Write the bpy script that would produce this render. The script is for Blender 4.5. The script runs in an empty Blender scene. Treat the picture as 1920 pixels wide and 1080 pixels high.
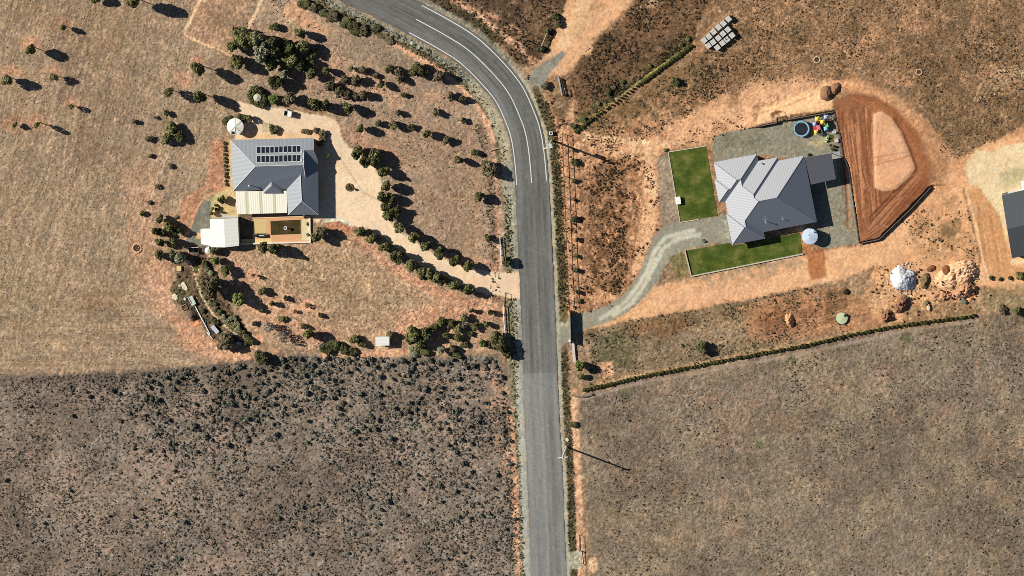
import bpy, math, random
import numpy as np
from mathutils import Vector

SC = bpy.context.scene
COL = SC.collection
rnd = random.Random(11)
rng = np.random.default_rng(7)

# ------------------------------------------------------------------ survey
# An aerial view: camera about 1 km up, a little north-east of the site.
S, D = 0.12, 1000.0
OFF = np.array([0.10, 0.20, 1.0]); OFF /= np.linalg.norm(OFF)
CAM = OFF * D
FW = -OFF
RT = np.cross(FW, [0, 1, 0]); RT /= np.linalg.norm(RT)
UP = np.cross(RT, FW)
FP = D / S


def W(px, py, z=0.0):
    """survey coordinates -> world point at height z"""
    d = FW * FP + RT * (px - 960) + UP * (540 - py)
    t = (z - CAM[2]) / d[2]
    return CAM + d * t


def WA(px, py):
    d = FW[None] * FP + RT[None] * (px - 960)[:, None] + UP[None] * (540 - py)[:, None]
    t = -CAM[2] / d[:, 2]
    return CAM[None] + d * t[:, None]


def PX(x, y):
    p = np.stack([x - CAM[0], y - CAM[1], np.full_like(x, -CAM[2])], -1)
    w = p @ FW
    return 960 + FP * (p @ RT) / w, 540 - FP * (p @ UP) / w


KX = 1.20      # sunlit flat ground: display-linear = KX * albedo


def lin(c):
    c = np.asarray(c, float) / 255.0
    return np.where(c <= 0.04045, c / 12.92, ((c + 0.055) / 1.055) ** 2.4)


def alb(r, g, b):
    return np.clip(lin((r, g, b)) / KX, 0.004, 0.86)


# ------------------------------------------------------------------ camera, light
cd = bpy.data.cameras.new('aerial_camera')
cam = bpy.data.objects.new('aerial_camera', cd); COL.objects.link(cam)
cam.location = CAM
from mathutils import Matrix
cam.rotation_euler = Matrix(((RT[0], UP[0], OFF[0]), (RT[1], UP[1], OFF[1]), (RT[2], UP[2], OFF[2]))).to_euler()
cd.sensor_width = 36.0
cd.lens = 36.0 * FP / 1920.0
cd.clip_start = 10.0
cd.clip_end = 6000.0
SC.camera = cam

SUN_EL = math.radians(35.5)
SUN_AZ = math.radians(-70.0)         # from north, negative = west
sd = Vector((math.sin(SUN_AZ) * math.cos(SUN_EL), math.cos(SUN_AZ) * math.cos(SUN_EL), math.sin(SUN_EL)))
sl = bpy.data.lights.new('sun', 'SUN'); sl.energy = 5.0; sl.angle = math.radians(0.5); sl.color = (1.0, 0.965, 0.89)
so = bpy.data.objects.new('sun', sl); COL.objects.link(so)
so.rotation_euler = sd.to_track_quat('Z', 'Y').to_euler(); so.location = (0, 0, 60)
wd = bpy.data.worlds.new('World'); SC.world = wd; wd.use_nodes = True
wn = wd.node_tree.nodes; wl = wd.node_tree.links
sky = wn.new('ShaderNodeTexSky'); sky.sky_type = 'NISHITA'; sky.sun_disc = False
sky.air_density = 0.7; sky.dust_density = 0.3; sky.ozone_density = 2.5
sky.sun_elevation = SUN_EL; sky.sun_rotation = SUN_AZ
wl.new(sky.outputs[0], wn['Background'].inputs[0]); wn['Background'].inputs[1].default_value = 0.05
SC.view_settings.view_transform = 'Standard'; SC.view_settings.look = 'None'
SC.view_settings.gamma = 1.0; SC.view_settings.exposure = 0.29
SC.render.engine = 'CYCLES'
SC.cycles.max_bounces = 5; SC.cycles.diffuse_bounces = 2
SC.cycles.use_denoising = False
try:
    SC.cycles.pixel_filter_type = 'BLACKMAN_HARRIS'; SC.cycles.filter_width = 0.85
except Exception:
    pass

# ------------------------------------------------------------------ materials
MATS = {}


def new_mat(name):
    m = bpy.data.materials.new(name); m.use_nodes = True
    nt = m.node_tree
    b = nt.nodes['Principled BSDF']
    return m, nt, b


def mat(name, rgb, rough=0.85, spec=0.2, var=0.15, scale=1.5, bump=0.0, metal=0.0, fine=8.0, island=0.0, raw=False, transl=0.0):
    """procedural: base colour broken up by two noises, optional bump and per-leaf variation"""
    if name in MATS:
        return MATS[name]
    m, nt, b = new_mat(name)
    c = tuple(rgb) if raw else tuple(alb(*rgb))
    N, L = nt.nodes, nt.links
    tc = N.new('ShaderNodeTexCoord')
    n1 = N.new('ShaderNodeTexNoise'); n1.inputs['Scale'].default_value = scale; n1.inputs['Detail'].default_value = 6
    n2 = N.new('ShaderNodeTexNoise'); n2.inputs['Scale'].default_value = fine; n2.inputs['Detail'].default_value = 3
    L.new(tc.outputs['Object'], n1.inputs['Vector']); L.new(tc.outputs['Object'], n2.inputs['Vector'])
    ad = N.new('ShaderNodeMath'); ad.operation = 'ADD'
    L.new(n1.outputs['Fac'], ad.inputs[0]); L.new(n2.outputs['Fac'], ad.inputs[1])
    src = ad.outputs[0]
    mr = N.new('ShaderNodeMapRange')
    mr.inputs['From Min'].default_value = 0.6; mr.inputs['From Max'].default_value = 1.4
    mr.inputs['To Min'].default_value = 1 - var; mr.inputs['To Max'].default_value = 1 + var
    L.new(src, mr.inputs['Value'])
    fac = mr.outputs['Result']
    if island:
        g = N.new('ShaderNodeNewGeometry')
        m2 = N.new('ShaderNodeMapRange')
        m2.inputs['To Min'].default_value = 1 - island; m2.inputs['To Max'].default_value = 1 + island
        L.new(g.outputs['Random Per Island'], m2.inputs['Value'])
        mu = N.new('ShaderNodeMath'); mu.operation = 'MULTIPLY'
        L.new(fac, mu.inputs[0]); L.new(m2.outputs['Result'], mu.inputs[1]); fac = mu.outputs[0]
        oi = N.new('ShaderNodeObjectInfo')
        m3 = N.new('ShaderNodeMapRange')
        m3.inputs['To Min'].default_value = 0.8; m3.inputs['To Max'].default_value = 1.2
        L.new(oi.outputs['Random'], m3.inputs['Value'])
        mu2 = N.new('ShaderNodeMath'); mu2.operation = 'MULTIPLY'
        L.new(fac, mu2.inputs[0]); L.new(m3.outputs['Result'], mu2.inputs[1]); fac = mu2.outputs[0]
    vm = N.new('ShaderNodeVectorMath'); vm.operation = 'SCALE'
    vm.inputs[0].default_value = c
    L.new(fac, vm.inputs['Scale']); L.new(vm.outputs[0], b.inputs['Base Color'])
    b.inputs['Roughness'].default_value = rough
    b.inputs['Specular IOR Level'].default_value = spec
    b.inputs['Metallic'].default_value = metal
    if bump:
        bp = N.new('ShaderNodeBump'); bp.inputs['Strength'].default_value = bump; bp.inputs['Distance'].default_value = 0.05
        L.new(n2.outputs['Fac'], bp.inputs['Height']); L.new(bp.outputs[0], b.inputs['Normal'])
    MATS[name] = m
    return m


def ribbed(name, rgb, pitch=0.45, rough=0.5, spec=0.35, depth=0.5, var=0.07, raw=False, ior=1.5):
    """sheet metal with ribs down the slope (u of the UV map runs along the eave, in metres)"""
    if name in MATS:
        return MATS[name]
    m, nt, b = new_mat(name)
    c = tuple(rgb) if raw else tuple(alb(*rgb))
    N, L = nt.nodes, nt.links
    uv = N.new('ShaderNodeUVMap')
    sp = N.new('ShaderNodeSeparateXYZ'); L.new(uv.outputs[0], sp.inputs[0])
    mu = N.new('ShaderNodeMath'); mu.operation = 'MULTIPLY'; mu.inputs[1].default_value = 2 * math.pi / pitch
    L.new(sp.outputs[0], mu.inputs[0])
    sn = N.new('ShaderNodeMath'); sn.operation = 'SINE'; L.new(mu.outputs[0], sn.inputs[0])
    bp = N.new('ShaderNodeBump'); bp.inputs['Strength'].default_value = depth; bp.inputs['Distance'].default_value = 0.03
    L.new(sn.outputs[0], bp.inputs['Height']); L.new(bp.outputs[0], b.inputs['Normal'])
    # weathering streaks that run down the sheets
    cb = N.new('ShaderNodeCombineXYZ')
    m1 = N.new('ShaderNodeMath'); m1.operation = 'MULTIPLY'; m1.inputs[1].default_value = 1.6; L.new(sp.outputs[0], m1.inputs[0])
    m2 = N.new('ShaderNodeMath'); m2.operation = 'MULTIPLY'; m2.inputs[1].default_value = 0.22; L.new(sp.outputs[1], m2.inputs[0])
    L.new(m1.outputs[0], cb.inputs[0]); L.new(m2.outputs[0], cb.inputs[1])
    n1 = N.new('ShaderNodeTexNoise'); n1.inputs['Scale'].default_value = 1.0; n1.inputs['Detail'].default_value = 5
    L.new(cb.outputs[0], n1.inputs['Vector'])
    mr = N.new('ShaderNodeMapRange'); mr.inputs['From Min'].default_value = 0.3; mr.inputs['From Max'].default_value = 0.7
    mr.inputs['To Min'].default_value = 1 - var; mr.inputs['To Max'].default_value = 1 + var
    L.new(n1.outputs['Fac'], mr.inputs['Value'])
    m4 = N.new('ShaderNodeMath'); m4.operation = 'MULTIPLY_ADD'; m4.inputs[1].default_value = 0.025; m4.inputs[2].default_value = 1.0
    L.new(sn.outputs[0], m4.inputs[0])
    m5 = N.new('ShaderNodeMath'); m5.operation = 'MULTIPLY'; L.new(m4.outputs[0], m5.inputs[0]); L.new(mr.outputs['Result'], m5.inputs[1])
    vm = N.new('ShaderNodeVectorMath'); vm.operation = 'SCALE'; vm.inputs[0].default_value = c
    L.new(m5.outputs[0], vm.inputs['Scale']); L.new(vm.outputs[0], b.inputs['Base Color'])
    b.inputs['Roughness'].default_value = rough; b.inputs['Specular IOR Level'].default_value = spec; b.inputs['IOR'].default_value = ior
    MATS[name] = m
    return m


def attr_mat(name, fine=5.0, var=0.12, bump=0.25, rough=0.95, fine2=1.3):
    m, nt, b = new_mat(name)
    N, L = nt.nodes, nt.links
    at = N.new('ShaderNodeAttribute'); at.attribute_name = 'soil'
    tc = N.new('ShaderNodeTexCoord')
    n1 = N.new('ShaderNodeTexNoise'); n1.inputs['Scale'].default_value = fine; n1.inputs['Detail'].default_value = 4
    n2 = N.new('ShaderNodeTexNoise'); n2.inputs['Scale'].default_value = fine2; n2.inputs['Detail'].default_value = 5
    L.new(tc.outputs['Object'], n1.inputs['Vector']); L.new(tc.outputs['Object'], n2.inputs['Vector'])
    ad = N.new('ShaderNodeMath'); ad.operation = 'ADD'; L.new(n1.outputs['Fac'], ad.inputs[0]); L.new(n2.outputs['Fac'], ad.inputs[1])
    mr = N.new('ShaderNodeMapRange'); mr.inputs['From Min'].default_value = 0.65; mr.inputs['From Max'].default_value = 1.35
    mr.inputs['To Min'].default_value = 1 - var; mr.inputs['To Max'].default_value = 1 + var
    L.new(ad.outputs[0], mr.inputs['Value'])
    # the attribute's alpha says how grainy this spot is
    g1 = N.new('ShaderNodeMath'); g1.operation = 'SUBTRACT'; g1.inputs[1].default_value = 1.0
    L.new(mr.outputs['Result'], g1.inputs[0])
    g2 = N.new('ShaderNodeMath'); g2.operation = 'MULTIPLY_ADD'; g2.inputs[2].default_value = 1.0
    L.new(g1.outputs[0], g2.inputs[0]); L.new(at.outputs['Alpha'], g2.inputs[1])
    vm = N.new('ShaderNodeVectorMath'); vm.operation = 'SCALE'
    L.new(at.outputs['Color'], vm.inputs[0]); L.new(g2.outputs[0], vm.inputs['Scale'])
    L.new(vm.outputs[0], b.inputs['Base Color'])
    b.inputs['Roughness'].default_value = rough; b.inputs['Specular IOR Level'].default_value = 0.05
    if bump:
        bp = N.new('ShaderNodeBump'); bp.inputs['Strength'].default_value = bump; bp.inputs['Distance'].default_value = 0.06
        L.new(n1.outputs['Fac'], bp.inputs['Height']); L.new(bp.outputs[0], b.inputs['Normal'])
    MATS[name] = m
    return m


# ------------------------------------------------------------------ objects
WLOC = {}


def tag(o, label=None, cat=None, group=None, kind=None):
    if label: o['label'] = label
    if cat: o['category'] = cat
    if group: o['group'] = group
    if kind: o['kind'] = kind
    return o


def empty(name, loc, label, cat, group=None):
    o = bpy.data.objects.new(name, None); COL.objects.link(o)
    o.location = loc; o.empty_display_size = 0.3
    WLOC[o.name] = np.array(loc, float)
    return tag(o, label, cat, group)


class MB:
    """collects faces in world coordinates; build() links them as one mesh object"""

    def __init__(self):
        self.v, self.f, self.m = [], [], []

    def add(self, vs, fs, mi=0):
        n = len(self.v)
        self.v.extend([tuple(map(float, p)) for p in vs])
        for f in fs:
            self.f.append(tuple(i + n for i in f)); self.m.append(mi)
        return self

    def box(self, c, s, rz=0.0, mi=0, tilt=0.0):
        hx, hy, hz = s[0] / 2, s[1] / 2, s[2] / 2
        ca, sa = math.cos(rz), math.sin(rz)
        vs = []
        for z in (-hz, hz):
            for x, y in ((-hx, -hy), (hx, -hy), (hx, hy), (-hx, hy)):
                vs.append((c[0] + x * ca - y * sa, c[1] + x * sa + y * ca, c[2] + z + x * tilt))
        return self.add(vs, [(3, 2, 1, 0), (4, 5, 6, 7), (0, 1, 5, 4), (1, 2, 6, 5), (2, 3, 7, 6), (3, 0, 4, 7)], mi)

    def prism(self, pts, z0, z1, mi=0, cap=True):
        n = len(pts)
        a = sum(pts[i][0] * pts[(i + 1) % n][1] - pts[(i + 1) % n][0] * pts[i][1] for i in range(n))
        if a < 0: pts = pts[::-1]
        vs = [(p[0], p[1], z0) for p in pts] + [(p[0], p[1], z1) for p in pts]
        fs = [(i, (i + 1) % n, n + (i + 1) % n, n + i) for i in range(n)]
        if cap: fs += [tuple(range(n, 2 * n)), tuple(range(n - 1, -1, -1))]
        return self.add(vs, fs, mi)

    def cyl(self, c, r, z0, z1, n=24, r2=None, mi=0, cap=True):
        r2 = r if r2 is None else r2
        vs = []
        for z, q in ((z0, r), (z1, r2)):
            vs += [(c[0] + q * math.cos(2 * math.pi * i / n), c[1] + q * math.sin(2 * math.pi * i / n), z) for i in range(n)]
        fs = [(i, (i + 1) % n, n + (i + 1) % n, n + i) for i in range(n)]
        if cap: fs += [tuple(range(n, 2 * n)), tuple(range(n - 1, -1, -1))]
        return self.add(vs, fs, mi)

    def ring(self, c, ri, ro, z0, z1, n=28, mi=0):
        vs = []
        for q, z in ((ri, z0), (ro, z0), (ro, z1), (ri, z1)):
            vs += [(c[0] + q * math.cos(2 * math.pi * i / n), c[1] + q * math.sin(2 * math.pi * i / n), z) for i in range(n)]
        fs = []
        for i in range(n):
            j = (i + 1) % n
            fs += [(n + i, n + j, 2 * n + j, 2 * n + i), (2 * n + i, 2 * n + j, 3 * n + j, 3 * n + i), (3 * n + i, 3 * n + j, j, i)]
        return self.add(vs, fs, mi)

    def tube(self, p, q, r, n=8, r2=None, mi=0):
        p, q = Vector(p), Vector(q); d = (q - p)
        if d.length < 1e-6: return self
        d.normalize()
        a = d.orthogonal().normalized(); b = d.cross(a)
        r2 = r if r2 is None else r2
        vs = []
        for o, rr in ((p, r), (q, r2)):
            vs += [o + a * rr * math.cos(2 * math.pi * i / n) + b * rr * math.sin(2 * math.pi * i / n) for i in range(n)]
        fs = [(i, (i + 1) % n, n + (i + 1) % n, n + i) for i in range(n)] + [tuple(range(n - 1, -1, -1)), tuple(range(n, 2 * n))]
        return self.add(vs, fs, mi)

    def dome(self, c, r, h, n=24, k=6, mi=0):
        vs, fs = [], []
        for j in range(k):
            t = j / k * math.pi / 2
            vs += [(c[0] + r * math.cos(t) * math.cos(2 * math.pi * i / n), c[1] + r * math.cos(t) * math.sin(2 * math.pi * i / n), c[2] + h * math.sin(t)) for i in range(n)]
        vs.append((c[0], c[1], c[2] + h))
        for j in range(k - 1):
            fs += [(j * n + i, j * n + (i + 1) % n, (j + 1) * n + (i + 1) % n, (j + 1) * n + i) for i in range(n)]
        fs += [((k - 1) * n + i, (k - 1) * n + (i + 1) % n, k * n) for i in range(n)]
        return self.add(vs, fs, mi)

    def build(self, name, mats, parent=None, smooth=False, uv=False, origin=None):
        mats = mats if isinstance(mats, (list, tuple)) else [mats]
        me = bpy.data.meshes.new(name)
        off = np.zeros(3)
        if parent is not None: off = WLOC[parent.name]
        elif origin is not None: off = np.array(origin, float)
        own = off
        vs = np.array(self.v) - own
        me.from_pydata(vs.tolist(), [], self.f)
        for m in mats: me.materials.append(m)
        me.polygons.foreach_set('material_index', self.m)
        if smooth: me.polygons.foreach_set('use_smooth', [True] * len(self.f))
        if uv:
            ul = me.uv_layers.new(name='UVMap')
            for p in me.polygons:
                nrm = p.normal
                e = Vector((-nrm.y, nrm.x, 0))
                if e.length < 1e-3: e = Vector((1, 0, 0))
                e.normalize(); g = nrm.cross(e)
                for li in p.loop_indices:
                    co = me.vertices[me.loops[li].vertex_index].co
                    ul.data[li].uv = (co.dot(e), co.dot(g))
        me.update()
        o = bpy.data.objects.new(name, me); COL.objects.link(o)
        if parent is not None: o.parent = parent
        elif origin is not None: o.location = origin
        WLOC[o.name] = np.array(own, float)
        return o


def roof(name, faces, m, parent, eave=None, fascia_mat=None, drop=0.16):
    """faces: lists of world points; turned to face up; a fascia and soffit hang from the eave loop"""
    b = MB()
    for f in faces:
        p = [Vector(x) for x in f]
        n = Vector((0, 0, 0))
        for i in range(len(p)):
            a, c = p[i], p[(i + 1) % len(p)]
            n += Vector(((a.y - c.y) * (a.z + c.z), (a.z - c.z) * (a.x + c.x), (a.x - c.x) * (a.y + c.y)))
        if n.z < -1e-4: p = p[::-1]
        if len(p) > 4:
            c = sum(p, Vector()) / len(p)
            b.add(p, [tuple(range(len(p)))])
        else:
            b.add(p, [tuple(range(len(p)))])
    if eave is not None:
        n = len(eave)
        lo = [(x[0], x[1], x[2] - drop) for x in eave]
        a = sum(eave[i][0] * eave[(i + 1) % n][1] - eave[(i + 1) % n][0] * eave[i][1] for i in range(n))
        ev = list(eave) if a > 0 else list(eave)[::-1]
        lo = lo if a > 0 else lo[::-1]
        b.add(list(lo) + list(ev), [(i, (i + 1) % n, n + (i + 1) % n, n + i) for i in range(n)] + [tuple(range(n - 1, -1, -1))], 1)
    return b.build(name, [m, fascia_mat or m], parent, uv=True)


# ------------------------------------------------------------------ noise
_TAB = [np.random.default_rng(100 + i).random((256, 256)) for i in range(12)]


def vn(u, v, s, seed=0, s2=None):
    """smooth value noise, cell s (and s2 across)"""
    x = u / s; y = v / (s2 or s)
    i = np.floor(x).astype(np.int64); j = np.floor(y).astype(np.int64)
    fx = x - i; fy = y - j
    fx = fx * fx * (3 - 2 * fx); fy = fy * fy * (3 - 2 * fy)
    t = _TAB[seed % 12]
    i = i + 37 * seed; j = j + 91 * seed
    i0, i1, j0, j1 = i & 255, (i + 1) & 255, j & 255, (j + 1) & 255
    return (t[i0, j0] * (1 - fx) + t[i1, j0] * fx) * (1 - fy) + (t[i0, j1] * (1 - fx) + t[i1, j1] * fx) * fy


def fb(u, v, s, seed=0):
    """three octaves, each turned so that no cells line up"""
    o = 0
    for k, (a, w) in enumerate(((0.4, 0.5), (1.3, 0.3), (2.2, 0.2))):
        c, d = math.cos(a), math.sin(a)
        o = o + w * vn(u * c - v * d, u * d + v * c, s / 2.1 ** k, seed + k)
    return (o - 0.5) * 1.35 + 0.5


def sstep(x):
    x = np.clip(x, 0, 1)
    return x * x * (3 - 2 * x)


def seg_dist(u, v, pts, closed=False):
    d2 = np.full(u.shape, 1e18)
    n = len(pts)
    for k in range(n if closed else n - 1):
        ax, ay = pts[k]; bx, by = pts[(k + 1) % n]
        ex, ey = bx - ax, by - ay
        l2 = ex * ex + ey * ey + 1e-9
        t = np.clip(((u - ax) * ex + (v - ay) * ey) / l2, 0, 1)
        d2 = np.minimum(d2, (u - ax - t * ex) ** 2 + (v - ay - t * ey) ** 2)
    return np.sqrt(d2)


def inside(u, v, pts):
    c = np.zeros(u.shape, bool)
    n = len(pts)
    for k in range(n):
        ax, ay = pts[k]; bx, by = pts[(k + 1) % n]
        if ay == by: continue
        cr = ((ay > v) != (by > v)) & (u < (bx - ax) * (v - ay) / (by - ay) + ax)
        c ^= cr
    return c


def spline(pts, step=6.0):
    """Catmull-Rom through pts, resampled"""
    p = [np.array(q, float) for q in pts]
    p = [2 * p[0] - p[1]] + p + [2 * p[-1] - p[-2]]
    out = []
    for i in range(1, len(p) - 2):
        n = max(2, int(np.linalg.norm(p[i + 1] - p[i]) / step))
        for k in range(n):
            t = k / n
            out.append(0.5 * ((2 * p[i]) + (-p[i - 1] + p[i + 1]) * t + (2 * p[i - 1] - 5 * p[i] + 4 * p[i + 1] - p[i + 2]) * t * t
                              + (-p[i - 1] + 3 * p[i] - 3 * p[i + 1] + p[i + 2]) * t ** 3))
    out.append(p[-2])
    return np.array(out)


def raw_mesh(name, verts, quads, m, smooth=True):
    """fast mesh from numpy arrays"""
    me = bpy.data.meshes.new(name)
    k = quads.shape[1]
    me.vertices.add(len(verts)); me.vertices.foreach_set('co', verts.astype(np.float32).ravel())
    me.loops.add(quads.size); me.loops.foreach_set('vertex_index', quads.astype(np.int32).ravel())
    me.polygons.add(len(quads)); me.polygons.foreach_set('loop_start', np.arange(0, quads.size, k, dtype=np.int32))
    me.polygons.foreach_set('loop_total', np.full(len(quads), k, dtype=np.int32))
    if smooth: me.polygons.foreach_set('use_smooth', np.ones(len(quads), bool))
    me.materials.append(m)
    me.update(calc_edges=True); me.validate()
    return me


def link(name, me, parent=None, loc=None):
    o = bpy.data.objects.new(name, me); COL.objects.link(o)
    if parent is not None: o.parent = parent
    if loc is not None: o.location = loc
    WLOC[o.name] = np.array(loc if loc is not None else (0, 0, 0), float)
    return o
# ------------------------------------------------------------------ ground
def axis(h, step):
    a = np.arange(-h, h + step / 2, step)
    g, q, out = step, h, []
    while q < 1800:
        g *= 1.35; q += g; out.append(q)
    out = np.array(out)
    return np.concatenate([-out[::-1], a, out])


GX, GY = axis(124.0, 0.21), axis(77.0, 0.21)
XX, YY = np.meshgrid(GX, GY, indexing='ij')
GS = XX.shape
XX, YY = XX.ravel(), YY.ravel()
U, V = PX(XX, YY)
NV = len(U)
ALB = np.tile(lin((166, 135, 102)), (NV, 1))
REL = np.full(NV, 1.0)
SPK = np.full(NV, 1.0)
GZ = np.zeros(NV)
R5 = vn(U, V, 5, 1); R16 = fb(U, V, 17, 2); R50 = fb(U, V, 52, 3); R140 = fb(U, V, 150, 4); R9 = vn(U, V, 9, 5)
RG = (0.45 * R5 + 0.55 * R16 - 0.5) * 2


def bbox(pts, pad):
    p = np.asarray(pts)
    return np.nonzero((U > p[:, 0].min() - pad) & (U < p[:, 0].max() + pad) & (V > p[:, 1].min() - pad) & (V < p[:, 1].max() + pad))[0]


def pmask(pts, soft=4, rag=4):
    ix = bbox(pts, soft + rag + 2)
    u, v = U[ix], V[ix]
    sd = seg_dist(u, v, pts, True)
    sd = np.where(inside(u, v, pts), -sd, sd)
    return ix, sstep(0.5 - (sd + rag * RG[ix]) / max(soft, 0.01))


def lmask(pts, w, soft=3, rag=3):
    ix = bbox(pts, w + soft + rag + 2)
    sd = seg_dist(U[ix], V[ix], pts) - w / 2
    return ix, sstep(0.5 - (sd + rag * RG[ix]) / max(soft, 0.01))


def emask(cx, cy, rx, ry, soft=6, rag=3, rot=0.0):
    pad = max(rx, ry) + soft + rag + 2
    ix = np.nonzero((abs(U - cx) < pad) & (abs(V - cy) < pad))[0]
    c, s = math.cos(rot), math.sin(rot)
    du, dv = U[ix] - cx, V[ix] - cy
    a, b = du * c + dv * s, -du * s + dv * c
    sd = (np.sqrt((a / rx) ** 2 + (b / ry) ** 2) - 1) * min(rx, ry)
    return ix, sstep(0.5 - (sd + rag * RG[ix]) / soft)


def put(im, col, op=1.0, rel=None, spk=None, mot=None):
    ix, m = im
    m = m * op
    if mot:
        n = fb(U[ix], V[ix], mot[0], mot[3] if len(mot) > 3 else 6)
        m = m * sstep(0.5 + (n - mot[1]) / mot[2])
    ALB[ix] += (lin(col)[None] - ALB[ix]) * m[:, None]
    if rel is not None: REL[ix] += (rel - REL[ix]) * m
    if spk is not None: SPK[ix] += (spk - SPK[ix]) * m


def P(pts, col, soft=4, rag=4, **k): put(pmask(pts, soft, rag), col, **k)
def Ln(pts, w, col, soft=3, rag=3, **k): put(lmask(pts, w, soft, rag), col, **k)
def E(cx, cy, rx, ry, col, soft=6, rag=3, rot=0.0, **k): put(emask(cx, cy, rx, ry, soft, rag, rot), col, **k)


TAN, SALMON, BRN = (170, 142, 111), (222, 167, 125), (150, 116, 82)

# road centre line in survey coordinates
RC = spline([(-900, -860), (-300, -498), (300, -205), (560, -74), (653, -26), (717, 4), (780, 36), (840, 69), (882, 97), (925, 139), (955, 177), (975, 220), (985, 249),
             (991.7, 287), (997, 345), (1002, 440), (1006, 523), (1009.5, 607), (1013, 698), (1016.5, 787), (1021, 870), (1024.5, 967),
             (1028, 1067), (1031, 1150), (1040, 1400), (1065, 2200)], 7)
tg = np.gradient(RC, axis=0); tg /= np.linalg.norm(tg, axis=1)[:, None]
RN = np.stack([-tg[:, 1], tg[:, 0]], 1)           # to the west / south-west side of the road


def ro(off, lo=0.0, hi=1e9, ylim=None):
    """polyline parallel to the road, off > 0 = west side"""
    p = RC + RN * off
    k = (RC[:, 1] > lo) & (RC[:, 1] < hi)
    return [tuple(q) for q in p[k]]


# --- the big paddocks
NWP = [(-900, -700), (385, -700), (374, 0), (343, 64), (385, 84), (432, 108), (440, 180), (425, 250), (410, 345), (345, 400), (262, 430), (250, 520),
       (300, 590), (345, 640), (430, 672), (300, 691), (0, 706), (-900, 760)]
P(NWP, TAN, 14, 10, spk=0.8)
P([(120, 60), (230, 40), (260, 180), (190, 330), (110, 300)], (158, 130, 100), 60, 20, op=0.7)
P([(-20, -20), (260, -20), (230, 90), (60, 60)], (162, 132, 100), 50, 20, op=0.6)
P([(0, 330), (230, 380), (260, 560), (100, 690), (-20, 690)], (174, 146, 113), 60, 20, op=0.6)
P([(-20, 530), (60, 515), (90, 600), (-20, 620)], (150, 128, 96), 26, 16, op=0.55)
E(190, 560, 45, 28, (162, 132, 98), 18, 14, op=0.7)
P([(230, 330), (262, 300), (300, 330), (300, 400), (345, 400), (300, 470), (330, 560), (300, 600), (258, 560), (240, 450)], (192, 150, 116), 24, 14, op=0.7)
P([(340, 600), (400, 640), (480, 640), (520, 655), (470, 690), (380, 670), (330, 640)], (218, 162, 122), 18, 10)
P([(280, 480), (320, 490), (322, 560), (345, 610), (300, 600), (270, 540)], (208, 158, 120), 20, 10, op=0.8)
P([(395, 262), (423, 262), (423, 352), (392, 356), (372, 372), (362, 400), (352, 420), (335, 420), (345, 372), (385, 345)], (196, 138, 100), 9, 4, op=0.85, rel=0.5)
for x, y, a, b in ((57, 80, 20, 14), (18, 134, 24, 14), (122, 42, 14, 9), (101, 134, 16, 10), (138, 190, 15, 11), (28, 230, 20, 16), (68, 226, 26, 14), (345, 150, 20, 14), (368, 118, 16, 12)):
    E(x, y, a, b, (205, 150, 112), 14, 5, op=0.75)
for x, y in ((28, 232), (70, 232)):
    E(x, y, 26, 22, (150, 120, 88), 3, 2, op=0.35); E(x, y, 23, 19, (188, 146, 110), 6, 2, op=0.8)
# pen in the north
P([(376, -40), (346, 64), (433, 104), (458, 58), (494, -40)], (186, 146, 112), 8, 5)
E(420, 40, 30, 22, (160, 130, 100), 20, 12, op=0.7); E(400, 62, 18, 10, (164, 132, 104), 10, 8, op=0.6)
# house block between the drive and the road
MID = [(440, 60), (495, -40), (600, -40), (660, 10), (760, 70), (860, 120), (915, 185), (940, 255), (948, 340), (952, 470), (952, 515), (900, 505), (830, 480), (745, 430),
       (720, 380), (700, 310), (650, 275), (640, 225), (600, 205), (520, 190), (450, 190)]
P(MID, (175, 146, 118), 10, 8, spk=0.75)
P([(470, 70), (520, 40), (600, 50), (690, 110), (740, 170), (640, 190), (520, 150)], (196, 152, 118), 26, 16, op=0.7)
P([(500, 0), (560, -10), (640, 60), (690, 130), (660, 140), (590, 90), (520, 50)], (190, 158, 126), 22, 14, op=0.55)
P([(545, 0), (575, 20), (600, 50), (640, 62), (600, 72), (560, 50), (530, 20)], (226, 172, 128), 8, 8, op=0.85)
P([(600, 60), (700, 60), (780, 115), (740, 130), (680, 120)], (166, 142, 112), 18, 14, op=0.6)
P([(640, 150), (720, 140), (800, 160), (870, 190), (900, 250), (790, 220), (690, 195)], (204, 156, 120), 20, 14, op=0.6, mot=(20, 0.45, 0.4, 8))
put(pmask(MID, 10, 8), (152, 128, 104), mot=(40, 0.52, 0.3, 7), op=0.5)
P([(720, 200), (880, 250), (930, 330), (940, 470), (880, 480), (760, 400), (740, 330), (700, 270)], (172, 140, 110), 22, 14, op=0.8)
P([(640, 262), (680, 280), (720, 300), (760, 300), (720, 270), (660, 240)], (200, 146, 112), 10, 8, op=0.6)
P([(770, 460), (860, 480), (930, 480), (945, 520), (900, 510), (840, 490)], (214, 160, 122), 12, 8, op=0.7)
Ln([(878, 240), (885, 330), (895, 400), (893, 470)], 8, (200, 152, 118), 8, 6, op=0.5)
Ln([(379, -20), (374, 0), (362, 28), (345, 60)], 5.5, (250, 206, 158), 2, 1.2, rel=0.5, spk=0.5); Ln([(345, 58), (346, 66), (384, 84), (410, 92), (434, 107), (441, 95)], 4, (240, 192, 146), 2, 1.8, spk=0.6)
Ln([(500, -20), (490, 0), (478, 28), (459, 58)], 6, (250, 206, 158), 2, 1.2, rel=0.5, spk=0.5)
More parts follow.
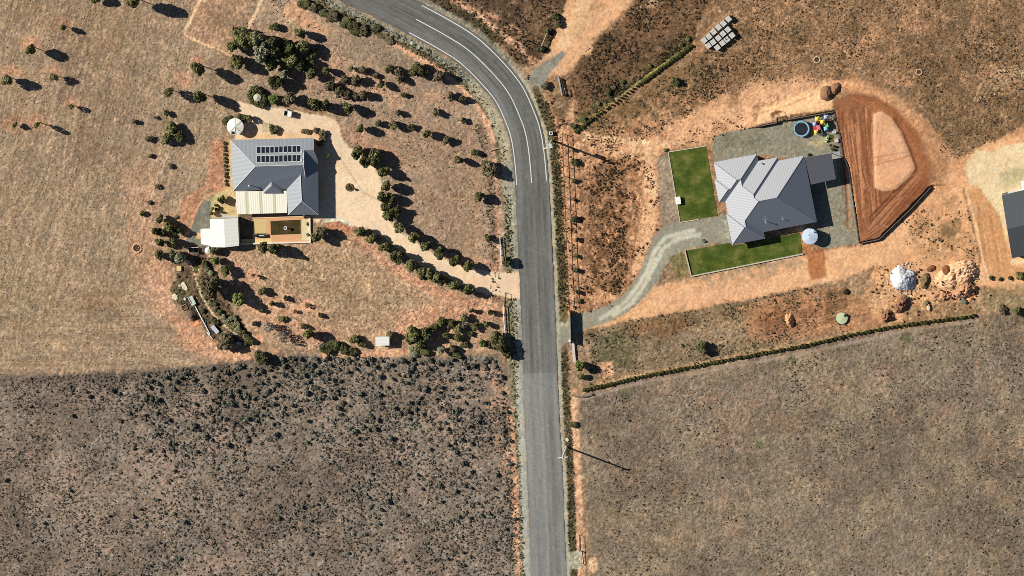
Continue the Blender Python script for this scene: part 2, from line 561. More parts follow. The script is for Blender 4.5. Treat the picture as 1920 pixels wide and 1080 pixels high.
# lower lawn of dry grass below the drive
P([(430, 470), (600, 455), (660, 425), (700, 450), (760, 500), (830, 540), (905, 560), (945, 560), (946, 650), (860, 670), (480, 675), (440, 560), (420, 500)], (190, 152, 116), 10, 8)
P([(470, 480), (620, 460), (690, 490), (790, 545), (800, 570), (700, 600), (560, 560), (480, 520)], (181, 148, 112), 26, 14, op=0.9)
P([(640, 540), (760, 560), (790, 600), (690, 620), (600, 600)], (172, 142, 108), 22, 10, op=0.5)
P([(664, 425), (680, 445), (745, 500), (830, 545), (900, 565), (890, 580), (800, 550), (720, 500), (660, 450)], (212, 154, 116), 9, 6, op=0.9)
P([(605, 420), (640, 412), (668, 420), (664, 440), (630, 440)], (196, 132, 96), 6, 4, op=0.9)
P([(740, 590), (800, 575), (860, 560), (930, 560), (940, 600), (860, 600), (800, 610), (740, 640)], (216, 158, 120), 14, 10, op=0.8)
P([(420, 480), (460, 500), (480, 560), (560, 600), (640, 620), (640, 650), (560, 640), (480, 600), (440, 540)], (206, 152, 116), 20, 12, op=0.7)
P([(480, 640), (560, 650), (640, 660), (560, 672), (480, 668)], (160, 130, 100), 10, 8, op=0.6)
P([(640, 664), (760, 650), (760, 664), (650, 674)], (208, 150, 112), 6, 4, op=0.9)
for x, y, a in ((475, 515, 13), (536, 559, 9), (511, 569, 10), (492, 583, 10), (553, 584, 11), (576, 573, 13), (601, 591, 9), (478, 606, 8), (485, 634, 7), (513, 657, 5), (478, 520, 8), (884, 580, 6)):
    E(x, y, a, a * 0.92, (238, 178, 136), 3, 1.5, op=0.95, spk=0.4)
    E(x, y, a * 0.66, a * 0.6, (208, 146, 106), 3, 1.5, op=0.6)
E(257, 465, 16, 14, (196, 140, 104), 6, 3, op=0.7)

# --- lower-left scrub
SCR = [(-900, 762), (0, 707), (110, 701), (260, 694), (420, 680), (500, 672), (560, 664), (640, 672), (800, 668), (935, 664), (962, 720), (975, 900), (982, 1120), (1010, 2300), (-900, 2300)]
P(SCR, (142, 126, 108), 6, 7, spk=0.9)
P([(0, 760), (140, 780), (110, 880), (240, 930), (0, 980)], (158, 136, 114), 50, 30, op=0.6)
P([(180, 900), (330, 860), (300, 1000), (160, 1000)], (162, 138, 116), 40, 30, op=0.5)
put(pmask(SCR, 5, 5), (116, 98, 82), mot=(90, 0.6, 0.3, 7), op=0.55)
put(pmask(SCR, 5, 5), (164, 138, 118), mot=(60, 0.62, 0.3, 8), op=0.55)
P([(0, 707), (260, 695), (430, 682), (430, 700), (260, 712), (0, 724)], (112, 96, 80), 8, 6, op=0.6)
P([(890, 690), (950, 690), (962, 760), (970, 900), (955, 960), (935, 860), (910, 760)], (196, 150, 122), 14, 12, op=0.7, mot=(16, 0.5, 0.4, 9))
# --- lower-right paddock
LRP = [(1088, 745), (1200, 712), (1400, 676), (1600, 632), (1835, 596), (1930, 575), (2900, 500), (2900, 2300), (1150, 2300), (1118, 1100), (1100, 950), (1090, 850)]
P(LRP, (144, 125, 103), 6, 5, spk=0.85)
put(pmask(LRP, 6, 5), (122, 105, 86), mot=(110, 0.54, 0.35, 7), op=0.7)
put(pmask(LRP, 6, 5), (160, 138, 108), mot=(80, 0.6, 0.3, 9), op=0.6)
put(pmask(LRP, 6, 5), (176, 138, 108), mot=(46, 0.76, 0.2, 10), op=0.35)
for x, y, a, b in ((1375, 780, 46, 22), (1480, 800, 40, 18), (1560, 720, 26, 12), (1330, 745, 30, 10)): E(x, y, a, b, (176, 140, 110), 26, 16, rot=0.4, op=0.45)
Ln([(1085, 752), (1110, 743), (1200, 718), (1400, 683), (1560, 651), (1700, 620), (1830, 602)], 5, (168, 146, 124), 4, 2, rel=0.6, spk=0.5)
for pl, c in (([(1100, 770), (1250, 745), (1420, 730), (1600, 690), (1800, 640), (1930, 615)], (162, 140, 112)), ([(1500, 640), (1490, 760), (1440, 880), (1420, 1000), (1430, 1090)], (160, 136, 106)), ([(1510, 640), (1500, 760), (1450, 880), (1430, 1000), (1440, 1090)], (160, 136, 106)), ([(1120, 900), (1280, 870), (1500, 860), (1700, 900), (1930, 880)], (126, 106, 82)), ([(1200, 760), (1192, 860), (1204, 960), (1200, 1090)], (166, 132, 100))):
    Ln(pl, 4, c, 4, 2.5, op=0.45)
for x, y in ((1424, 833), (1700, 632), (1170, 735), (1490, 676)): E(x, y, 9, 8, (104, 106, 66), 5, 4, op=0.75)
# --- country east of the road, north
P([(1030, 150), (1110, 60), (1210, -60), (2900, -700), (2900, 575), (1930, 560), (1800, 540), (1500, 500), (1240, 440), (1180, 300), (1090, 240)], (162, 126, 93), 12, 10)
P([(1300, -40), (1960, -40), (1960, 60), (1860, 200), (1760, 260), (1640, 150), (1480, 130), (1330, 150), (1290, 60)], (158, 124, 92), 40, 20, op=0.8)
P([(1620, 150), (1700, 190), (1790, 280), (1840, 240), (1940, 200), (1940, 100), (1760, 90)], (138, 110, 80), 40, 20, op=0.7)
put(pmask([(1290, -40), (1960, -40), (1960, 240), (1700, 180), (1330, 250)], 20, 20), (196, 148, 110), mot=(34, 0.6, 0.3, 8), op=0.5)
put(pmask([(1290, -40), (1960, -40), (1960, 240), (1800, 300), (1700, 180), (1330, 180)], 20, 20), (118, 94, 66), mot=(26, 0.55, 0.3, 7), op=0.55)
P([(1100, 260), (1180, 215), (1260, 170), (1330, 160), (1420, 150), (1560, 160), (1420, 240), (1330, 260), (1180, 290)], (200, 150, 112), 26, 16, op=0.8)
P([(1200, 240), (1330, 220), (1430, 200), (1440, 215), (1340, 262), (1250, 275)], (216, 160, 120), 18, 12, op=0.8)
P([(1085, 250), (1240, 130), (1320, 90), (1340, 150), (1230, 210), (1120, 262)], (150, 118, 84), 12, 12, op=0.75)
P([(1320, 95), (1390, 60), (1440, 110), (1380, 180), (1290, 180)], (146, 112, 80), 24, 14, op=0.7)
Ln([(1260, 98), (1330, 106), (1440, 116), (1520, 122)], 3, (188, 146, 108), 3, 1.5, op=0.6); Ln([(1320, 120), (1380, 126), (1520, 125), (1600, 130)], 3, (186, 142, 104), 3, 1.5, op=0.6)
Ln([(1412, 14), (1424, 34), (1434, 56), (1432, 80), (1424, 102)], 3, (204, 156, 116), 3, 1.5, op=0.8); Ln([(1415, 44), (1421, 62), (1419, 84), (1408, 98)], 2.5, (196, 148, 108), 3, 1.5, op=0.7)
Ln([(1424, 10), (1500, 2), (1560, -8)], 3, (196, 150, 112), 3, 2, op=0.5); Ln([(1430, 96), (1540, 84), (1640, 66)], 3, (200, 150, 112), 3, 2, op=0.4)
for k in range(6):
    Ln([(1826 + 9 * k, 190 - 2 * k), (1840 + 9 * k, 158), (1868 + 8 * k, 134 + 2 * k), (1925 + 4 * k, 118 + 5 * k)], 2.2, (204, 176, 136), 2.0, 0.8, op=0.8)
# dark block north-west of the hedge
DKB = [(1082, 232), (1060, 180), (1090, 100), (1150, 50), (1230, -40), (1345, -40), (1310, 40), (1300, 78), (1190, 155), (1100, 232)]
P(DKB, (126, 96, 70), 8, 8, spk=1.0)
put(pmask(DKB, 8, 8), (98, 78, 56), mot=(36, 0.55, 0.3, 7), op=0.6)
Ln([(1190, 20), (1240, -2), (1300, -30)], 14, (206, 172, 132), 10, 10, op=0.8, mot=(10, 0.5, 0.3, 9))
Ln([(1078, 242), (1110, 216), (1138, 197), (1196, 154), (1248, 116), (1298, 78)], 4, (152, 142, 86), 3, 1.5, op=0.9)
Ln([(1070, 236), (1100, 214), (1130, 192), (1190, 148)], 7, (84, 84, 50), 5, 4, op=0.75)
Ln([(1200, 140), (1250, 104), (1300, 70)], 8, (90, 82, 48), 5, 4, op=0.7)
P([(1090, 235), (1330, 100), (1340, 180), (1300, 215), (1160, 280), (1090, 262)], (124, 100, 70), 16, 10, op=0.8, mot=(15, 0.5, 0.3, 7))
put(pmask([(1100, 260), (1320, 200), (1440, 150), (1560, 165), (1420, 240), (1250, 280)], 20, 12), (150, 112, 80), mot=(12, 0.56, 0.3, 9), op=0.6)
# triangle between the bend and the dirt track
TRI = [(790, -60), (1100, -60), (1060, 0), (1050, 40), (1030, 90), (1000, 125), (975, 125), (940, 85), (890, 45), (830, 15)]
P(TRI, (122, 96, 72), 6, 5)
put(pmask(TRI, 6, 5), (86, 68, 48), mot=(30, 0.5, 0.3, 7), op=0.7)
Ln([(800, -30), (870, 12), (930, 55), (975, 92), (1008, 122)], 13, (222, 170, 128), 6, 7, op=0.9, mot=(12, 0.42, 0.3, 9))
Ln([(880, 5), (940, 40), (985, 70)], 10, (208, 158, 120), 8, 8, op=0.7, mot=(12, 0.5, 0.3, 10))
Ln([(868, 20), (930, 62), (980, 92), (1010, 96)], 5, (70, 56, 40), 4, 3, op=0.5, mot=(10, 0.5, 0.3, 10))
# dirt track
TRK = [(1062, -60), (1240, -60), (1170, 20), (1140, 50), (1112, 72), (1110, 100), (1090, 105), (1075, 125), (1062, 138), (1030, 142), (1012, 155), (1002, 130), (1030, 95), (1046, 50), (1066, 0)]
P(TRK, (228, 176, 132), 5, 4, rel=0.45, spk=0.5)
P([(1085, 0), (1110, 0), (1090, 60), (1060, 100), (1030, 110), (1060, 50)], (240, 196, 150), 12, 8, op=0.7)
Ln([(1120, 0), (1105, 20), (1128, 10)], 4, (150, 124, 88), 5, 3, op=0.5)
P([(1000, 130), (1055, 95), (1063, 100), (1038, 130), (1020, 155), (1014, 178), (1008, 180), (990, 150)], (150, 144, 128), 6, 2, rel=0.35, spk=0.5)
# east verge and the mottled strip behind the fence
VRG = [(1028, 170), (1080, 235), (1180, 290), (1235, 300), (1235, 430), (1190, 530), (1150, 575), (1095, 590), (1050, 590), (1040, 420), (1033, 300)]
P(VRG, (212, 158, 118), 6, 5)
put(pmask(VRG, 8, 6), (150, 116, 84), mot=(9, 0.46, 0.35, 7), op=0.7)
STRIP = [(1108, 330), (1132, 295), (1176, 300), (1172, 420), (1178, 500), (1160, 555), (1120, 540), (1098, 480), (1104, 400)]
P(STRIP, (136, 100, 70), 12, 9, mot=(7, 0.36, 0.4, 6))
P([(1176, 300), (1212, 310), (1208, 420), (1200, 500), (1168, 555), (1176, 480)], (150, 108, 76), 12, 10, mot=(6, 0.52, 0.4, 7))
P([(1084, 300), (1110, 330), (1100, 420), (1100, 480), (1120, 545), (1110, 585), (1090, 580)], (150, 112, 80), 8, 8, mot=(6, 0.5, 0.4, 8), op=0.8)
P([(1060, 270), (1100, 262), (1160, 275), (1250, 270), (1230, 300), (1130, 290), (1070, 300)], (234, 182, 138), 8, 8, mot=(8, 0.45, 0.4, 9))
P([(1206, 300), (1232, 300), (1232, 420), (1204, 500), (1190, 510)], (232, 178, 132), 10, 6, op=0.8, rel=0.5)
P([(1232, 300), (1256, 285), (1268, 380), (1278, 420), (1240, 432)], (166, 146, 122), 6, 3, rel=0.5, spk=0.8)
Ln([(1065, 170), (1075, 200), (1070, 230)], 16, (214, 164, 124), 8, 6, mot=(8, 0.45, 0.4, 10))
P([(1036, 150), (1062, 150), (1072, 180), (1060, 235), (1036, 240)], (140, 112, 82), 8, 6, mot=(7, 0.4, 0.4, 7))

# --- salmon track to the works area, stock pile yard
SAL = [(1093, 612), (1130, 606), (1180, 582), (1225, 538), (1300, 524), (1400, 505), (1500, 478), (1545, 470), (1612, 462), (1650, 452), (1745, 352), (1800, 300), (1850, 270), (1960, 235),
       (1960, 560), (1860, 540), (1720, 520), (1640, 500), (1560, 530), (1470, 548), (1360, 572), (1230, 596), (1130, 618)]
P(SAL, (238, 182, 134), 10, 7, rel=0.5, spk=0.5)
P([(1240, 555), (1400, 530), (1540, 505), (1560, 520), (1420, 556), (1260, 582)], (238, 184, 142), 16, 8, op=0.7)
P([(1695, 420), (1745, 380), (1800, 360), (1815, 400), (1838, 470), (1840, 520), (1780, 505), (1720, 490)], (176, 132, 92), 16, 12, op=0.75, mot=(9, 0.4, 0.5, 7))
E(1785, 428, 26, 18, (112, 92, 62), 16, 10, rot=-0.9, op=0.8)
P([(1290, 522), (1400, 500), (1500, 478), (1510, 500), (1430, 520), (1330, 535)], (178, 150, 118), 10, 8, op=0.75, mot=(9, 0.4, 0.5, 8))
P([(1510, 470), (1545, 466), (1550, 520), (1520, 525)], (172, 108, 66), 5, 2, op=0.85)
# olive block below the track
OLV = [(1092, 622), (1180, 600), (1260, 588), (1360, 570), (1470, 548), (1560, 530), (1580, 600), (1600, 618), (1400, 664), (1200, 702), (1100, 726), (1108, 660)]
P(OLV, (146, 122, 92), 8, 8)
P([(1110, 640), (1170, 620), (1190, 660), (1180, 690), (1120, 680)], (112, 106, 72), 20, 12, op=0.8)
P([(1180, 605), (1280, 592), (1300, 610), (1240, 640), (1180, 630)], (140, 104, 72), 16, 10, op=0.7)
P([(1280, 620), (1400, 590), (1420, 620), (1330, 660), (1260, 660)], (168, 140, 108), 16, 12, op=0.6)
P([(1120, 680), (1148, 678), (1152, 704), (1126, 712)], (232, 172, 128), 5, 4)
P([(1110, 715), (1300, 680), (1480, 645), (1600, 615), (1830, 580), (1830, 588), (1600, 628), (1300, 692), (1110, 728)], (190, 150, 106), 6, 5, op=0.8)
P([(1400, 580), (1450, 556), (1560, 535), (1620, 560), (1660, 590), (1650, 612), (1560, 628), (1480, 640), (1400, 640)], (182, 136, 99), 14, 8, spk=0.8)
E(1478, 600, 70, 30, (156, 113, 82), 26, 8, rot=-0.3, op=0.6); E(1450, 595, 20, 12, (140, 90, 58), 10, 6, op=0.6)
P([(1550, 540), (1580, 545), (1590, 580), (1570, 610), (1545, 600)], (120, 92, 64), 8, 5, op=0.7)
for k in range(40):
    a = rnd.uniform(-0.5, 0.15); x, y = rnd.uniform(1400, 1640), rnd.uniform(555, 632); l = rnd.uniform(18, 50)
    Ln([(x - l * math.cos(a), y - l * math.sin(a)), (x, y + rnd.uniform(-4, 4)), (x + l * math.cos(a), y + l * math.sin(a))], 2.0, rnd.choice([(132, 90, 62), (216, 160, 116)]), 2.0, 1, op=0.6)
P([(1640, 500), (1700, 480), (1790, 480), (1835, 500), (1840, 560), (1780, 590), (1700, 605), (1640, 600), (1620, 560)], (222, 168, 122), 12, 8, op=0.9)
P([(1690, 575), (1800, 565), (1835, 585), (1700, 612)], (150, 124, 90), 10, 8, op=0.7)
P([(1838, 545), (1960, 530), (1960, 590), (1850, 590)], (150, 130, 96), 14, 10, op=0.8)

put(pmask([(1150, 285), (1240, 240), (1330, 190), (1430, 150), (1540, 140), (1580, 160), (1500, 190), (1430, 215), (1424, 236), (1340, 258), (1250, 282)], 24, 12), (232, 178, 134), op=0.85, mot=(34, 0.34, 0.4, 8), rel=0.7, spk=0.6)
P([(1540, 150), (1600, 148), (1680, 178), (1740, 228), (1790, 290), (1812, 300), (1800, 350), (1760, 372), (1752, 318), (1722, 245), (1680, 200), (1640, 178), (1600, 172)], (218, 162, 118), 14, 6, op=0.9, rel=0.6, spk=0.6)
P([(1745, 352), (1800, 300), (1840, 275), (1960, 215), (1960, 262), (1862, 285), (1812, 318), (1812, 352), (1840, 440), (1700, 400)], (226, 168, 122), 12, 6, op=0.8, rel=0.6, spk=0.6, mot=(24, 0.40, 0.4, 8))
Ln([(1096, 255), (1150, 262), (1210, 268), (1260, 272)], 12, (240, 190, 146), 8, 5, op=0.8)
Ln([(1215, 290), (1222, 360), (1215, 440), (1190, 510)], 14, (238, 184, 138), 8, 5, op=0.85, rel=0.5, spk=0.6)

# --- gravel drive of the eastern house
GR = (160, 154, 134)
DRV = [(1040, 602), (1072, 592), (1105, 585), (1140, 573), (1172, 550), (1196, 518), (1212, 480), (1225, 445), (1240, 428), (1265, 418), (1345, 405), (1352, 405), (1367, 460), (1345, 455), (1285, 468), (1262, 478), (1246, 500), (1232, 528),
       (1208, 558), (1178, 584), (1140, 604), (1100, 616), (1078, 630), (1058, 645), (1046, 668), (1042, 640)]
P(DRV, GR, 4, 2, rel=0.25, spk=0.4)
for pl in ([(1128, 596), (1165, 573), (1190, 545), (1212, 510), (1228, 470), (1248, 445), (1300, 432)], [(1150, 592), (1185, 568), (1208, 535), (1226, 500), (1244, 466), (1270, 448), (1310, 440)]):
    Ln(pl, 8, (214, 208, 182), 5, 2.5, op=0.9, spk=0.3)
E(1058, 606, 12, 5, (196, 186, 156), 6, 3, rot=-0.5, op=0.8)
YARD = [(1336, 262), (1352, 250), (1424, 237), (1457, 230), (1457, 221), (1474, 217), (1477, 224), (1563, 210), (1575, 256), (1580, 292), (1590, 314), (1611, 456), (1550, 466), (1500, 450), (1495, 300), (1430, 290), (1340, 306)]
P(YARD, (150, 143, 122), 2.5, 1, rel=0.35, spk=0.6)
P([(1340, 258), (1420, 243), (1450, 260), (1400, 285), (1345, 290)], (132, 126, 100), 16, 10, op=0.6, mot=(9, 0.45, 0.4, 7))
E(1530, 270, 14, 6, (196, 174, 130), 6, 4, op=0.7); E(1550, 262, 16, 8, (190, 180, 132), 6, 4, op=0.7)
P([(1345, 402), (1368, 398), (1372, 455), (1350, 458)], GR, 4, 2, rel=0.3)
P([(1256, 480), (1284, 472), (1296, 517), (1266, 522)], (128, 118, 76), 6, 5, op=0.9)
P([(1498, 436), (1515, 430), (1520, 470), (1504, 474)], (178, 118, 78), 4, 2, op=0.9)
# --- raised pad being graded
PAD = [(1564, 188), (1600, 172), (1640, 178), (1680, 200), (1722, 245), (1746, 292), (1752, 318), (1746, 350), (1700, 396), (1650, 446), (1612, 455), (1592, 315), (1582, 292), (1572, 248), (1565, 210)]
P(PAD, (162, 108, 74), 7, 4, rel=0.45, spk=0.4)
P([(1560, 165), (1640, 165), (1720, 235), (1770, 300), (1770, 350), (1740, 350), (1752, 318), (1722, 245), (1680, 200), (1640, 178)], (212, 156, 110), 14, 6, op=0.8)
for k in range(46):
    x = rnd.uniform(1570, 1636); dx = rnd.uniform(6, 26)
    Ln([(x, rnd.uniform(200, 250)), (x + dx * 0.5, 320), (x + dx, rnd.uniform(350, 440))], rnd.uniform(1.4, 3.2), rnd.choice([(126, 76, 48), (116, 70, 44), (200, 138, 98), (212, 150, 108)]), 1.6, 0.6, op=0.65)
for k in range(40):
    o = rnd.uniform(0, 1); w = rnd.uniform(0, 34)
    a = (1732 - w * 0.7, 330 - w * 0.6 + 12); b = (1660 - w * 0.9, 425 - w * 0.6); c = (1625 + w * 0.2, 448 - w)
    Ln([a, b, c], rnd.uniform(1.2, 3.0), rnd.choice([(104, 60, 40), (118, 70, 46), (196, 134, 94), (140, 86, 56)]), 1.6, 0.6, op=0.65)
for k in range(26):
    w = rnd.uniform(-2, 22)
    Ln([(1600, 178 + w * 0.5), (1640 - w * 0.2, 184 + w), (1676 - w * 0.4, 208 + w * 0.9), (1712 - w, 252 + w * 0.3), (1734 - w, 300), (1738 - w, 330)], rnd.uniform(1.2, 2.6), rnd.choice([(134, 78, 48), (150, 88, 54), (186, 122, 80)]), 2, 0.8, op=0.5)
for k in range(16):
    x, y = rnd.uniform(1575, 1740), rnd.uniform(185, 430); a = rnd.uniform(-0.6, 1.2)
    Ln([(x, y), (x + 22 * math.cos(a), y + 22 * math.sin(a)), (x + 40 * math.cos(a + 0.4), y + 40 * math.sin(a + 0.4))], rnd.uniform(2, 5), rnd.choice([(128, 84, 58), (198, 144, 104), (150, 102, 72)]), 3, 2, op=0.4)
Ln([(1676, 226), (1694, 255), (1706, 290), (1716, 318)], 10, (122, 70, 44), 6, 3, op=0.75)
P([(1700, 360), (1738, 318), (1744, 345), (1690, 398), (1660, 420)], (134, 78, 48), 8, 3, op=0.65)
MND = [(1637, 212), (1654, 208), (1672, 220), (1690, 246), (1702, 276), (1714, 308), (1716, 316), (1700, 336), (1680, 354), (1658, 358), (1640, 352), (1638, 300)]
P(MND, (230, 174, 132), 3.0, 1.2, rel=0.3, spk=0.3)
Ln([(1615, 290), (1640, 294), (1700, 284), (1720, 278)], 1.6, (176, 116, 76), 2, 0.6, op=0.7); Ln([(1640, 308), (1680, 298), (1708, 290)], 2.5, (180, 118, 78), 2, 0.6, op=0.6)
Ln([(1656, 226), (1652, 262), (1646, 310)], 1.6, (176, 116, 76), 2, 0.6, op=0.6); Ln([(1647, 226), (1643, 262), (1639, 310)], 1.6, (180, 120, 80), 2, 0.6, op=0.5)
# bank behind the yard
P([(1418, 234), (1424, 205), (1470, 190), (1530, 165), (1548, 150), (1562, 170), (1560, 205), (1478, 220)], (240, 192, 144), 6, 5, rel=0.4, spk=0.5)
Ln([(1424, 212), (1480, 196), (1528, 176)], 3, (170, 120, 80), 3, 2, op=0.6)
P([(1422, 234), (1476, 215), (1562, 203), (1562, 209), (1478, 223), (1424, 240)], (130, 100, 66), 3, 3, mot=(6, 0.45, 0.4, 7))
P([(1446, 205), (1476, 206), (1474, 220), (1446, 222)], (118, 84, 56), 5, 4, mot=(5, 0.45, 0.4, 7))
# cream apron and sheds yard
P([(1812, 318), (1816, 298), (1832, 282), (1862, 285), (1872, 276), (1960, 258), (1960, 362), (1880, 366), (1884, 400), (1893, 480), (1862, 440), (1838, 352), (1818, 345)], (240, 212, 166), 4, 3, rel=0.35, spk=0.35)
P([(1870, 325), (1960, 300), (1960, 350), (1885, 362)], (190, 176, 134), 16, 8, op=0.7)
P([(1812, 355), (1836, 352), (1872, 400), (1896, 480), (1912, 500), (1925, 505), (1925, 525), (1858, 524), (1838, 450)], (218, 162, 112), 5, 3, rel=0.4, spk=0.4)
for k in range(22):
    x = rnd.uniform(1836, 1888)
    Ln([(x - 10, rnd.uniform(370, 420)), (x, 460), (x + 8, rnd.uniform(490, 520))], rnd.uniform(1.2, 2.6), rnd.choice([(180, 120, 78), (232, 180, 132), (200, 140, 96)]), 2, 0.8, op=0.5)
Ln([(1812, 356), (1824, 400), (1834, 440), (1843, 490), (1854, 524)], 3.5, (244, 200, 150), 2.5, 1); Ln([(1806, 356), (1818, 400), (1829, 445), (1838, 490)], 5, (120, 92, 62), 4, 3, op=0.7)
Ln([(1900, 492), (1930, 486)], 12, (246, 204, 152), 4, 2)

# --- drive and grounds of the western house
CRM = (246, 212, 172)
WD = [(447, 190), (470, 196), (500, 200), (540, 204), (580, 214), (612, 218), (632, 228), (638, 242), (640, 258), (648, 270), (662, 280), (690, 300), (712, 330), (718, 352), (716, 385), (726, 408), (746, 432), (772, 450), (800, 468), (840, 488),
      (880, 502), (925, 512), (955, 513), (973, 520), (974, 556), (950, 552), (922, 553), (900, 548), (865, 532), (820, 512), (790, 498), (755, 474), (720, 446), (690, 428), (662, 424), (640, 412), (606, 408), (594, 420), (500, 300), (440, 262), (447, 230)]
P(WD, CRM, 4, 1.5, rel=0.2, spk=0.22)
P([(606, 225), (636, 250), (660, 285), (720, 340), (712, 400), (640, 400), (610, 300)], (248, 218, 176), 16, 6, op=0.5)
for r in (24, 29, 34, 40, 47):
    pl = [(656 + r * math.cos(a), 350 + r * 0.93 * math.sin(a)) for a in np.linspace(-2.4, 1.6, 26)]
    Ln(pl, 1.6, (216, 170, 128), 2, 0.6, op=0.45)
for dx in (0, 7):
    Ln([(730 + dx, 420), (790 + dx, 470), (860 + dx, 512), (940, 528 + dx)], 3, (250, 216, 172), 3, 1.5, op=0.7)
P([(606, 408), (622, 405), (640, 407), (664, 424), (655, 424), (636, 414), (606, 418)], (222, 214, 182), 2.5, 1.5)
P([(430, 262), (442, 262), (446, 358), (446, 412), (395, 408), (394, 380), (402, 366), (424, 352), (428, 345)], (216, 186, 128), 3, 2, rel=0.4, spk=0.5)
E(395, 375, 14, 16, (196, 188, 132), 10, 6, op=0.6)
P([(350, 470), (345, 452), (356, 430), (364, 400), (373, 384), (384, 374), (396, 378), (394, 404), (400, 412), (400, 470), (375, 470)], (128, 124, 108), 3, 1.5, rel=0.35, spk=0.5)
Ln([(425, 351), (400, 360), (385, 370), (373, 384), (364, 402), (357, 428), (346, 450)], 4, (222, 156, 116), 3, 1.2)
P([(444, 262), (470, 250), (560, 250), (600, 250), (600, 262), (444, 268)], (238, 190, 130), 6, 3, op=0.6)
P([(491, 231), (503, 231), (503, 248), (491, 248)], (206, 184, 138), 1.5, 0.5, op=0.8)
P([(448, 402), (476, 402), (476, 452), (448, 455)], (120, 100, 78), 2, 1, rel=0.2)  # shade of the cream shed painted into the ground colour
# garden bed behind the cream shed
BED = [(352, 474), (384, 474), (398, 490), (404, 520), (420, 556), (444, 592), (462, 618), (475, 640), (466, 648), (450, 644), (432, 640), (412, 642), (396, 632), (376, 608), (356, 588), (338, 572), (326, 560), (320, 540), (330, 520), (332, 498), (344, 490)]
P(BED, (116, 94, 70), 4, 4, spk=1.2)
P([(326, 526), (352, 524), (358, 560), (340, 570), (324, 556)], (104, 98, 66), 6, 4, op=0.7)
P([(352, 476), (392, 478), (392, 500), (366, 500)], (150, 104, 80), 4, 4, mot=(4, 0.45, 0.4, 7))
GPATH = [(347, 486), (356, 494), (362, 504), (365, 516), (370, 532), (375, 548), (382, 562), (390, 576), (402, 592), (414, 604), (428, 616), (440, 626), (452, 636)]
Ln(GPATH, 3.6, (226, 196, 148), 2, 1.2, rel=0.4)
E(368, 510, 9, 12, (206, 164, 124), 5, 3, op=0.6)
E(366, 606, 9, 8, (232, 150, 104), 6, 3); E(378, 618, 6, 10, (214, 164, 126), 6, 3, op=0.8)
# black patch of stockpile by the little white shed
Ln([(704, 650), (735, 652), (756, 655)], 3, (206, 180, 146), 3, 1.5, op=0.6)

# --- road shoulders
Ln(ro(47, -60, 1200), 26, (150, 136, 104), 5, 4, spk=1.1)
Ln(ro(56, -60, 300), 12, (104, 90, 62), 6, 5, op=0.7, spk=1.1)
Ln(ro(42, -60, 130), 10, (148, 146, 128), 4, 2, rel=0.4)
Ln(ro(44, 130, 360), 20, (186, 172, 140), 4, 2.5, rel=0.4, spk=0.5)
Ln(ro(38, 300, 720), 16, (172, 164, 140), 4, 2.5, rel=0.4, spk=0.7)
Ln(ro(52, 440, 800), 8, (138, 132, 96), 5, 4, op=0.7)
Ln(ro(40, 690, 1200), 14, (184, 180, 162), 4, 2, rel=0.35, spk=0.5)
Ln(ro(62, 20, 250), 9, (228, 172, 130), 4, 3, op=0.95)
Ln(ro(66, 230, 560), 8, (220, 164, 126), 5, 5, op=0.9, mot=(9, 0.38, 0.3, 9))
Ln(ro(78, 200, 560), 12, (128, 100, 74), 6, 5, op=0.7, mot=(9, 0.42, 0.3, 10))
Ln(ro(57, 760, 1200), 12, (214, 160, 122), 5, 5, op=0.95, mot=(11, 0.34, 0.3, 9))
Ln(ro(-38, -40, 200), 9, (150, 144, 124), 4, 2, rel=0.4)
Ln(ro(-50, -60, 110), 14, (98, 84, 58), 6, 5, op=0.85)
Ln(ro(-37, 150, 1200), 7, (176, 170, 146), 3, 1.5, rel=0.4, spk=0.5)
Ln(ro(-48, 190, 600), 16, (104, 92, 62), 5, 4, op=0.95, spk=1.2)
Ln(ro(-62, 240, 590), 13, (206, 156, 116), 6, 5, op=0.75, mot=(8, 0.42, 0.3, 9))
Ln(ro(-47, 650, 1180), 12, (96, 84, 56), 4, 3, op=0.95, spk=1.2)
Ln(ro(-62, 735, 1200), 12, (232, 176, 132), 4, 3, op=0.95, rel=0.5)
Ln(ro(-58, 650, 740), 10, (190, 146, 112), 5, 5, op=0.8, mot=(7, 0.42, 0.3, 9))
P([(1064, 1036), (1091, 1033), (1091, 1066), (1066, 1067)], (196, 186, 156), 3, 2, rel=0.3)
P([(850, 492), (890, 504), (930, 511), (968, 510), (982, 512), (984, 562), (960, 560), (935, 554), (900, 548), (862, 532), (830, 514)], (246, 210, 168), 4, 1.5, rel=0.2, spk=0.22)
E(1112, 1058, 8, 12, (244, 192, 144), 5, 3)

# level building platforms and lawns
for pl in (((1250, 283), (1328, 272), (1350, 406), (1274, 420)), ((1282, 466), (1500, 430), (1508, 478), (1296, 520)), ((1334, 300), (1560, 280), (1585, 340), (1545, 430), (1375, 470)),
           ((428, 255), (602, 252), (602, 460), (366, 470), (366, 404), (428, 404)), ((1872, 355), (1960, 335), (1960, 500), (1890, 495)), ((1548, 288), (1580, 280), (1584, 300), (1560, 310))):
    ix, m = pmask(list(pl), 6, 0); REL[ix] *= 1 - m

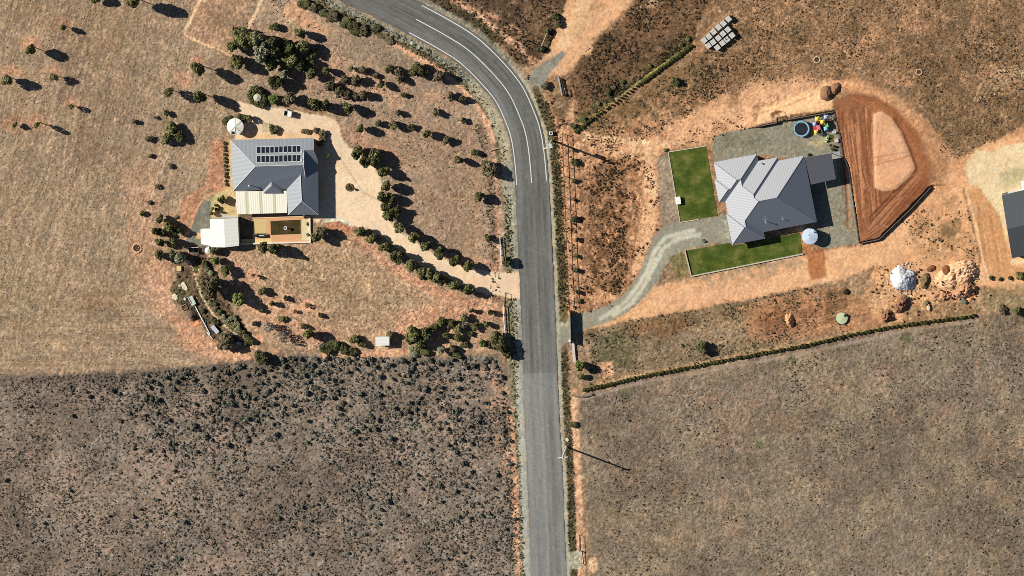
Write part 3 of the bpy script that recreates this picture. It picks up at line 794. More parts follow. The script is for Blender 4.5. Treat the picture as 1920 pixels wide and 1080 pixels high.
# wheel marks across the western paddock
for pl in ([(150, 120), (128, 220), (118, 330), (112, 430), (90, 520)], [(162, 122), (140, 222), (130, 332), (124, 432), (102, 522)], [(300, 130), (330, 230), (300, 330), (270, 400), (262, 470)], [(20, 560), (90, 600), (200, 640), (330, 655), (420, 660)], [(20, 572), (90, 612), (200, 652), (330, 667)], [(120, 530), (180, 535), (225, 575), (255, 600)], [(130, 545), (175, 550), (212, 585), (250, 612)], [(640, 300), (680, 360), (760, 400)], [(790, 290), (830, 350), (870, 420)], [(800, 286), (842, 350), (884, 420)]):
    Ln(pl, 3.0, rnd.choice([(204, 172, 136), (140, 112, 84)]), 3, 1.5, op=0.4)
for k in range(9):
    Ln([(300 - 8 * k, 560), (320 - 8 * k, 630 + 2 * k), (370 - 10 * k, 662 + 2 * k), (430 - 12 * k, 672 + 2 * k)], 2.0, (206, 172, 136), 2.5, 1, op=0.4)

# --- bare soil shows through everywhere, then fine grain and painted tuft shadows
NWi, NWm = pmask(NWP, 10, 6)
ang = np.radians(74.0)
st1 = vn(U[NWi] * math.sin(ang) - V[NWi] * -math.cos(ang) + 10 * R140[NWi], U[NWi] * math.cos(ang) - V[NWi] * math.sin(ang), 5.0, 3, 46)
st2 = vn(U[NWi] + 6 * R50[NWi], V[NWi] + 8 * R140[NWi], 60, 4, 4.5)
wv = sstep((V[NWi] - 480) / 140)
stk = st1 * (1 - wv) + st2 * wv - 0.5
u_, v_ = U[NWi], V[NWi]
mow = np.sin(2 * np.pi * (u_ + 0.30 * v_ + 26 * (R140[NWi] - 0.5) + 7 * (R50[NWi] - 0.5)) / 5.7) * (1 - wv) + np.sin(2 * np.pi * (v_ - 0.02 * u_ + 18 * (R140[NWi] - 0.5)) / 5.2) * wv
mow *= np.clip(fb(u_, v_, 70, 5) * 1.6 - 0.35, 0, 1)
ALB[NWi] *= (1 + (0.40 * stk + 0.17 * mow) * NWm)[:, None]
LWi, LWm = pmask([(470, 470), (700, 480), (860, 560), (700, 640), (500, 600)], 40, 10)
ALB[LWi] *= (1 + 0.22 * (vn(U[LWi], V[LWi] + 10 * R140[LWi], 60, 4, 5) - 0.5) * LWm)[:, None]
n2 = vn(U, V, 2.1, 9); n3 = vn(U, V, 3.6, 10); wn_ = rng.random(NV)
low = 1 + 0.14 * (R50 - 0.5) + 0.12 * (R16 - 0.5) + 0.10 * (R140 - 0.5)
fine = 0.50 * (n2 - 0.5) + 0.34 * (n3 - 0.5) + 0.20 * (wn_ - 0.5)
ALB *= low[:, None]
f9 = fb(U, V, 8, 7) - 0.5; f24 = fb(U, V, 24, 9) - 0.5
fib = vn(U + 3 * R16, V, 1.7, 5, 4.6) + vn(U * 0.8 + V * 0.6, V * 0.8 - U * 0.6, 1.6, 6, 4.4) - 1.0
ALB *= np.exp(SPK * (1.8 * fine + 0.46 * f9 + 0.34 * f24 + 0.34 * fib))[:, None]
dk = sstep((n2 * 0.6 + vn(U, V, 2.8, 11) * 0.4 - 0.66) / 0.10) * SPK * 0.34  # dark specks put the short shadows of grass tufts into the colour
ALB *= (1 - dk)[:, None]
warm = (vn(U, V, 11, 6) - 0.5) * 0.10
ALB[:, 0] *= 1 + warm; ALB[:, 2] *= 1 - warm
# raised bank and pad
def rise(pts, h, fade):
    ix = bbox(pts, fade + 6)
    sd = seg_dist(U[ix], V[ix], pts, True); sd = np.where(inside(U[ix], V[ix], pts), -sd, sd)
    GZ[ix] = np.maximum(GZ[ix], h * (1 - sstep(np.maximum(sd, 0) / fade)))


PADW = [(1566, 209), (1577, 254), (1582, 288), (1593, 313), (1613, 453), (1647, 446), (1743, 349)]      # walled sides
padp = PADW + [(1746, 318), (1722, 245), (1680, 200), (1640, 178), (1600, 172), (1566, 190)]
ix = bbox(padp, 60)
sd_w = seg_dist(U[ix], V[ix], PADW)
ins = inside(U[ix], V[ix], padp)
sd_a = seg_dist(U[ix], V[ix], padp[6:] + [padp[0]])
GZ[ix] = np.where(ins, 0.62, 0)
out = (~ins) & (sd_a < 42) & (sd_a < sd_w - 0.5)
GZ[ix] = np.where(out, 0.62 * (1 - sstep(sd_a / 42)), GZ[ix])
mix, mm = pmask(MND, 14, 1); GZ[mix] += 0.35 * mm
bank = [(1424, 234.5), (1456, 227.5), (1456, 218.5), (1474, 214.5), (1477, 221.5), (1562, 207), (1558, 196), (1500, 208), (1430, 226)]
bx = bbox(bank, 40); bi = inside(U[bx], V[bx], bank)
nb = seg_dist(U[bx], V[bx], bank[5:] + [bank[0]])
GZ[bx] = np.maximum(GZ[bx], np.where(bi, 0.8, np.where((V[bx] < 236 - (U[bx] - 1424) * 0.22) & (nb < 36), 0.8 * (1 - sstep(nb / 36)), 0)))
# flat under the road
rd = seg_dist(U, V, [tuple(q) for q in RC[::2]])
REL *= sstep((rd - 31) / 6)
REL *= np.where((abs(U - 960) < 1010) & (abs(V - 540) < 600), 1, 0)
ZZ = GZ + REL * (0.085 * (n2 - 0.5) + 0.09 * (n3 - 0.5) + 0.035 * (wn_ - 0.5)) - 0.06 * (1 - sstep((rd - 30) / 8))
far = sstep((np.maximum(abs(U - 960) - 1060, abs(V - 540) - 640)) / 120)      # plain paddock beyond the surveyed block
ALB += (lin((158, 130, 100))[None] * (1 + 0.25 * (fb(U, V, 900, 4) - 0.5))[:, None] - ALB) * far[:, None]
lum = ALB @ np.array([0.3, 0.59, 0.11]); sat = np.where(U < 990, 0.92, np.where(V > 620, 0.92, 1.0))
ALB = lum[:, None] + (ALB - lum[:, None]) * sat[:, None]
ALB = np.clip(ALB / KX, 0.01, 0.8)
ii = np.arange(NV).reshape(GS)
quads = np.stack([ii[:-1, :-1].ravel(), ii[1:, :-1].ravel(), ii[1:, 1:].ravel(), ii[:-1, 1:].ravel()], 1)
gm = attr_mat('soil_and_dry_grass', 5.0, 0.24, 0.5, fine2=2.6)
gme = raw_mesh('ground', np.stack([XX, YY, ZZ], 1), quads, gm)
ca = gme.color_attributes.new('soil', 'FLOAT_COLOR', 'POINT')
ca.data.foreach_set('color', np.concatenate([ALB, np.clip(SPK, 0, 1.2)[:, None]], 1).astype(np.float32).ravel())
tag(link('ground', gme), kind='structure')


def gz(px, py):
    """height of the ground at a survey point"""
    p = W(px, py, 0)
    i = int(np.clip(np.searchsorted(GX, p[0]), 0, len(GX) - 1)); j = int(np.clip(np.searchsorted(GY, p[1]), 0, len(GY) - 1))
    return float(GZ.reshape(GS)[i, j])


# ------------------------------------------------------------------ road
nx = 27
offs = np.linspace(-1, 1, nx)
RP = spline([tuple(q) for q in RC], 2.2)
tg2 = np.gradient(RP, axis=0); tg2 /= np.linalg.norm(tg2, axis=1)[:, None]; RN2 = np.stack([-tg2[:, 1], tg2[:, 0]], 1)
hw = 32 + 1.2 * sstep((RP[:, 1] - 700) / 200)
pu = RP[:, None, :] + RN2[:, None, :] * (offs[None, :, None] * hw[:, None, None])
edge = (vn(pu[..., 0].ravel(), pu[..., 1].ravel(), 6, 2).reshape(pu.shape[:2]) - 0.5) * 1.6
pu = pu + RN2[:, None, :] * (edge * (abs(offs)[None] > 0.99) * np.sign(offs)[None])[..., None]
fl = pu.reshape(-1, 2)
rw = WA(fl[:, 0], fl[:, 1]); rw[:, 2] = 0.03
al = np.repeat(np.arange(len(RP)) * 2.2, nx); ac = np.tile(offs, len(RP)); yy = fl[:, 1]
grey = np.tile(lin((110, 109, 104)), (len(fl), 1)); pale = lin((148, 146, 140))
mixl = np.zeros(len(fl))
wt = np.zeros(len(fl))
for c, w_ in ((-0.72, 0.10), (-0.30, 0.10), (0.28, 0.10), (0.70, 0.10)): wt += np.exp(-((ac - c) / w_) ** 2)
south = sstep((yy - 360) / 120); 
mixl += south * (0.30 * np.exp(-((ac - 0.02) / 0.10) ** 2) + 0.24 * np.exp(-((abs(ac) - 0.86) / 0.10) ** 2) + 0.15 * wt)
mixl += (1 - south) * (0.35 * np.exp(-((ac - 0.62) / 0.22) ** 2)) * sstep((yy + 40) / 120)
mixl += 0.42 * sstep((yy - 698) / 2.0) * np.where(ac > -0.08, 1, 0.55) + 0.12 * sstep((yy - 560) / 100)
mixl += 0.5 * (vn(al, ac * 30, 60, 4, 2.0) - 0.5) + 0.20 * (vn(al, ac * 30, 9, 5, 3) - 0.5)
mixl = np.clip(mixl * 1.25, -0.3, 1.1)
rc_ = grey + (pale - grey) * mixl[:, None]
rc_ *= np.exp(0.26 * (rng.random(len(fl)) - 0.5))[:, None]
rii = np.arange(len(fl)).reshape(len(RP), nx)
rq = np.stack([rii[:-1, :-1].ravel(), rii[:-1, 1:].ravel(), rii[1:, 1:].ravel(), rii[1:, :-1].ravel()], 1)
rm = attr_mat('asphalt', 9.0, 0.10, 0.12, 0.9, 2.5)
rme = raw_mesh('road', rw, rq[:, ::-1], rm)
if rme.polygons[0].normal.z < 0: rme.flip_normals()
ca = rme.color_attributes.new('soil', 'FLOAT_COLOR', 'POINT')
ca.data.foreach_set('color', np.concatenate([np.clip(rc_ / KX, 0.01, 0.8), np.ones((len(fl), 1))], 1).astype(np.float32).ravel())
tag(link('road', rme), kind='structure')
wmat = mat('road_paint', (226, 226, 220), 0.7, 0.2, 0.16, 1.2, fine=14)
for o_, s, e in ((28.2, (767, 62), 351), (0, (780, 36), 346), (-28.2, (792, 10), 342)):
    ctr = RP + RN2 * o_
    k0 = int(np.argmin(np.hypot(ctr[:, 0] - s[0], ctr[:, 1] - s[1]))); k1 = int(np.argmin(abs(ctr[:, 1] - e) + 1000 * (RP[:, 1] < 200)))
    a = ctr[k0:k1] + RN2[k0:k1] * 0.85; b_ = ctr[k0:k1] - RN2[k0:k1] * 0.85
    pts = np.concatenate([a, b_]); w_ = WA(pts[:, 0], pts[:, 1]); w_[:, 2] = 0.036
    n = k1 - k0; i_ = np.arange(n - 1)
    me = raw_mesh('road_marking', w_, np.stack([i_, i_ + 1, n + i_ + 1, n + i_], 1), wmat)
    if me.polygons[0].normal.z < 0: me.flip_normals()
    tag(link('road_marking', me), kind='structure')
# ------------------------------------------------------------------ buildings
def w3(l): return [W(*p) for p in l]


M_blue = ribbed('blue_grey_roof_sheet', (0.080, 0.094, 0.112), 0.30, 0.60, 0.8, 0.06, 0.05, raw=True, ior=2.2)
M_char = ribbed('slate_roof_sheet', (0.030, 0.034, 0.042), 0.36, 0.54, 1.0, 0.045, 0.05, raw=True, ior=2.8)
M_flat = ribbed('patio_roof_sheet', (0.075, 0.08, 0.09), 0.42, 0.55, 0.4, 0.08, 0.04, raw=True)
M_cream = ribbed('cream_sheet', (0.80, 0.76, 0.62), 0.5, 0.5, 0.3, 0.25, 0.03, raw=True)
M_cream2 = ribbed('cream_roof_sheet', (0.80, 0.77, 0.68), 0.9, 0.5, 0.3, 0.1, 0.02, raw=True)
M_sky = ribbed('translucent_sheet', (0.58, 0.54, 0.36), 0.5, 0.4, 0.3, 0.25, 0.03, raw=True)
M_gut = mat('pale_gutter', (0.62, 0.62, 0.60), 0.5, 0.3, 0.05, raw=True)
M_gutd = mat('slate_fascia', (0.45, 0.44, 0.42), 0.5, 0.3, 0.05, raw=True)
M_brick = mat('red_brown_brick', (0.25, 0.15, 0.10), 0.9, 0.1, 0.2, 3, raw=True)
M_wall = mat('cream_render', (0.62, 0.56, 0.45), 0.9, 0.1, 0.06, raw=True)
M_glass = mat('window_glass', (0.03, 0.035, 0.04), 0.1, 0.6, 0.05, raw=True)
M_frame = mat('white_window_frame', (0.7, 0.7, 0.68), 0.5, 0.3, 0.03, raw=True)
M_steel = mat('galvanised_steel', (0.5, 0.52, 0.53), 0.4, 0.5, 0.08, metal=0.3, raw=True)
M_white = mat('white_paint', (0.80, 0.79, 0.75), 0.6, 0.3, 0.05, raw=True)
M_dark = mat('dark_painted_steel', (0.03, 0.032, 0.036), 0.5, 0.3, 0.1, raw=True)
M_timber = mat('weathered_timber', (0.24, 0.19, 0.14), 0.9, 0.1, 0.25, 4, raw=True)
M_conc = mat('concrete', (164, 160, 150), 0.9, 0.15, 0.12, 1.2, bump=0.1)
M_panel = mat('solar_cell', (0.012, 0.014, 0.024), 0.25, 0.5, 0.2, 1.5, raw=True)


def window(parent, a, b, z0, z1):
    """window set in the wall from a to b (world xy), facing the side to the walker's right"""
    a, b = np.array(a[:2]), np.array(b[:2])
    d = (b - a); l = np.linalg.norm(d); d /= l; n = np.array([d[1], -d[0]]) * 0.04
    def q(s, t, k): p = a + d * s + n * k; return (p[0], p[1], t)
    m = MB()
    m.add([q(0, z0, 1), q(l, z0, 1), q(l, z1, 1), q(0, z1, 1), q(0, z0, -1), q(l, z0, -1), q(l, z1, -1), q(0, z1, -1)], [(0, 1, 2, 3), (4, 7, 6, 5), (0, 4, 5, 1), (1, 5, 6, 2), (2, 6, 7, 3), (3, 7, 4, 0)])
    f = m.build('window', M_frame, parent)
    g = MB(); e = 0.06
    g.add([q(e, z0 + e, 1.3), q(l - e, z0 + e, 1.3), q(l - e, z1 - e, 1.3), q(e, z1 - e, 1.3)], [(0, 1, 2, 3)])
    WLOC[f.name] = WLOC[parent.name]
    p = g.build('pane', M_glass, None); p.parent = f
    me = p.data
    for v in me.vertices: v.co -= Vector(WLOC[parent.name])
    return f


def door(parent, a, b, z1, m):
    a, b = np.array(a[:2]), np.array(b[:2])
    d = (b - a); l = np.linalg.norm(d); d /= l; n = np.array([d[1], -d[0]]) * 0.045
    def q(s, t, k): p = a + d * s + n * k; return (p[0], p[1], t)
    x = MB()
    x.add([q(0, 0.05, 1), q(l, 0.05, 1), q(l, z1, 1), q(0, z1, 1), q(0, 0.05, -1), q(l, 0.05, -1), q(l, z1, -1), q(0, z1, -1)], [(0, 1, 2, 3), (4, 7, 6, 5), (0, 4, 5, 1), (1, 5, 6, 2), (2, 6, 7, 3), (3, 7, 4, 0)])
    o = x.build('door', m, parent)
    h = MB(); c = q(l * 0.88, 1.0, 1.8); h.box(c, (0.05, 0.05, 0.14))
    ho = h.build('handle', M_steel, None); ho.parent = o
    for v in ho.data.vertices: v.co -= Vector(WLOC[parent.name])
    return o


def lerp2(a, b, t): return (a[0] + (b[0] - a[0]) * t, a[1] + (b[1] - a[1]) * t)


# --- western house
H1 = empty('house', tuple(W(515, 330, 0)), 'blue grey hip roofed house with solar panels and a cream verandah', 'house')
ze = 2.7
r1, r2 = (479, 311.7, 5.1), (569, 309, 5.1)
gn, gs = (570, 281.7, 3.84), (572.5, 332.5, 3.84)
nw, ne, sw = (432.5, 262.5, ze), (588.5, 258.6, ze), (436.7, 358.3, ze)
vk, e1, e2 = (588.5, 281.2, 3.80), (596.2, 302, ze), (597, 402.5, ze)
w1, w2, ws, vb = (563.3, 327.5, 4.22), (565.8, 376.7, 4.22), (540, 403, ze), (537.5, 355, ze)
faces = [[nw, ne, vk, gn, r2, r1], [nw, r1, sw], [sw, r1, r2, gs, w1, vb], [gn, r2, gs], [gn, vk, e1], [gn, e1, gs], [gs, e1, w2, w1], [e1, e2, w2], [vb, w1, w2, ws], [ws, w2, e2]]
eave = w3([nw, ne, (589.5, 301, ze), e1, e2, ws, vb, sw])
rf = roof('roof', [w3(f) for f in faces], M_blue, H1, eave, M_gut)
rc = MB()     # ridge and hip capping
for a, b in ((r1, r2), (nw, r1), (sw, r1), (w1, w2), (w2, ws), (w2, e2), (r2, gn), (r2, gs)):
    p, q = W(*a), W(*b); rc.tube((p[0], p[1], p[2] + 0.02), (q[0], q[1], q[2] + 0.02), 0.07, 6)
rco = rc.build('ridge_capping', M_gut, H1)
foot = [W(*p, 2.55)[:2] for p in ((437, 267), (585, 263.5), (586, 300), (592.5, 306), (592.5, 397.5), (544, 398.5), (541.5, 353.5), (441, 354.5))]
MB().prism([tuple(p) for p in foot], -0.1, 2.53).build('wall', M_brick, H1)
gf = MB(); p0, p1 = W(588.3, 259.5, 2.72), W(588.3, 281, 3.78)
gf.add([(p0[0], p0[1], 2.55), (p1[0], p1[1], 2.55), (p1[0], p1[1], p1[2] - 0.02)], [(0, 1, 2)]); gf.build('gable', M_brick, H1)
for t0, t1 in ((0.12, 0.2), (0.36, 0.44), (0.66, 0.78)):
    window(H1, lerp2(foot[1], foot[0], t0), lerp2(foot[1], foot[0], t1), 0.9, 2.1)
for t0, t1 in ((0.3, 0.42), (0.6, 0.72)):
    window(H1, lerp2(foot[4], foot[3], t0), lerp2(foot[4], foot[3], t1), 0.9, 2.1)
for t0, t1 in ((0.25, 0.4), (0.62, 0.75)):
    window(H1, lerp2(foot[0], foot[7], t0), lerp2(foot[0], foot[7], t1), 0.9, 2.1)
door(H1, lerp2(foot[4], foot[3], 0.82), lerp2(foot[4], foot[3], 0.92), 2.1, M_timber)
# gablet over the verandah
da, db, dl, dr = (509, 340.5, 3.64), (509, 348.3, 3.62), (493.8, 362.6, 2.82), (529.6, 362.6, 2.82)
dm = roof('gablet', [w3([da, db, dl, (493.8, 356.5, 2.84)]), w3([db, dr, dl]), w3([da, (529, 356.5, 2.84), dr, db])], M_blue, H1)
# flue
fl = MB(); b = W(469.2, 346.5, 3.0); fl.cyl(b, 0.09, 2.9, 4.5, 12); fl.cyl(b, 0.2, 4.5, 4.62, 14); fl.cyl(b, 0.24, 4.68, 4.8, 14, 0.08)
fl.build('flue', M_steel, H1)
# solar panels, two rows of ten on the north slope
A_, B_, C_ = W(*nw), W(*ne), W(*r1)
nrm = Vector(np.cross(B_ - A_, C_ - A_)).normalized()
if nrm.z < 0: nrm = -nrm


def on_slope(px, py):
    """point of the north roof plane seen at px, py"""
    d = FW * FP + RT * (px - 960) + UP * (540 - py)
    n = np.array(nrm); t = np.dot(A_ - CAM, n) / np.dot(d, n)
    return CAM + d * t


panel_me = None
for row, (ya, yb, sl_) in enumerate(((275.2, 288.0, -2.6), (291.9, 305.2, -2.2))):
    for k in range(10):
        x0 = 481.4 + k * 8.33; x1 = x0 + 7.5; s_ = sl_ * k / 10
        c = [on_slope(x0, yb + s_), on_slope(x1, yb + s_), on_slope(x1, ya + s_), on_slope(x0, ya + s_)]
        up = np.array(nrm)
        m = MB()
        o4 = [p + up * 0.10 for p in c]; l4 = [p + up * 0.03 for p in c]
        m.add(l4 + o4, [(0, 1, 5, 4), (1, 2, 6, 5), (2, 3, 7, 6), (3, 0, 4, 7), (4, 5, 6, 7)], 0)
        cen = sum(o4) / 4
        i4 = [cen + (p - cen) * 0.90 + up * 0.004 for p in o4]
        m.add(i4, [(0, 1, 2, 3)], 1)
        m.build('solar_panel', [M_frame, M_panel], H1)
for yy_ in (284.2, 299.5):
    p = on_slope(565.5, yy_); MB().box((p[0], p[1], p[2] + 0.15), (0.35, 0.5, 0.25)).build('junction_box', M_frame, H1)
# verandah roof with translucent strips, posts
v0, v1, v2, v3 = (441.7, 359.0), (537.3, 357.6), (538.3, 399.2), (444.2, 401.7)


def vq(s, t, z):
    a, b = lerp2(v0, v1, s), lerp2(v3, v2, s)
    return W(*lerp2(a, b, t), z)


pv = [vq(0, 0, 2.62), vq(1, 0, 2.62), vq(1, 1, 2.45), vq(0, 1, 2.45)]
vr = roof('verandah_roof', [pv], M_cream, H1, pv, M_white, 0.12)
for s0, s1 in ((0.178, 0.240), (0.455, 0.515), (0.728, 0.785)):
    q4 = [vq(s0, 0.005, 2.63), vq(s1, 0.005, 2.63), vq(s1, 0.995, 2.46), vq(s0, 0.995, 2.46)]
    roof('skylight_strip', [q4], M_sky, H1)
for s in (0.02, 0.26, 0.5, 0.74, 0.97):
    p = vq(s, 0.97, 2.4); MB().box((p[0], p[1], 1.15), (0.1, 0.1, 2.32)).build('post', M_white, H1)

# --- cream shed with lean-to
SH = empty('shed', tuple(W(420, 440, 0)), 'cream gabled garden shed with a lower lean-to beside the terrace', 'shed')
a, b, c, d = (393.3, 410.8, 2.6), (445.8, 408.3, 2.6), (448.2, 460.8, 2.6), (395.0, 463.5, 2.6)
ra, rb = (419.8, 411.4, 3.1), (421.8, 463.8, 3.1)
roof('roof', [w3([a, ra, rb, d]), w3([ra, b, c, rb])], M_cream2, SH, w3([a, ra, b, c, rb, d]), M_white, 0.12)
fo = [tuple(W(*p, 2.5)[:2]) for p in ((394.5, 411.8), (444.8, 409.4), (447, 459.9), (396, 462.5))]
MB().prism(fo, -0.1, 2.55).build('wall', M_wall, SH)
l4 = [(375.8, 430.2, 2.15), (394.3, 429.4, 2.4), (395.0, 461.0, 2.4), (377.0, 457.6, 2.15)]
roof('lean_to_roof', [w3(l4)], M_cream2, SH, w3(l4), M_white, 0.12)
fo = [tuple(W(*p, 2.1)[:2]) for p in ((376.8, 431), (393.6, 430.2), (394.2, 459.5), (378, 456.8))]
MB().prism(fo, -0.1, 2.08).build('lean_to_wall', M_wall, SH)
door(SH, lerp2(fo[0], fo[3], 0.55), lerp2(fo[0], fo[3], 0.25), 2.0, M_white)
st = [tuple(W(*p, 0)[:2]) for p in ((368.5, 436.2), (377, 436.0), (377, 447.3), (368.7, 447.6))]
MB().prism(st, -0.05, 0.14).build('step', mat('salmon_paver', (214, 172, 128), 0.9, 0.1, 0.1, 2), SH)
st = [tuple(W(*p, 0)[:2]) for p in ((415.2, 400.5), (423.5, 400.0), (424, 404.3), (436.5, 403.8), (436.8, 411), (415.8, 412))]
tag(MB().prism(st, -0.05, 0.06).build('slab', mat('pale_lilac_concrete', (196, 194, 196), 0.9, 0.1, 0.08, 2)), 'pale grey L-shaped concrete slab against the shed end', 'slab')

# --- terrace: paving, lawn, retaining walls
def sheet(name, pts, z, m, **k):
    b = MB(); p = [W(*q, 0) for q in pts]
    p = [(x[0], x[1]) for x in p]
    b.prism(p, z - 0.12, z)
    return tag(b.build(name, m), kind='structure')


sheet('terrace_paving', ((474, 409.5), (580.5, 406.3), (581.3, 452.5), (474, 456.0)), 0.07, mat('salmon_paving', (226, 172, 128), 0.9, 0.1, 0.14, 1.2))
sheet('terrace_gravel', ((475, 411), (498.5, 410.2), (500, 444), (476, 445)), 0.078, mat('sand_gravel', (220, 192, 134), 0.95, 0.05, 0.16, 3))
sheet('terrace_border', ((453, 448.5), (508, 446.5), (510, 454.2), (453, 456.4)), 0.074, mat('yellow_gravel', (238, 206, 142), 0.95, 0.05, 0.12, 3))
sheet('terrace_pebble_bed', ((566, 411.6), (580.3, 411.0), (580.8, 450), (566, 450.4)), 0.078, mat('pale_pebbles', (228, 212, 168), 0.95, 0.05, 0.16, 4))


def grass_mat(name, c1, c2, c3, sc):
    m, nt, b = new_mat(name); N, L = nt.nodes, nt.links
    tc = N.new('ShaderNodeTexCoord')
    n1 = N.new('ShaderNodeTexNoise'); n1.inputs['Scale'].default_value = sc; n1.inputs['Detail'].default_value = 5; n1.inputs['Roughness'].default_value = 0.6
    n2 = N.new('ShaderNodeTexNoise'); n2.inputs['Scale'].default_value = 6.0; n2.inputs['Detail'].default_value = 4
    L.new(tc.outputs['Object'], n1.inputs['Vector']); L.new(tc.outputs['Object'], n2.inputs['Vector'])
    cr = N.new('ShaderNodeValToRGB'); e = cr.color_ramp.elements
    e[0].position = 0.36; e[0].color = (*alb(*c1), 1); e[1].position = 0.66; e[1].color = (*alb(*c3), 1)
    k = cr.color_ramp.elements.new(0.5); k.color = (*alb(*c2), 1)
    L.new(n1.outputs['Fac'], cr.inputs[0])
    mr = N.new('ShaderNodeMapRange'); mr.inputs['From Min'].default_value = 0.3; mr.inputs['From Max'].default_value = 0.7; mr.inputs['To Min'].default_value = 0.68; mr.inputs['To Max'].default_value = 1.32
    L.new(n2.outputs['Fac'], mr.inputs['Value'])
    vm = N.new('ShaderNodeVectorMath'); vm.operation = 'SCALE'; L.new(cr.outputs[0], vm.inputs[0]); L.new(mr.outputs['Result'], vm.inputs['Scale'])
    L.new(vm.outputs[0], b.inputs['Base Color']); b.inputs['Roughness'].default_value = 0.95; b.inputs['Specular IOR Level'].default_value = 0.05
    bp = N.new('ShaderNodeBump'); bp.inputs['Strength'].default_value = 0.5; bp.inputs['Distance'].default_value = 0.05
    L.new(n2.outputs['Fac'], bp.inputs['Height']); L.new(bp.outputs[0], b.inputs['Normal'])
    return m


M_lawn = grass_mat('green_lawn', (66, 82, 32), (84, 97, 40), (120, 118, 60), 0.35)
M_lawn2 = grass_mat('worn_lawn', (60, 60, 28), (76, 64, 38), (96, 74, 50), 0.5)
sheet('terrace_lawn', ((507, 414.2), (563.6, 411.8), (564, 438.6), (508.2, 440.4)), 0.085, M_lawn2)
RW = empty('retaining_wall', tuple(W(520, 455, 0)), 'white capped retaining wall round the paved terrace', 'retaining wall')
def wall_run(parent, pts, z0, z1, t, m, name='wall'):
    b = MB()
    for p, q in zip(pts[:-1], pts[1:]):
        a, c = W(*p, 0), W(*q, 0); dd = c - a; l = math.hypot(dd[0], dd[1])
        b.box(((a[0] + c[0]) / 2, (a[1] + c[1]) / 2, (z0 + z1) / 2), (l + t * 0.98, t, z1 - z0), math.atan2(dd[1], dd[0]))
        z1 += 0.002
    return b.build(name, m, parent)


wall_run(RW, [(580.9, 405.5), (581.7, 453.2), (453, 456.8)], -0.2, 0.35, 0.22, M_white)
wall_run(RW, [(580.9, 405.5), (581.7, 453.2), (453, 456.8)], 0.355, 0.41, 0.34, mat('white_capping', (244, 232, 206), 0.8, 0.1, 0.05), 'capping')
wall_run(RW, [(474, 408.6), (579.8, 405.3)], -0.1, 0.17, 0.2, mat('pale_coping', (238, 206, 160), 0.8, 0.1, 0.06), 'coping')

# --- eastern house: hips and valleys of a stepped plan
def Z(x, y, z): return (1220 + x / 4.8, 240 + y / 4.8, z)


ev_, sl2 = 2.75, 0.0106


def h(d): return ev_ + d * sl2


def Q(u, v, d=0.0):
    """plan point of the roof: u along the long side, v across, d = distance in from the eaves"""
    dx, dy = 0.9816 * u + 0.1908 * v, -0.1908 * u + 0.9816 * v
    p = W(1220 + (571 + dx) / 4.8, 240 + (311 + dy) / 4.8, ev_)
    return (p[0], p[1], h(d))


A, B, C2, Dd, E2, F = Q(-4, -2), Q(394, -2), Q(394, 62), Q(571, 62), Q(571, 94), Q(806, 94)
G, Hh, I, J, K2, K1 = Q(806, 700), Q(319, 700), Q(319, 759), Q(19, 759), Q(19, 472), Q(33, 472)
WN, SWc, S2, S1 = Q(33, 362), Q(-26, 362), Q(-26, 147), Q(-4, 147)
L2, L1, P1a, P1b, X1, Tt = Q(81.5, 254.5, 107.5), Q(103.5, 254.5, 107.5), Q(178, 180, 182), Q(212, 180, 182), Q(213.5, 181.5, 180.5), Q(213.5, 242.5, 180.5)
D1, D2, Q1, Q2 = Q(302, 331, 269), Q(302, 363, 269), Q(336, 397, 303), Q(503, 397, 303)
R1, R2, R3 = Q(176, 557, 143), Q(176, 615.5, 143), Q(162.5, 615.5, 143.5)
faces = [[A, B, P1b, P1a], [A, P1a, L1, S1], [S1, L1, L2, S2], [S2, L2, SWc], [SWc, L2, L1, P1a, P1b, X1, WN], [B, C2, Tt, X1, P1b], [C2, Dd, D1, Tt], [Dd, E2, D2, D1],
         [E2, F, Q2, Q1, D2], [F, G, Q2], [G, Hh, R1, Q1, Q2], [WN, X1, Tt, D1, D2, Q1, R1, R2, K1], [K1, R2, R3, K2], [K2, R3, J], [J, R3, R2, I], [I, R2, R1, Hh]]
H2 = empty('house', tuple(W(1430, 370, 0)), 'slate house with many pale and dark hip roof faces beside two lawns', 'house')
eave2 = [A, B, C2, Dd, E2, F, G, Hh, I, J, K2, K1, WN, SWc, S2, S1]
roof('roof', faces, M_char, H2, eave2, M_gutd, 0.2)
rc = MB()
for p, q in ((A, P1a), (B, P1b), (P1a, P1b), (X1, Tt), (Dd, D1), (D1, D2), (F, Q2), (G, Q2), (Q1, Q2), (Tt, D1), (D2, Q1), (Q1, R1), (R1, R2), (R3, J), (R2, I), (K2, R3), (S2, L2), (SWc, L2), (L1, P1a), (L2, L1)):
    rc.tube((p[0], p[1], p[2] + 0.02), (q[0], q[1], q[2] + 0.02), 0.06, 6)
rc.build('ridge_capping', mat('slate_capping', (0.20, 0.21, 0.23), 0.5, 0.3, 0.05, raw=True), H2)
fp = [Z(600, 330, 0), Z(935, 258, 0), Z(945, 318, 0), Z(1118, 296, 0), Z(1138, 318, 0), Z(1358, 280, 0), Z(1472, 825, 0), Z(1000, 915, 0), Z(1008, 968, 0), Z(758, 1025, 0), Z(705, 690, 0), Z(700, 640, 0), Z(632, 645, 0), Z(612, 470, 0)]
fp = [tuple(W(p[0], p[1], 2.6)[:2]) for p in fp]
MB().prism(fp, -0.1, 2.56).build('wall', mat('grey_brick', (0.24, 0.22, 0.20), 0.9, 0.1, 0.15, 3, raw=True), H2)
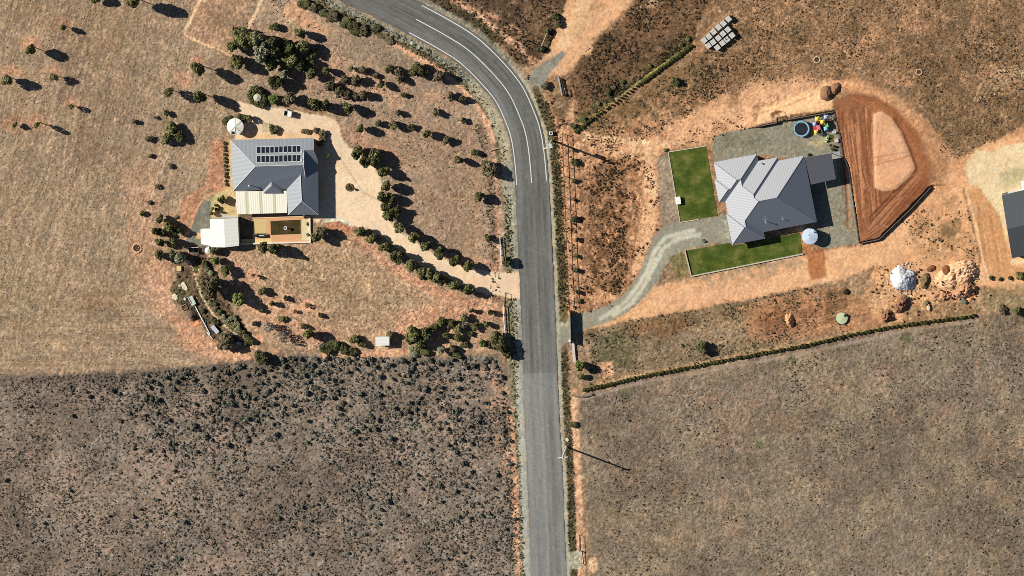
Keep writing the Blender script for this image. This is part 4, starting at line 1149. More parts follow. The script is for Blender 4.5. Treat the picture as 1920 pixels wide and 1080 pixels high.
for i, j, t0, t1 in ((1, 0, 0.2, 0.34), (1, 0, 0.6, 0.74), (3, 2, 0.25, 0.75), (5, 4, 0.3, 0.55), (6, 5, 0.3, 0.42), (6, 5, 0.6, 0.72), (7, 6, 0.3, 0.42), (7, 6, 0.62, 0.76), (9, 8, 0.3, 0.65), (13, 12, 0.3, 0.7)):
    window(H2, lerp2(fp[i], fp[j], t0), lerp2(fp[i], fp[j], t1), 0.7, 2.1)
door(H2, lerp2(fp[10], fp[9], 0.3), lerp2(fp[10], fp[9], 0.7), 2.2, M_white)
for x, y, z, r_, hh in ((1036, 842, 4.15, 0.09, 0.8), (1190, 822, 3.9, 0.07, 0.3), (995, 318, 3.3, 0.1, 0.2)):
    b = W(*Z(x, y, z)[:2], z); m = MB(); m.cyl(b, r_, z - 0.5, z + hh, 12); m.cyl(b, r_ * 2, z + hh, z + hh + 0.12, 12)
    m.build('flue' if hh > 0.5 else 'vent', M_steel, H2)
tv = MB(); b = W(*Z(1040, 838, 4.2)[:2], 4.2); tv.tube(b, b + np.array([0, 0, 1.1]), 0.02); tv.tube(b + np.array([-.3, .3, 1.05]), b + np.array([.2, -.4, 1.1]), 0.02)
tv.build('aerial', M_steel, H2)
pt = [Z(1386, 266, 2.78), Z(1626, 227, 2.72), Z(1668, 460, 2.72), Z(1442, 510, 2.78)]
roof('patio_roof', [w3(pt)], M_flat, H2, w3(pt), M_gutd, 0.14)
for x, y in ((1616, 240), (1652, 452), (1530, 484)):
    p = W(*Z(x, y, 0)[:2], 2.6); MB().box((p[0], p[1], 1.25), (0.12, 0.12, 2.6)).build('post', M_gutd, H2)
sheet('patio_slab', [Z(1388, 268, 0)[:2], Z(1700, 208, 0)[:2], Z(1716, 268, 0)[:2], Z(1672, 280, 0)[:2], Z(1690, 440, 0)[:2], Z(1450, 512, 0)[:2]], 0.06, mat('pale_patio_concrete', (168, 168, 160), 0.9, 0.15, 0.12, 1.2))
# lawns
sheet('front_lawn', ((1254.5, 286.3), (1324, 275.0), (1345.5, 404.5), (1276.5, 415.3)), 0.05, M_lawn)
sheet('south_lawn', ((1286.0, 470.2), (1368, 455), (1372, 461), (1500, 436), (1504.5, 474.5), (1297.2, 516.6)), 0.05, M_lawn)
EDG = mat('pale_kerb_stone', (206, 194, 172), 0.9, 0.1, 0.15, 3)
LE = empty('lawn_edging', tuple(W(1254, 286, 0)), 'pale timber edging on the road side of the small square lawn', 'edging')
wall_run(LE, [(1324, 273.5), (1253, 285), (1275.3, 417.0), (1310, 411.2)], -0.1, 0.14, 0.16, EDG, 'sleeper')
LE = empty('lawn_edging', tuple(W(1297, 517, 0)), 'pale low edging along the strip of lawn south of the slate house', 'edging')
wall_run(LE, [(1284.5, 470), (1296.2, 517.8), (1505.3, 475.8)], -0.1, 0.32, 0.24, EDG, 'sleeper')

# --- dark shed in the east
DS = empty('shed', tuple(W(1930, 420, 0)), 'dark roofed machinery shed on the cream gravel apron', 'shed')
a, b, c, d = (1878.2, 366, 3.6), (1985, 341, 3.6), (2004, 459, 3.6), (1897.6, 484.5, 3.6)
ra, rb = (1888.4, 429.5, 5.6), (1994.8, 404.3, 5.6)
roof('roof', [w3([a, b, rb, ra]), w3([d, ra, rb, c])], ribbed('dark_shed_sheet', (0.075, 0.082, 0.084), 0.55, 0.5, 0.25, 0.15, 0.08, raw=True), DS, w3([a, ra, d, c, rb, b]), M_gut, 0.15)
fo = [tuple(W(*p, 3.4)[:2]) for p in ((1879.5, 367.5), (1984, 343), (2002.5, 457.5), (1898.6, 482.6))]
MB().prism(fo, -0.1, 3.45).build('wall', mat('dark_wall_sheet', (0.10, 0.105, 0.11), 0.6, 0.2, 0.06, raw=True), DS)
door(DS, lerp2(fo[1], fo[0], 0.6), lerp2(fo[1], fo[0], 0.9), 3.0, M_gut)

# --- little white shed
WS = empty('shed', tuple(W(717, 640, 0)), 'small cream flat-roofed shed standing alone above the scrub', 'shed')
a = [(703.9, 631.6, 2.25), (730.0, 631.0, 2.0), (730.0, 647.6, 2.0), (703.9, 648.8, 2.25)]
roof('roof', [w3(a)], M_cream2, WS, w3(a), M_white, 0.1)
fo = [tuple(W(*p, 2.0)[:2]) for p in ((705, 632.6), (729, 632.0), (729, 646.6), (705, 647.6))]
MB().prism(fo, -0.1, 1.95).build('wall', M_wall, WS)
door(WS, lerp2(fo[0], fo[3], 0.7), lerp2(fo[0], fo[3], 0.3), 1.85, M_white)
# ------------------------------------------------------------------ plants
def leaf_quads(c, n, size, asp=0.7):
    """one small leaf-clump quad per centre c with normal n"""
    k = len(c)
    n = n / (np.linalg.norm(n, axis=1)[:, None] + 1e-9)
    r_ = rng.normal(size=(k, 3)); a = np.cross(n, r_); a /= np.linalg.norm(a, axis=1)[:, None] + 1e-9
    b = np.cross(n, a)
    s = (size * rng.uniform(0.6, 1.35, k))[:, None]
    v = np.stack([c - a * s - b * s * asp, c + a * s * 0.8 - b * s * asp * 0.7, c + a * s + b * s * asp, c - a * s * 0.7 + b * s * asp * 0.8], 1)
    return v.reshape(-1, 3), np.arange(4 * k).reshape(k, 4)


def crown_mesh(name, m, seed, lobes=9, leaves=900, size=0.13, core=0.72, spread=0.6, openness=0.0):
    g = np.random.default_rng(seed)
    cs = [np.zeros(3)]; rs = [0.62]
    for i in range(lobes):
        d = g.normal(size=3); d /= np.linalg.norm(d); d[2] *= 0.8
        cs.append(d * g.uniform(0.30, spread)); rs.append(g.uniform(0.20, 0.46))
    cs, rs = np.array(cs), np.array(rs)
    w = rs ** 2; w[0] *= 0.8; w /= w.sum()
    pts, nrm = [], []
    while sum(len(p) for p in pts) < leaves:
        li = g.choice(len(rs), 600, p=w)
        d = g.normal(size=(600, 3)); d /= np.linalg.norm(d, axis=1)[:, None]
        p = cs[li] + d * (rs[li] * g.uniform(0.80, 1.10, 600))[:, None]
        dist = np.linalg.norm(p[:, None] - cs[None], axis=2) / rs[None]
        ok = (dist < 0.74).sum(1) == 0
        pts.append(p[ok]); nrm.append(d[ok] * 1.0 + g.normal(size=(ok.sum(), 3)) * 0.62 + np.array([0, 0, 0.25]))
    p = np.concatenate(pts)[:leaves]; n = np.concatenate(nrm)[:leaves]
    v, q = leaf_quads(p, n, size)
    if core:
        for c, r_ in zip(cs, rs):
            k0 = len(v); nn = 8; ring = []
            for j in range(1, 5):
                t = math.pi * j / 5
                for i in range(nn):
                    ph = 2 * math.pi * i / nn + j
                    ring.append(c + r_ * core * g.uniform(0.8, 1.1) * np.array([math.sin(t) * math.cos(ph), math.sin(t) * math.sin(ph), math.cos(t)]))
            ring.append(c + np.array([0, 0, r_ * core])); ring.append(c - np.array([0, 0, r_ * core]))
            v = np.concatenate([v, np.array(ring)])
            fq = []
            for j in range(3):
                for i in range(nn):
                    a_, b_ = k0 + j * nn + i, k0 + j * nn + (i + 1) % nn
                    fq.append((a_, a_ + nn, b_ + nn, b_))
            for i in range(nn):
                fq.append((k0 + 4 * nn, k0 + i, k0 + (i + 1) % nn, k0 + 4 * nn)); 
            q = np.concatenate([q, np.array([f for f in fq if len(set(f)) == 4])])
    return raw_mesh(name, v, q, m, smooth=False)


FOL = {
    'green': mat('olive_green_leaves', (0.155, 0.150, 0.056), 0.8, 0.15, 0.2, 2.0, island=0.55, raw=True),
    'dark': mat('dark_green_leaves', (0.105, 0.102, 0.040), 0.8, 0.15, 0.2, 2.0, island=0.55, raw=True),
    'pale': mat('grey_green_leaves', (0.26, 0.255, 0.15), 0.85, 0.1, 0.2, 2.0, island=0.4, raw=True),
    'bright': mat('fresh_green_leaves', (0.175, 0.205, 0.060), 0.8, 0.15, 0.2, 2.0, island=0.4, raw=True),
    'yellow': mat('yellow_green_leaves', (0.185, 0.170, 0.062), 0.8, 0.15, 0.2, 2.0, island=0.4, raw=True),
    'brown': mat('brown_dry_leaves', (0.165, 0.132, 0.076), 0.9, 0.05, 0.2, 2.0, island=0.55, raw=True),
    'grey': mat('grey_dead_twigs', (0.20, 0.195, 0.185), 0.9, 0.05, 0.2, 2.0, island=0.35, raw=True),
}
BARK = mat('brown_bark', (0.14, 0.10, 0.075), 0.95, 0.05, 0.3, 3, raw=True)
CROWN = {}
for k_, (mn, mm_) in enumerate(FOL.items()):
    if mn == 'grey':
        CROWN[mn] = [crown_mesh('crown', mm_, 50 + k_ * 9 + j, 8, 330, 0.09, 0, 0.75) for j in range(2)]
    else:
        CROWN[mn] = [crown_mesh('crown', mm_, 50 + k_ * 9 + j, 9 + 2 * j, 1000, 0.115, 0.72, 0.78) for j in range(3)]
for mn in ('yellow', 'green', 'brown', 'pale'):
    CROWN['open_' + mn] = [crown_mesh('crown', FOL[mn], 300 + j + len(mn), 11, 420, 0.105, 0, 0.78) for j in range(2)]


def trunk_mesh(seed):
    g = random.Random(seed); b = MB()
    b.tube((0, 0, -0.12), (0.02, 0.01, 0.55), 0.075, 8, 0.05)
    for i in range(4):
        a = i * 1.6 + g.random(); l = g.uniform(0.25, 0.45)
        b.tube((0.02, 0.01, 0.5), (0.02 + 0.8 * l * math.cos(a), 0.8 * l * math.sin(a), 0.6 + l), 0.042, 6, 0.015)
    o = b.build('trunk', BARK); me = o.data; bpy.data.objects.remove(o); return me


TRUNK = [trunk_mesh(s) for s in range(3)]
ntree = 0
GP = 'young trees dotted over the tan paddock'


def plant(name, cat, kind, cx, cy, r, hc, label, group=None, rz=None, squash=None):
    """a tree or shrub whose crown is centred, as seen from above, on the survey point cx, cy; hc = height of the crown's centre"""
    global ntree
    ntree += 1
    if group != GP: hc *= 0.88
    g0 = gz(cx, cy)
    b = W(cx, cy, hc + g0); base = (b[0], b[1], g0)
    o = empty(name, base, label, cat, group)
    rr = r * S * (0.98 if r > 9 else 1.0)
    rz_ = rz if rz is not None else min(max(rr * 1.0, hc * (0.66 if group == GP else 0.92), 0.3), hc * 1.02)
    me = CROWN[kind][ntree % len(CROWN[kind])]
    c = bpy.data.objects.new('crown', me); COL.objects.link(c); c.parent = o
    c.location = (0, 0, hc); c.scale = (rr * rnd.uniform(0.92, 1.08), rr * rnd.uniform(0.92, 1.08) * (squash or 1), rz_)
    c.rotation_euler = (0, 0, rnd.uniform(0, 6.28) if not squash else rnd.uniform(-0.2, 0.2))
    t = bpy.data.objects.new('trunk', TRUNK[ntree % 3]); COL.objects.link(t); t.parent = o
    w_ = max(0.7, min(1.6, hc * 0.5)); t.scale = (w_, w_, hc); t.rotation_euler = (0, 0, rnd.uniform(0, 6.28))
    return o


T, SB = ('tree', 'tree'), ('shrub', 'shrub')
for kd, x, y, r, hh, lb in (
    ('green', 13, 149, 12, 3.2, 'round green tree in the tan paddock, dense crown, close to its road-far edge'),
    ('yellow', 58, 93, 11, 3.8, 'yellow-green tree with a long leaning shadow in the tan paddock'),
    ('yellow', 118, 51, 7.5, 2.3, 'small bushy tree nearest the paddock top on its orange patch'),
    ('open_yellow', 100, 144, 9, 2.6, 'thin yellowish young tree beside the round dense one'),
    ('open_yellow', 133, 200, 7, 2.1, 'sparse little tree below the thin yellowish one'),
    ('green', 27, 235, 6, 1.6, 'low dark sapling in the faint ploughed ring of the paddock'),
    ('open_yellow', 69, 234, 6.5, 3.6, 'spindly sapling with a very long shadow in the larger ploughed ring'),
    ('yellow', 251, 4, 13, 5.4, 'tall tree at the top of the paddock with a long shadow towards the pen'),
    ('green', 182, -3, 11, 2.4, 'dark bushy tree cut by the paddock top, west of the tall one'),
    ('yellow', 372, 129, 15, 4.8, 'large yellow-green tree with an open shadow west of the grove'),
    ('open_yellow', 316, 172, 12, 3.2, 'straggly olive tree at the paddock end of the pair above the drive'),
    ('green', 372, 180, 15, 4.4, 'olive tree at the drive end of the pair above the drive'),
):
    plant('tree', 'tree', kd, x, y, r, hh, lb, GP)
for kd, x, y, r, hh, lb in (
    ('dark', 312, 212, 6, 1.0, 'small dark bush above the triple olive shrub'),
    ('brown', 250, 228, 5.5, 1.0, 'small brown bush furthest into the paddock from the triple shrub'),
    ('open_pale', 290, 220, 5, 0.7, 'thin pale seedling between two dark bushes'),
    ('green', 323, 240, 12, 1.9, 'upper clump of the triple olive shrub west of the water tank'),
    ('green', 313, 260, 13, 1.9, 'lower clump of the triple olive shrub west of the water tank'),
    ('dark', 335, 251, 14, 1.5, 'shaded eastern clump of the triple olive shrub'),
    ('brown', 280, 260, 7, 0.9, 'flat brown bush beside the triple olive shrub'),
    ('brown', 283, 292, 6, 0.6, 'low brown tuft first below the triple shrub'),
    ('brown', 320, 310, 6, 0.6, 'low brown tuft second below the triple shrub'),
    ('brown', 296, 350, 6, 0.6, 'low brown tuft third below the triple shrub'),
    ('brown', 281, 380, 5, 0.5, 'low brown tuft fourth below the triple shrub'),
    ('green', 267, 399, 6, 0.9, 'small olive bush alone above the dark grove by the stone ring'),
    ('dark', 428, 226, 12, 1.2, 'dark foliage growing round the paddock side of the big water tank'),
    ('dark', 452, 222, 9, 0.8, 'dark foliage growing behind the big water tank'),
    ('brown', 467, 221, 8, 1.4, 'dark spiky plant in the tank shadow beside the cream drive'),
):
    plant('shrub', 'shrub', kd, x, y, r, hh, lb, 'bushes round the western house')
# ring of dark shrub around the cream parasol
for i, (x, y, r, hh) in enumerate(((470, 178, 9, 1.0), (478, 171, 10, 1.0), (489, 172, 8, 1.0), (493, 183, 9, 1.0), (488, 192, 10, 0.9), (477, 193, 7, 0.6))):
    plant('shrub', 'shrub', 'dark', x, y, r, hh, ['dark shrub hugging the parasol on its paddock side', 'dark shrub behind the parasol towards the grove', 'dark shrub on the far corner of the parasol', 'dark shrub hugging the parasol towards the trailer',
          'dark shrub below the parasol at the drive', 'smallest dark shrub under the parasol edge'][i], 'shrubs in a ring round the parasol')
# the grove
G1 = 'trees of the dense grove above the western house'
for kd, x, y, r, hh, lb in (
    ('green', 453, 68, 19, 3.4, 'olive tree at the pen corner of the dense grove'),
    ('green', 437, 86, 12, 2.6, 'smaller olive tree outermost on the pen side of the dense grove'),
    ('green', 470, 74, 19, 3.6, 'olive tree second from the pen in the dense grove'),
    ('pale', 483, 72, 14, 4.0, 'grey-green tree behind the pale centre of the grove'),
    ('pale', 493, 98, 20, 4.4, 'palest grey-green tree in the middle of the grove'),
    ('pale', 500, 80, 12, 4.2, 'pale feathery tree above the palest one in the grove'),
    ('dark', 514, 88, 18, 4.0, 'large dark tree in the grove middle, shading the ground beyond'),
    ('green', 508, 116, 18, 3.6, 'dark olive tree on the lower side of the grove'),
    ('dark', 538, 92, 21, 3.2, 'broad shadowy tree in the eastern half of the grove'),
    ('green', 545, 108, 19, 3.0, 'shadowy tree under the broad one in the eastern grove'),
    ('green', 563, 62, 12, 2.8, 'olive tree standing alone on the top edge of the grove'),
    ('green', 568, 88, 18, 2.8, 'olive tree nearest the road bend in the grove'),
    ('dark', 588, 98, 10, 1.6, 'dark outer tree of the grove facing the road bend'),
    ('dark', 582, 115, 10, 1.5, 'dark tree on the lower road side of the grove'),
    ('green', 562, 120, 16, 2.8, 'olive tree at the lower middle of the grove'),
    ('pale', 531, 136, 12, 2.2, 'light grey-green tree at the foot of the grove'),
    ('green', 583, 137, 13, 2.4, 'grey olive tree at the foot of the grove towards the road'),
    ('green', 611, 132, 10, 2.2, 'last olive tree of the grove foot, nearest the scrubby slope'),
    ('green', 446, 117, 15, 3.0, 'dark green tree below the grove beside the large yellow-green one'),
    ('dark', 518, 152, 14, 2.6, 'round dark green tree between the grove and the drive'),
):
    plant('tree', 'tree', kd, x, y, r, hh, lb, G1)
plant('shrub', 'shrub', 'green', 516, 50, 11, 1.2, 'dark low bush on the green patch above the grove')
# hedge of big shrubs along the drive north of the house
for kd, x, y, r, hh, lb in (
    ('bright', 514, 187, 11, 1.4, 'small round green shrub first in line from the parasol'),
    ('brown', 542, 186, 14, 3.0, 'brownish tall shrub second in line from the parasol'),
    ('green', 592, 196, 15, 3.2, 'big olive shrub third in line from the parasol'),
    ('dark', 608, 198, 13, 2.6, 'dark shrub close behind the third in line from the parasol'),
    ('green', 653, 202, 12, 2.9, 'olive shrub last in line from the parasol, past the drive bend'),
):
    plant('shrub', 'shrub', kd, x, y, r, hh, lb, 'tall shrubs along the top of the cream drive')
# scrubby slope towards the bend: labels say what each stands between
SL = [('open_green', 658, 129, 7.5, 1.9, 'thin olive shrub highest on the scrubby slope below the bend'), ('brown', 678, 132, 8, 1.5, 'brown shrub next to the thin olive one high on the scrubby slope'),
      ('brown', 706, 142, 7, 0.8, 'flat brown bush in the gap of the scrubby slope'),
      ('green', 731, 128, 10, 1.8, 'olive shrub on bare salmon soil, paddock side of the dense dark tree'), ('brown', 748, 134, 9, 1.5, 'brown half of the shrub pair beside the dense dark tree'),
      ('dark', 782, 133, 14, 2.0, 'dense dark rounded tree on the slope just below the bend'), ('dark', 794, 137, 13, 1.6, 'darker eastern half of the dense rounded tree below the bend'),
      ('brown', 822, 144, 12, 2.2, 'brown open shrub nearest the road edge line below the bend'), ('brown', 845, 180, 9, 1.9, 'brown shrub beside the road shoulder, below the open brown one'), ('dark', 866, 184, 8, 1.4, 'dark bush closest to the salmon verge inside the bend'),
      ('brown', 619, 160, 11, 1.9, 'grey-brown shrub at the grove end of the second scrub row'), ('brown', 645, 150, 9, 1.6, 'small grey-brown shrub second in the second scrub row'), ('brown', 666, 150, 11, 2.0, 'grey-brown shrub third in the second scrub row'),
      ('green', 715, 158, 7.5, 2.0, 'olive bush with a wide shadow alone east of the second scrub row'), ('brown', 750, 147, 8.5, 1.6, 'brown bush under the olive one beside the dense dark tree'),
      ('brown', 635, 170, 12, 1.6, 'spreading brown shrub in the middle of the lower scrub row'), ('brown', 648, 177, 10, 1.5, 'dark brown shrub adjoining the spreading one in the lower scrub row'), ('brown', 680, 178, 10, 1.9, 'brown shrub at the east end of the lower scrub row'), ('brown', 668, 181, 8, 1.1, 'low brown tuft tucked into the lower scrub row'),
      ('dark', 757, 178, 6, 0.8, 'small dark tuft in the open grass below the scrub rows'), ('brown', 746, 212, 7, 1.3, 'brown bush in the middle of the open grass between scrub and row'), ('green', 816, 212, 8, 1.6, 'olive bush on the grass near the inside of the bend'), ('dark', 869, 226, 6, 0.9, 'little dark bush close to the verge at the bend end')]
for kd, x, y, r, hh, lb in SL: plant('shrub', 'shrub', kd, x, y, r, hh, lb, 'shrubs scattered on the slope inside the road bend')
for kd, x, y, r, hh, lb in (('yellow', 675, 241, 9, 2.6, 'yellow-green shrub with a long shadow at the drive end of the grass line'), ('dark', 708, 232, 7.5, 1.2, 'small dark shrub second along the grass line'), ('green', 739, 234, 9.5, 1.7, 'rounded olive shrub third along the grass line'),
        ('dark', 771, 237, 6.5, 1.0, 'tiny dark shrub fourth along the grass line'), ('green', 801, 250, 9.5, 2.6, 'tall olive shrub fifth along the grass line'), ('brown', 837, 264, 8.5, 1.5, 'brown shrub last along the grass line'),
        ('green', 860, 300, 9, 2.3, 'olive shrub with an oval shadow south-east of the grass line'), ('dark', 889, 285, 8, 1.2, 'dark round bush near the fallen branch by the road'), ('brown', 916, 316, 17, 2.2, 'big brown-green bush against the road verge'),
        ('green', 898, 369, 11, 2.3, 'olive bush alone in the grass beside the straight road'), ('green', 916, 448, 9, 1.6, 'olive bush beside the white rail north of the entrance'), ('dark', 950, 490, 11, 1.6, 'dark sprawling bush at the gate end of the white rail')):
    plant('shrub', 'shrub', kd, x, y, r, hh, lb, 'shrubs in the dry grass between drive and road')
# rows that line the cream drive
ORD = ['first', 'second', 'third', 'fourth', 'fifth', 'sixth', 'seventh', 'eighth', 'ninth', 'tenth', 'eleventh', 'twelfth', 'thirteenth', 'fourteenth', 'fifteenth', 'sixteenth', 'seventeenth', 'eighteenth']
NR = [(878, 498, 11), (851, 490, 13), (825, 473, 13), (799, 461, 11), (774, 445, 12), (750, 426, 12), (728, 405, 11), (722, 386, 12), (719, 370, 12), (724, 349, 13), (716, 322, 13), (703, 298, 14), (687, 302, 12), (671, 284, 14)]
for i, (x, y, r) in enumerate(NR):
    plant('tree', 'tree', ('green', 'green', 'dark', 'green', 'yellow')[i % 5], x + rnd.uniform(-1, 1), y + rnd.uniform(-1, 1), r * rnd.uniform(0.92, 1.14), rnd.uniform(2.0, 2.6) + (0.5 if i > 8 else 0), f'bushy tree, {ORD[i]} from the road in the grass-side drive row', 'bushy trees in rows along the cream drive')
for x, y, r, lb in ((733, 372, 12, 'shaded tree standing behind the drive row beside the turning circle'), (741, 395, 11, 'shaded tree behind the drive row where it bends'), (700, 285, 11, 'shaded tree behind the far end of the drive row')):
    plant('tree', 'tree', 'dark', x, y, r, 2.0, lb, 'bushy trees in rows along the cream drive')
SR = [(878, 545, 12), (852, 536, 11), (832, 525, 10), (818, 519, 10), (803, 513, 11), (792, 511, 13), (771, 496, 12), (745, 479, 14), (722, 462, 12), (697, 449, 13), (675, 434, 13)]
for i, (x, y, r) in enumerate(SR):
    plant('tree', 'tree', ('green', 'green', 'dark', 'green', 'yellow')[i % 5], x + rnd.uniform(-1, 1), y + rnd.uniform(-1, 1), r * rnd.uniform(0.92, 1.14), rnd.uniform(2.1, 2.6), f'bushy tree, {ORD[i]} from the road in the paddock-side drive row', 'bushy trees in rows along the cream drive')
# round the house
for kd, x, y, r, hh, lb in (('brown', 606, 435, 13, 2.6, 'brown-green tree beyond the terrace corner'), ('green', 594, 444, 12, 2.6, 'dark green tree against the terrace corner'), ('green', 493, 464, 12, 3.4, 'western half of the leafy pair under the terrace wall'), ('green', 512, 466, 13, 3.6, 'eastern half of the leafy pair under the terrace wall'), ('green', 402, 470, 9, 1.6, 'dark bush in the shade behind the small round tank')):
    plant('tree', 'tree', kd, x, y, r, hh, lb, 'trees close round the western house')
YN = [268.3, 275.3, 282.5, 289.6, 296.4, 303.4, 310.4, 317.8, 325, 331.5, 338.8, 345.8]
for i, y in enumerate(YN):
    plant('shrub', 'shrub', 'dark', 420.8 + 0.3 * i, y, 3.4, 0.32, f'clipped round shrub, {ORD[i]} from the water tank in the line along the house wall', 'clipped round shrubs along the house wall')
plant('shrub', 'shrub', 'dark', 511.5, 242.6, 9.5, 0.8, 'single large round dark bush on the drive north of the house')
for x, y, r, lb in ((569, 246, 6, 'clipped brown hedge bush at the solar end of the low hedge'), (577, 246.2, 6, 'clipped hedge bush in the middle of the low hedge'), (592, 245.3, 6, 'clipped hedge bush past the gap of the low hedge')):
    plant('shrub', 'shrub', 'brown', x, y, r, 0.5, lb, 'low clipped hedge above the house')
for x, y, r, lb in ((603, 250, 8, 'brown-green shrub at the top of the bend round the house corner'), (605, 259, 8, 'brown-green shrub at the bottom of the bend round the house corner'), (600, 270, 7, 'dark shrub in the house shade at the corner')):
    plant('shrub', 'shrub', 'brown', x, y, r, 0.8, lb, 'shrubs round the house corner')
plant('shrub', 'shrub', 'bright', 614.5, 293, 5.5, 1.3, 'bright green plant standing in the house shadow')
# patio garden
for kd, x, y, r, hh, lb in (('bright', 411, 374, 5, 1.6, 'leafy palm-like plant, paddock side of the clump in the yellow gravel'), ('green', 418, 371, 5, 1.6, 'leafy palm-like plant, top of the clump in the yellow gravel'), ('green', 417, 379, 5, 1.4, 'leafy palm-like plant, lower part of the clump in the yellow gravel'),
        ('dark', 404.5, 385, 3.4, 0.4, 'tiny clipped ball plant highest of two in the yellow gravel'), ('dark', 411, 390, 3.2, 0.4, 'tiny clipped ball plant lower of two in the yellow gravel'), ('bright', 398, 391.5, 4.5, 1.0, 'leafy plant beside the grey path above its twin'), ('bright', 396, 399.5, 5, 1.1, 'leafy plant beside the grey path nearest the shed'),
        ('dark', 419, 398, 3, 0.3, 'small dark plant next to the shed slab'), ('dark', 406, 395.5, 5, 0.6, 'dark plant between the two leafy ones by the path'), ('green', 578, 440, 4, 0.4, 'little plants in the pebble bed corner of the terrace'), ('brown', 577, 420, 4, 0.35, 'brown plant in the terrace pebble bed')):
    plant('shrub', 'shrub', kd, x, y, r, hh, lb, 'small plants of the patio garden')
# dark grove by the grey path
for kd, x, y, r, hh, lb in (('green', 299, 412, 9, 2.2, 'dark green tree nearest the paddock at the top of the path grove'), ('green', 318, 424, 11, 2.4, 'dark green tree in the upper middle of the path grove'), ('dark', 332, 431, 9, 1.8, 'dark tree at the path side of the upper path grove'),
        ('green', 290, 433, 9, 2.4, 'dark green tree at the paddock side of the path grove middle'), ('dark', 303, 437, 10, 1.6, 'dark tree in the path grove middle'), ('green', 300, 454, 10, 2.4, 'dark green tree at the paddock side of the lower path grove'), ('green', 327, 455, 11, 2.5, 'dark green tree next to the compost bays'),
        ('green', 297, 477, 11, 2.4, 'dark green tree lowest on the paddock side of the path grove'), ('pale', 323, 475, 9, 1.8, 'pale green tree in the lower path grove'), ('pale', 339, 482, 12, 2.2, 'larger pale green tree at the top of the garden bed')):
    plant('tree', 'tree', kd, x, y, r, hh, lb, 'trees of the dark grove by the grey path')
for kd, x, y, r, hh, lb in (('bright', 403, 488, 9, 2.0, 'fresh green tree below the small round tank'), ('green', 423, 507, 11, 2.0, 'dark round tree beside the garden bed, above the large brown one'), ('brown', 398, 532, 20, 4.6, 'large brown-olive tree over the garden bed with a huge shadow'), ('brown', 397, 548, 15, 4.0, 'lower half of the large brown-olive tree over the garden bed'),
        ('bright', 447, 563, 14, 2.6, 'bright green tree beside the large brown-olive one'), ('brown', 424, 638, 19, 2.4, 'brown-olive rounded tree at the foot of the garden bed'), ('dark', 490, 670, 16, 1.6, 'dark round tree where the scrub begins below the garden bed')):
    plant('tree', 'tree', kd, x, y, r, hh, lb, 'trees of the garden bed')
BEDP = [(376, 520, 4), (378, 530, 4), (381, 541, 5), (386, 553, 5), (394, 566, 6), (402, 570, 5), (404, 580, 6), (412, 585, 7), (418, 594, 7), (425, 602, 7), (432, 598, 6), (436, 610, 8), (443, 607, 7), (447, 617, 8), (453, 624, 8), (460, 630, 8), (467, 638, 9), (459, 640, 7), (388, 504, 7), (394, 513, 7), (384, 495, 7), (404, 604, 6), (397, 598, 5), (380, 583, 5), (440, 596, 6)]
for x, y, r in BEDP:
    plant('shrub', 'shrub', rnd.choice(['pale', 'dark', 'green', 'brown']), x, y, r, r * 0.09, 'small mixed shrub planted along the curved path of the garden bed', 'mixed shrubs of the garden bed')
# lower grass
for kd, x, y, r, hh, lb in (('green', 490, 547, 9, 1.5, 'olive shrub with a twiggy shadow in the lower grass'), ('dark', 536, 559, 6, 0.8, 'dark shrub on a bare ring of soil, upper of the ringed ones'), ('green', 510, 569, 6, 1.4, 'small ringed shrub with a detached shadow'), ('dark', 492, 583, 6, 0.9, 'dark ringed shrub closest to the bright green tree'),
        ('brown', 477, 606, 6, 0.7, 'low brown ringed shrub above the hedge end'), ('green', 529, 598, 8, 0.7, 'low green tuft above the dead shrubs'), ('grey', 504, 613, 13, 2.4, 'dead grey shrub, upper of two'), ('grey', 532, 631, 13, 2.4, 'dead grey shrub, lower of two'), ('green', 579, 626, 12, 2.9, 'green tree with a broad long shadow above the scrub'),
        ('dark', 569, 611, 7, 1.1, 'dark shrub just above the green tree with the long shadow'), ('dark', 601, 591, 6, 0.7, 'dark ringed shrub furthest east in the lower grass'), ('open_yellow', 576, 573, 6, 0.8, 'sparse seedling in the biggest bare ring'), ('open_yellow', 553, 584, 5, 0.9, 'sparse seedling in the paler bare ring'), ('open_yellow', 474, 516, 4, 1.6, 'thin leafless sapling with a needle shadow'),
        ('yellow', 664, 636, 11, 1.6, 'yellow-green shrub beside the little cream shed'), ('dark', 678, 643, 10, 1.1, 'dark shrub between the yellow one and the cream shed'), ('green', 731, 627, 9, 1.4, 'dark green bush touching the corner of the cream shed'),
        ('dark', 612, 650, 13, 1.0, 'dark scrub shrub at the west of the scrub tongue'), ('dark', 628, 648, 14, 1.1, 'dark scrub shrub in the middle of the scrub tongue'), ('dark', 645, 655, 11, 0.9, 'dark scrub shrub towards the end of the scrub tongue'), ('dark', 660, 659, 8, 0.7, 'last low scrub shrub of the tongue'),
        ('dark', 466, 637, 10, 0.9, 'dark shrub at the very end of the garden path')):
    plant('shrub', 'shrub', kd, x, y, r, hh, lb, 'shrubs in the lower grass above the scrub')
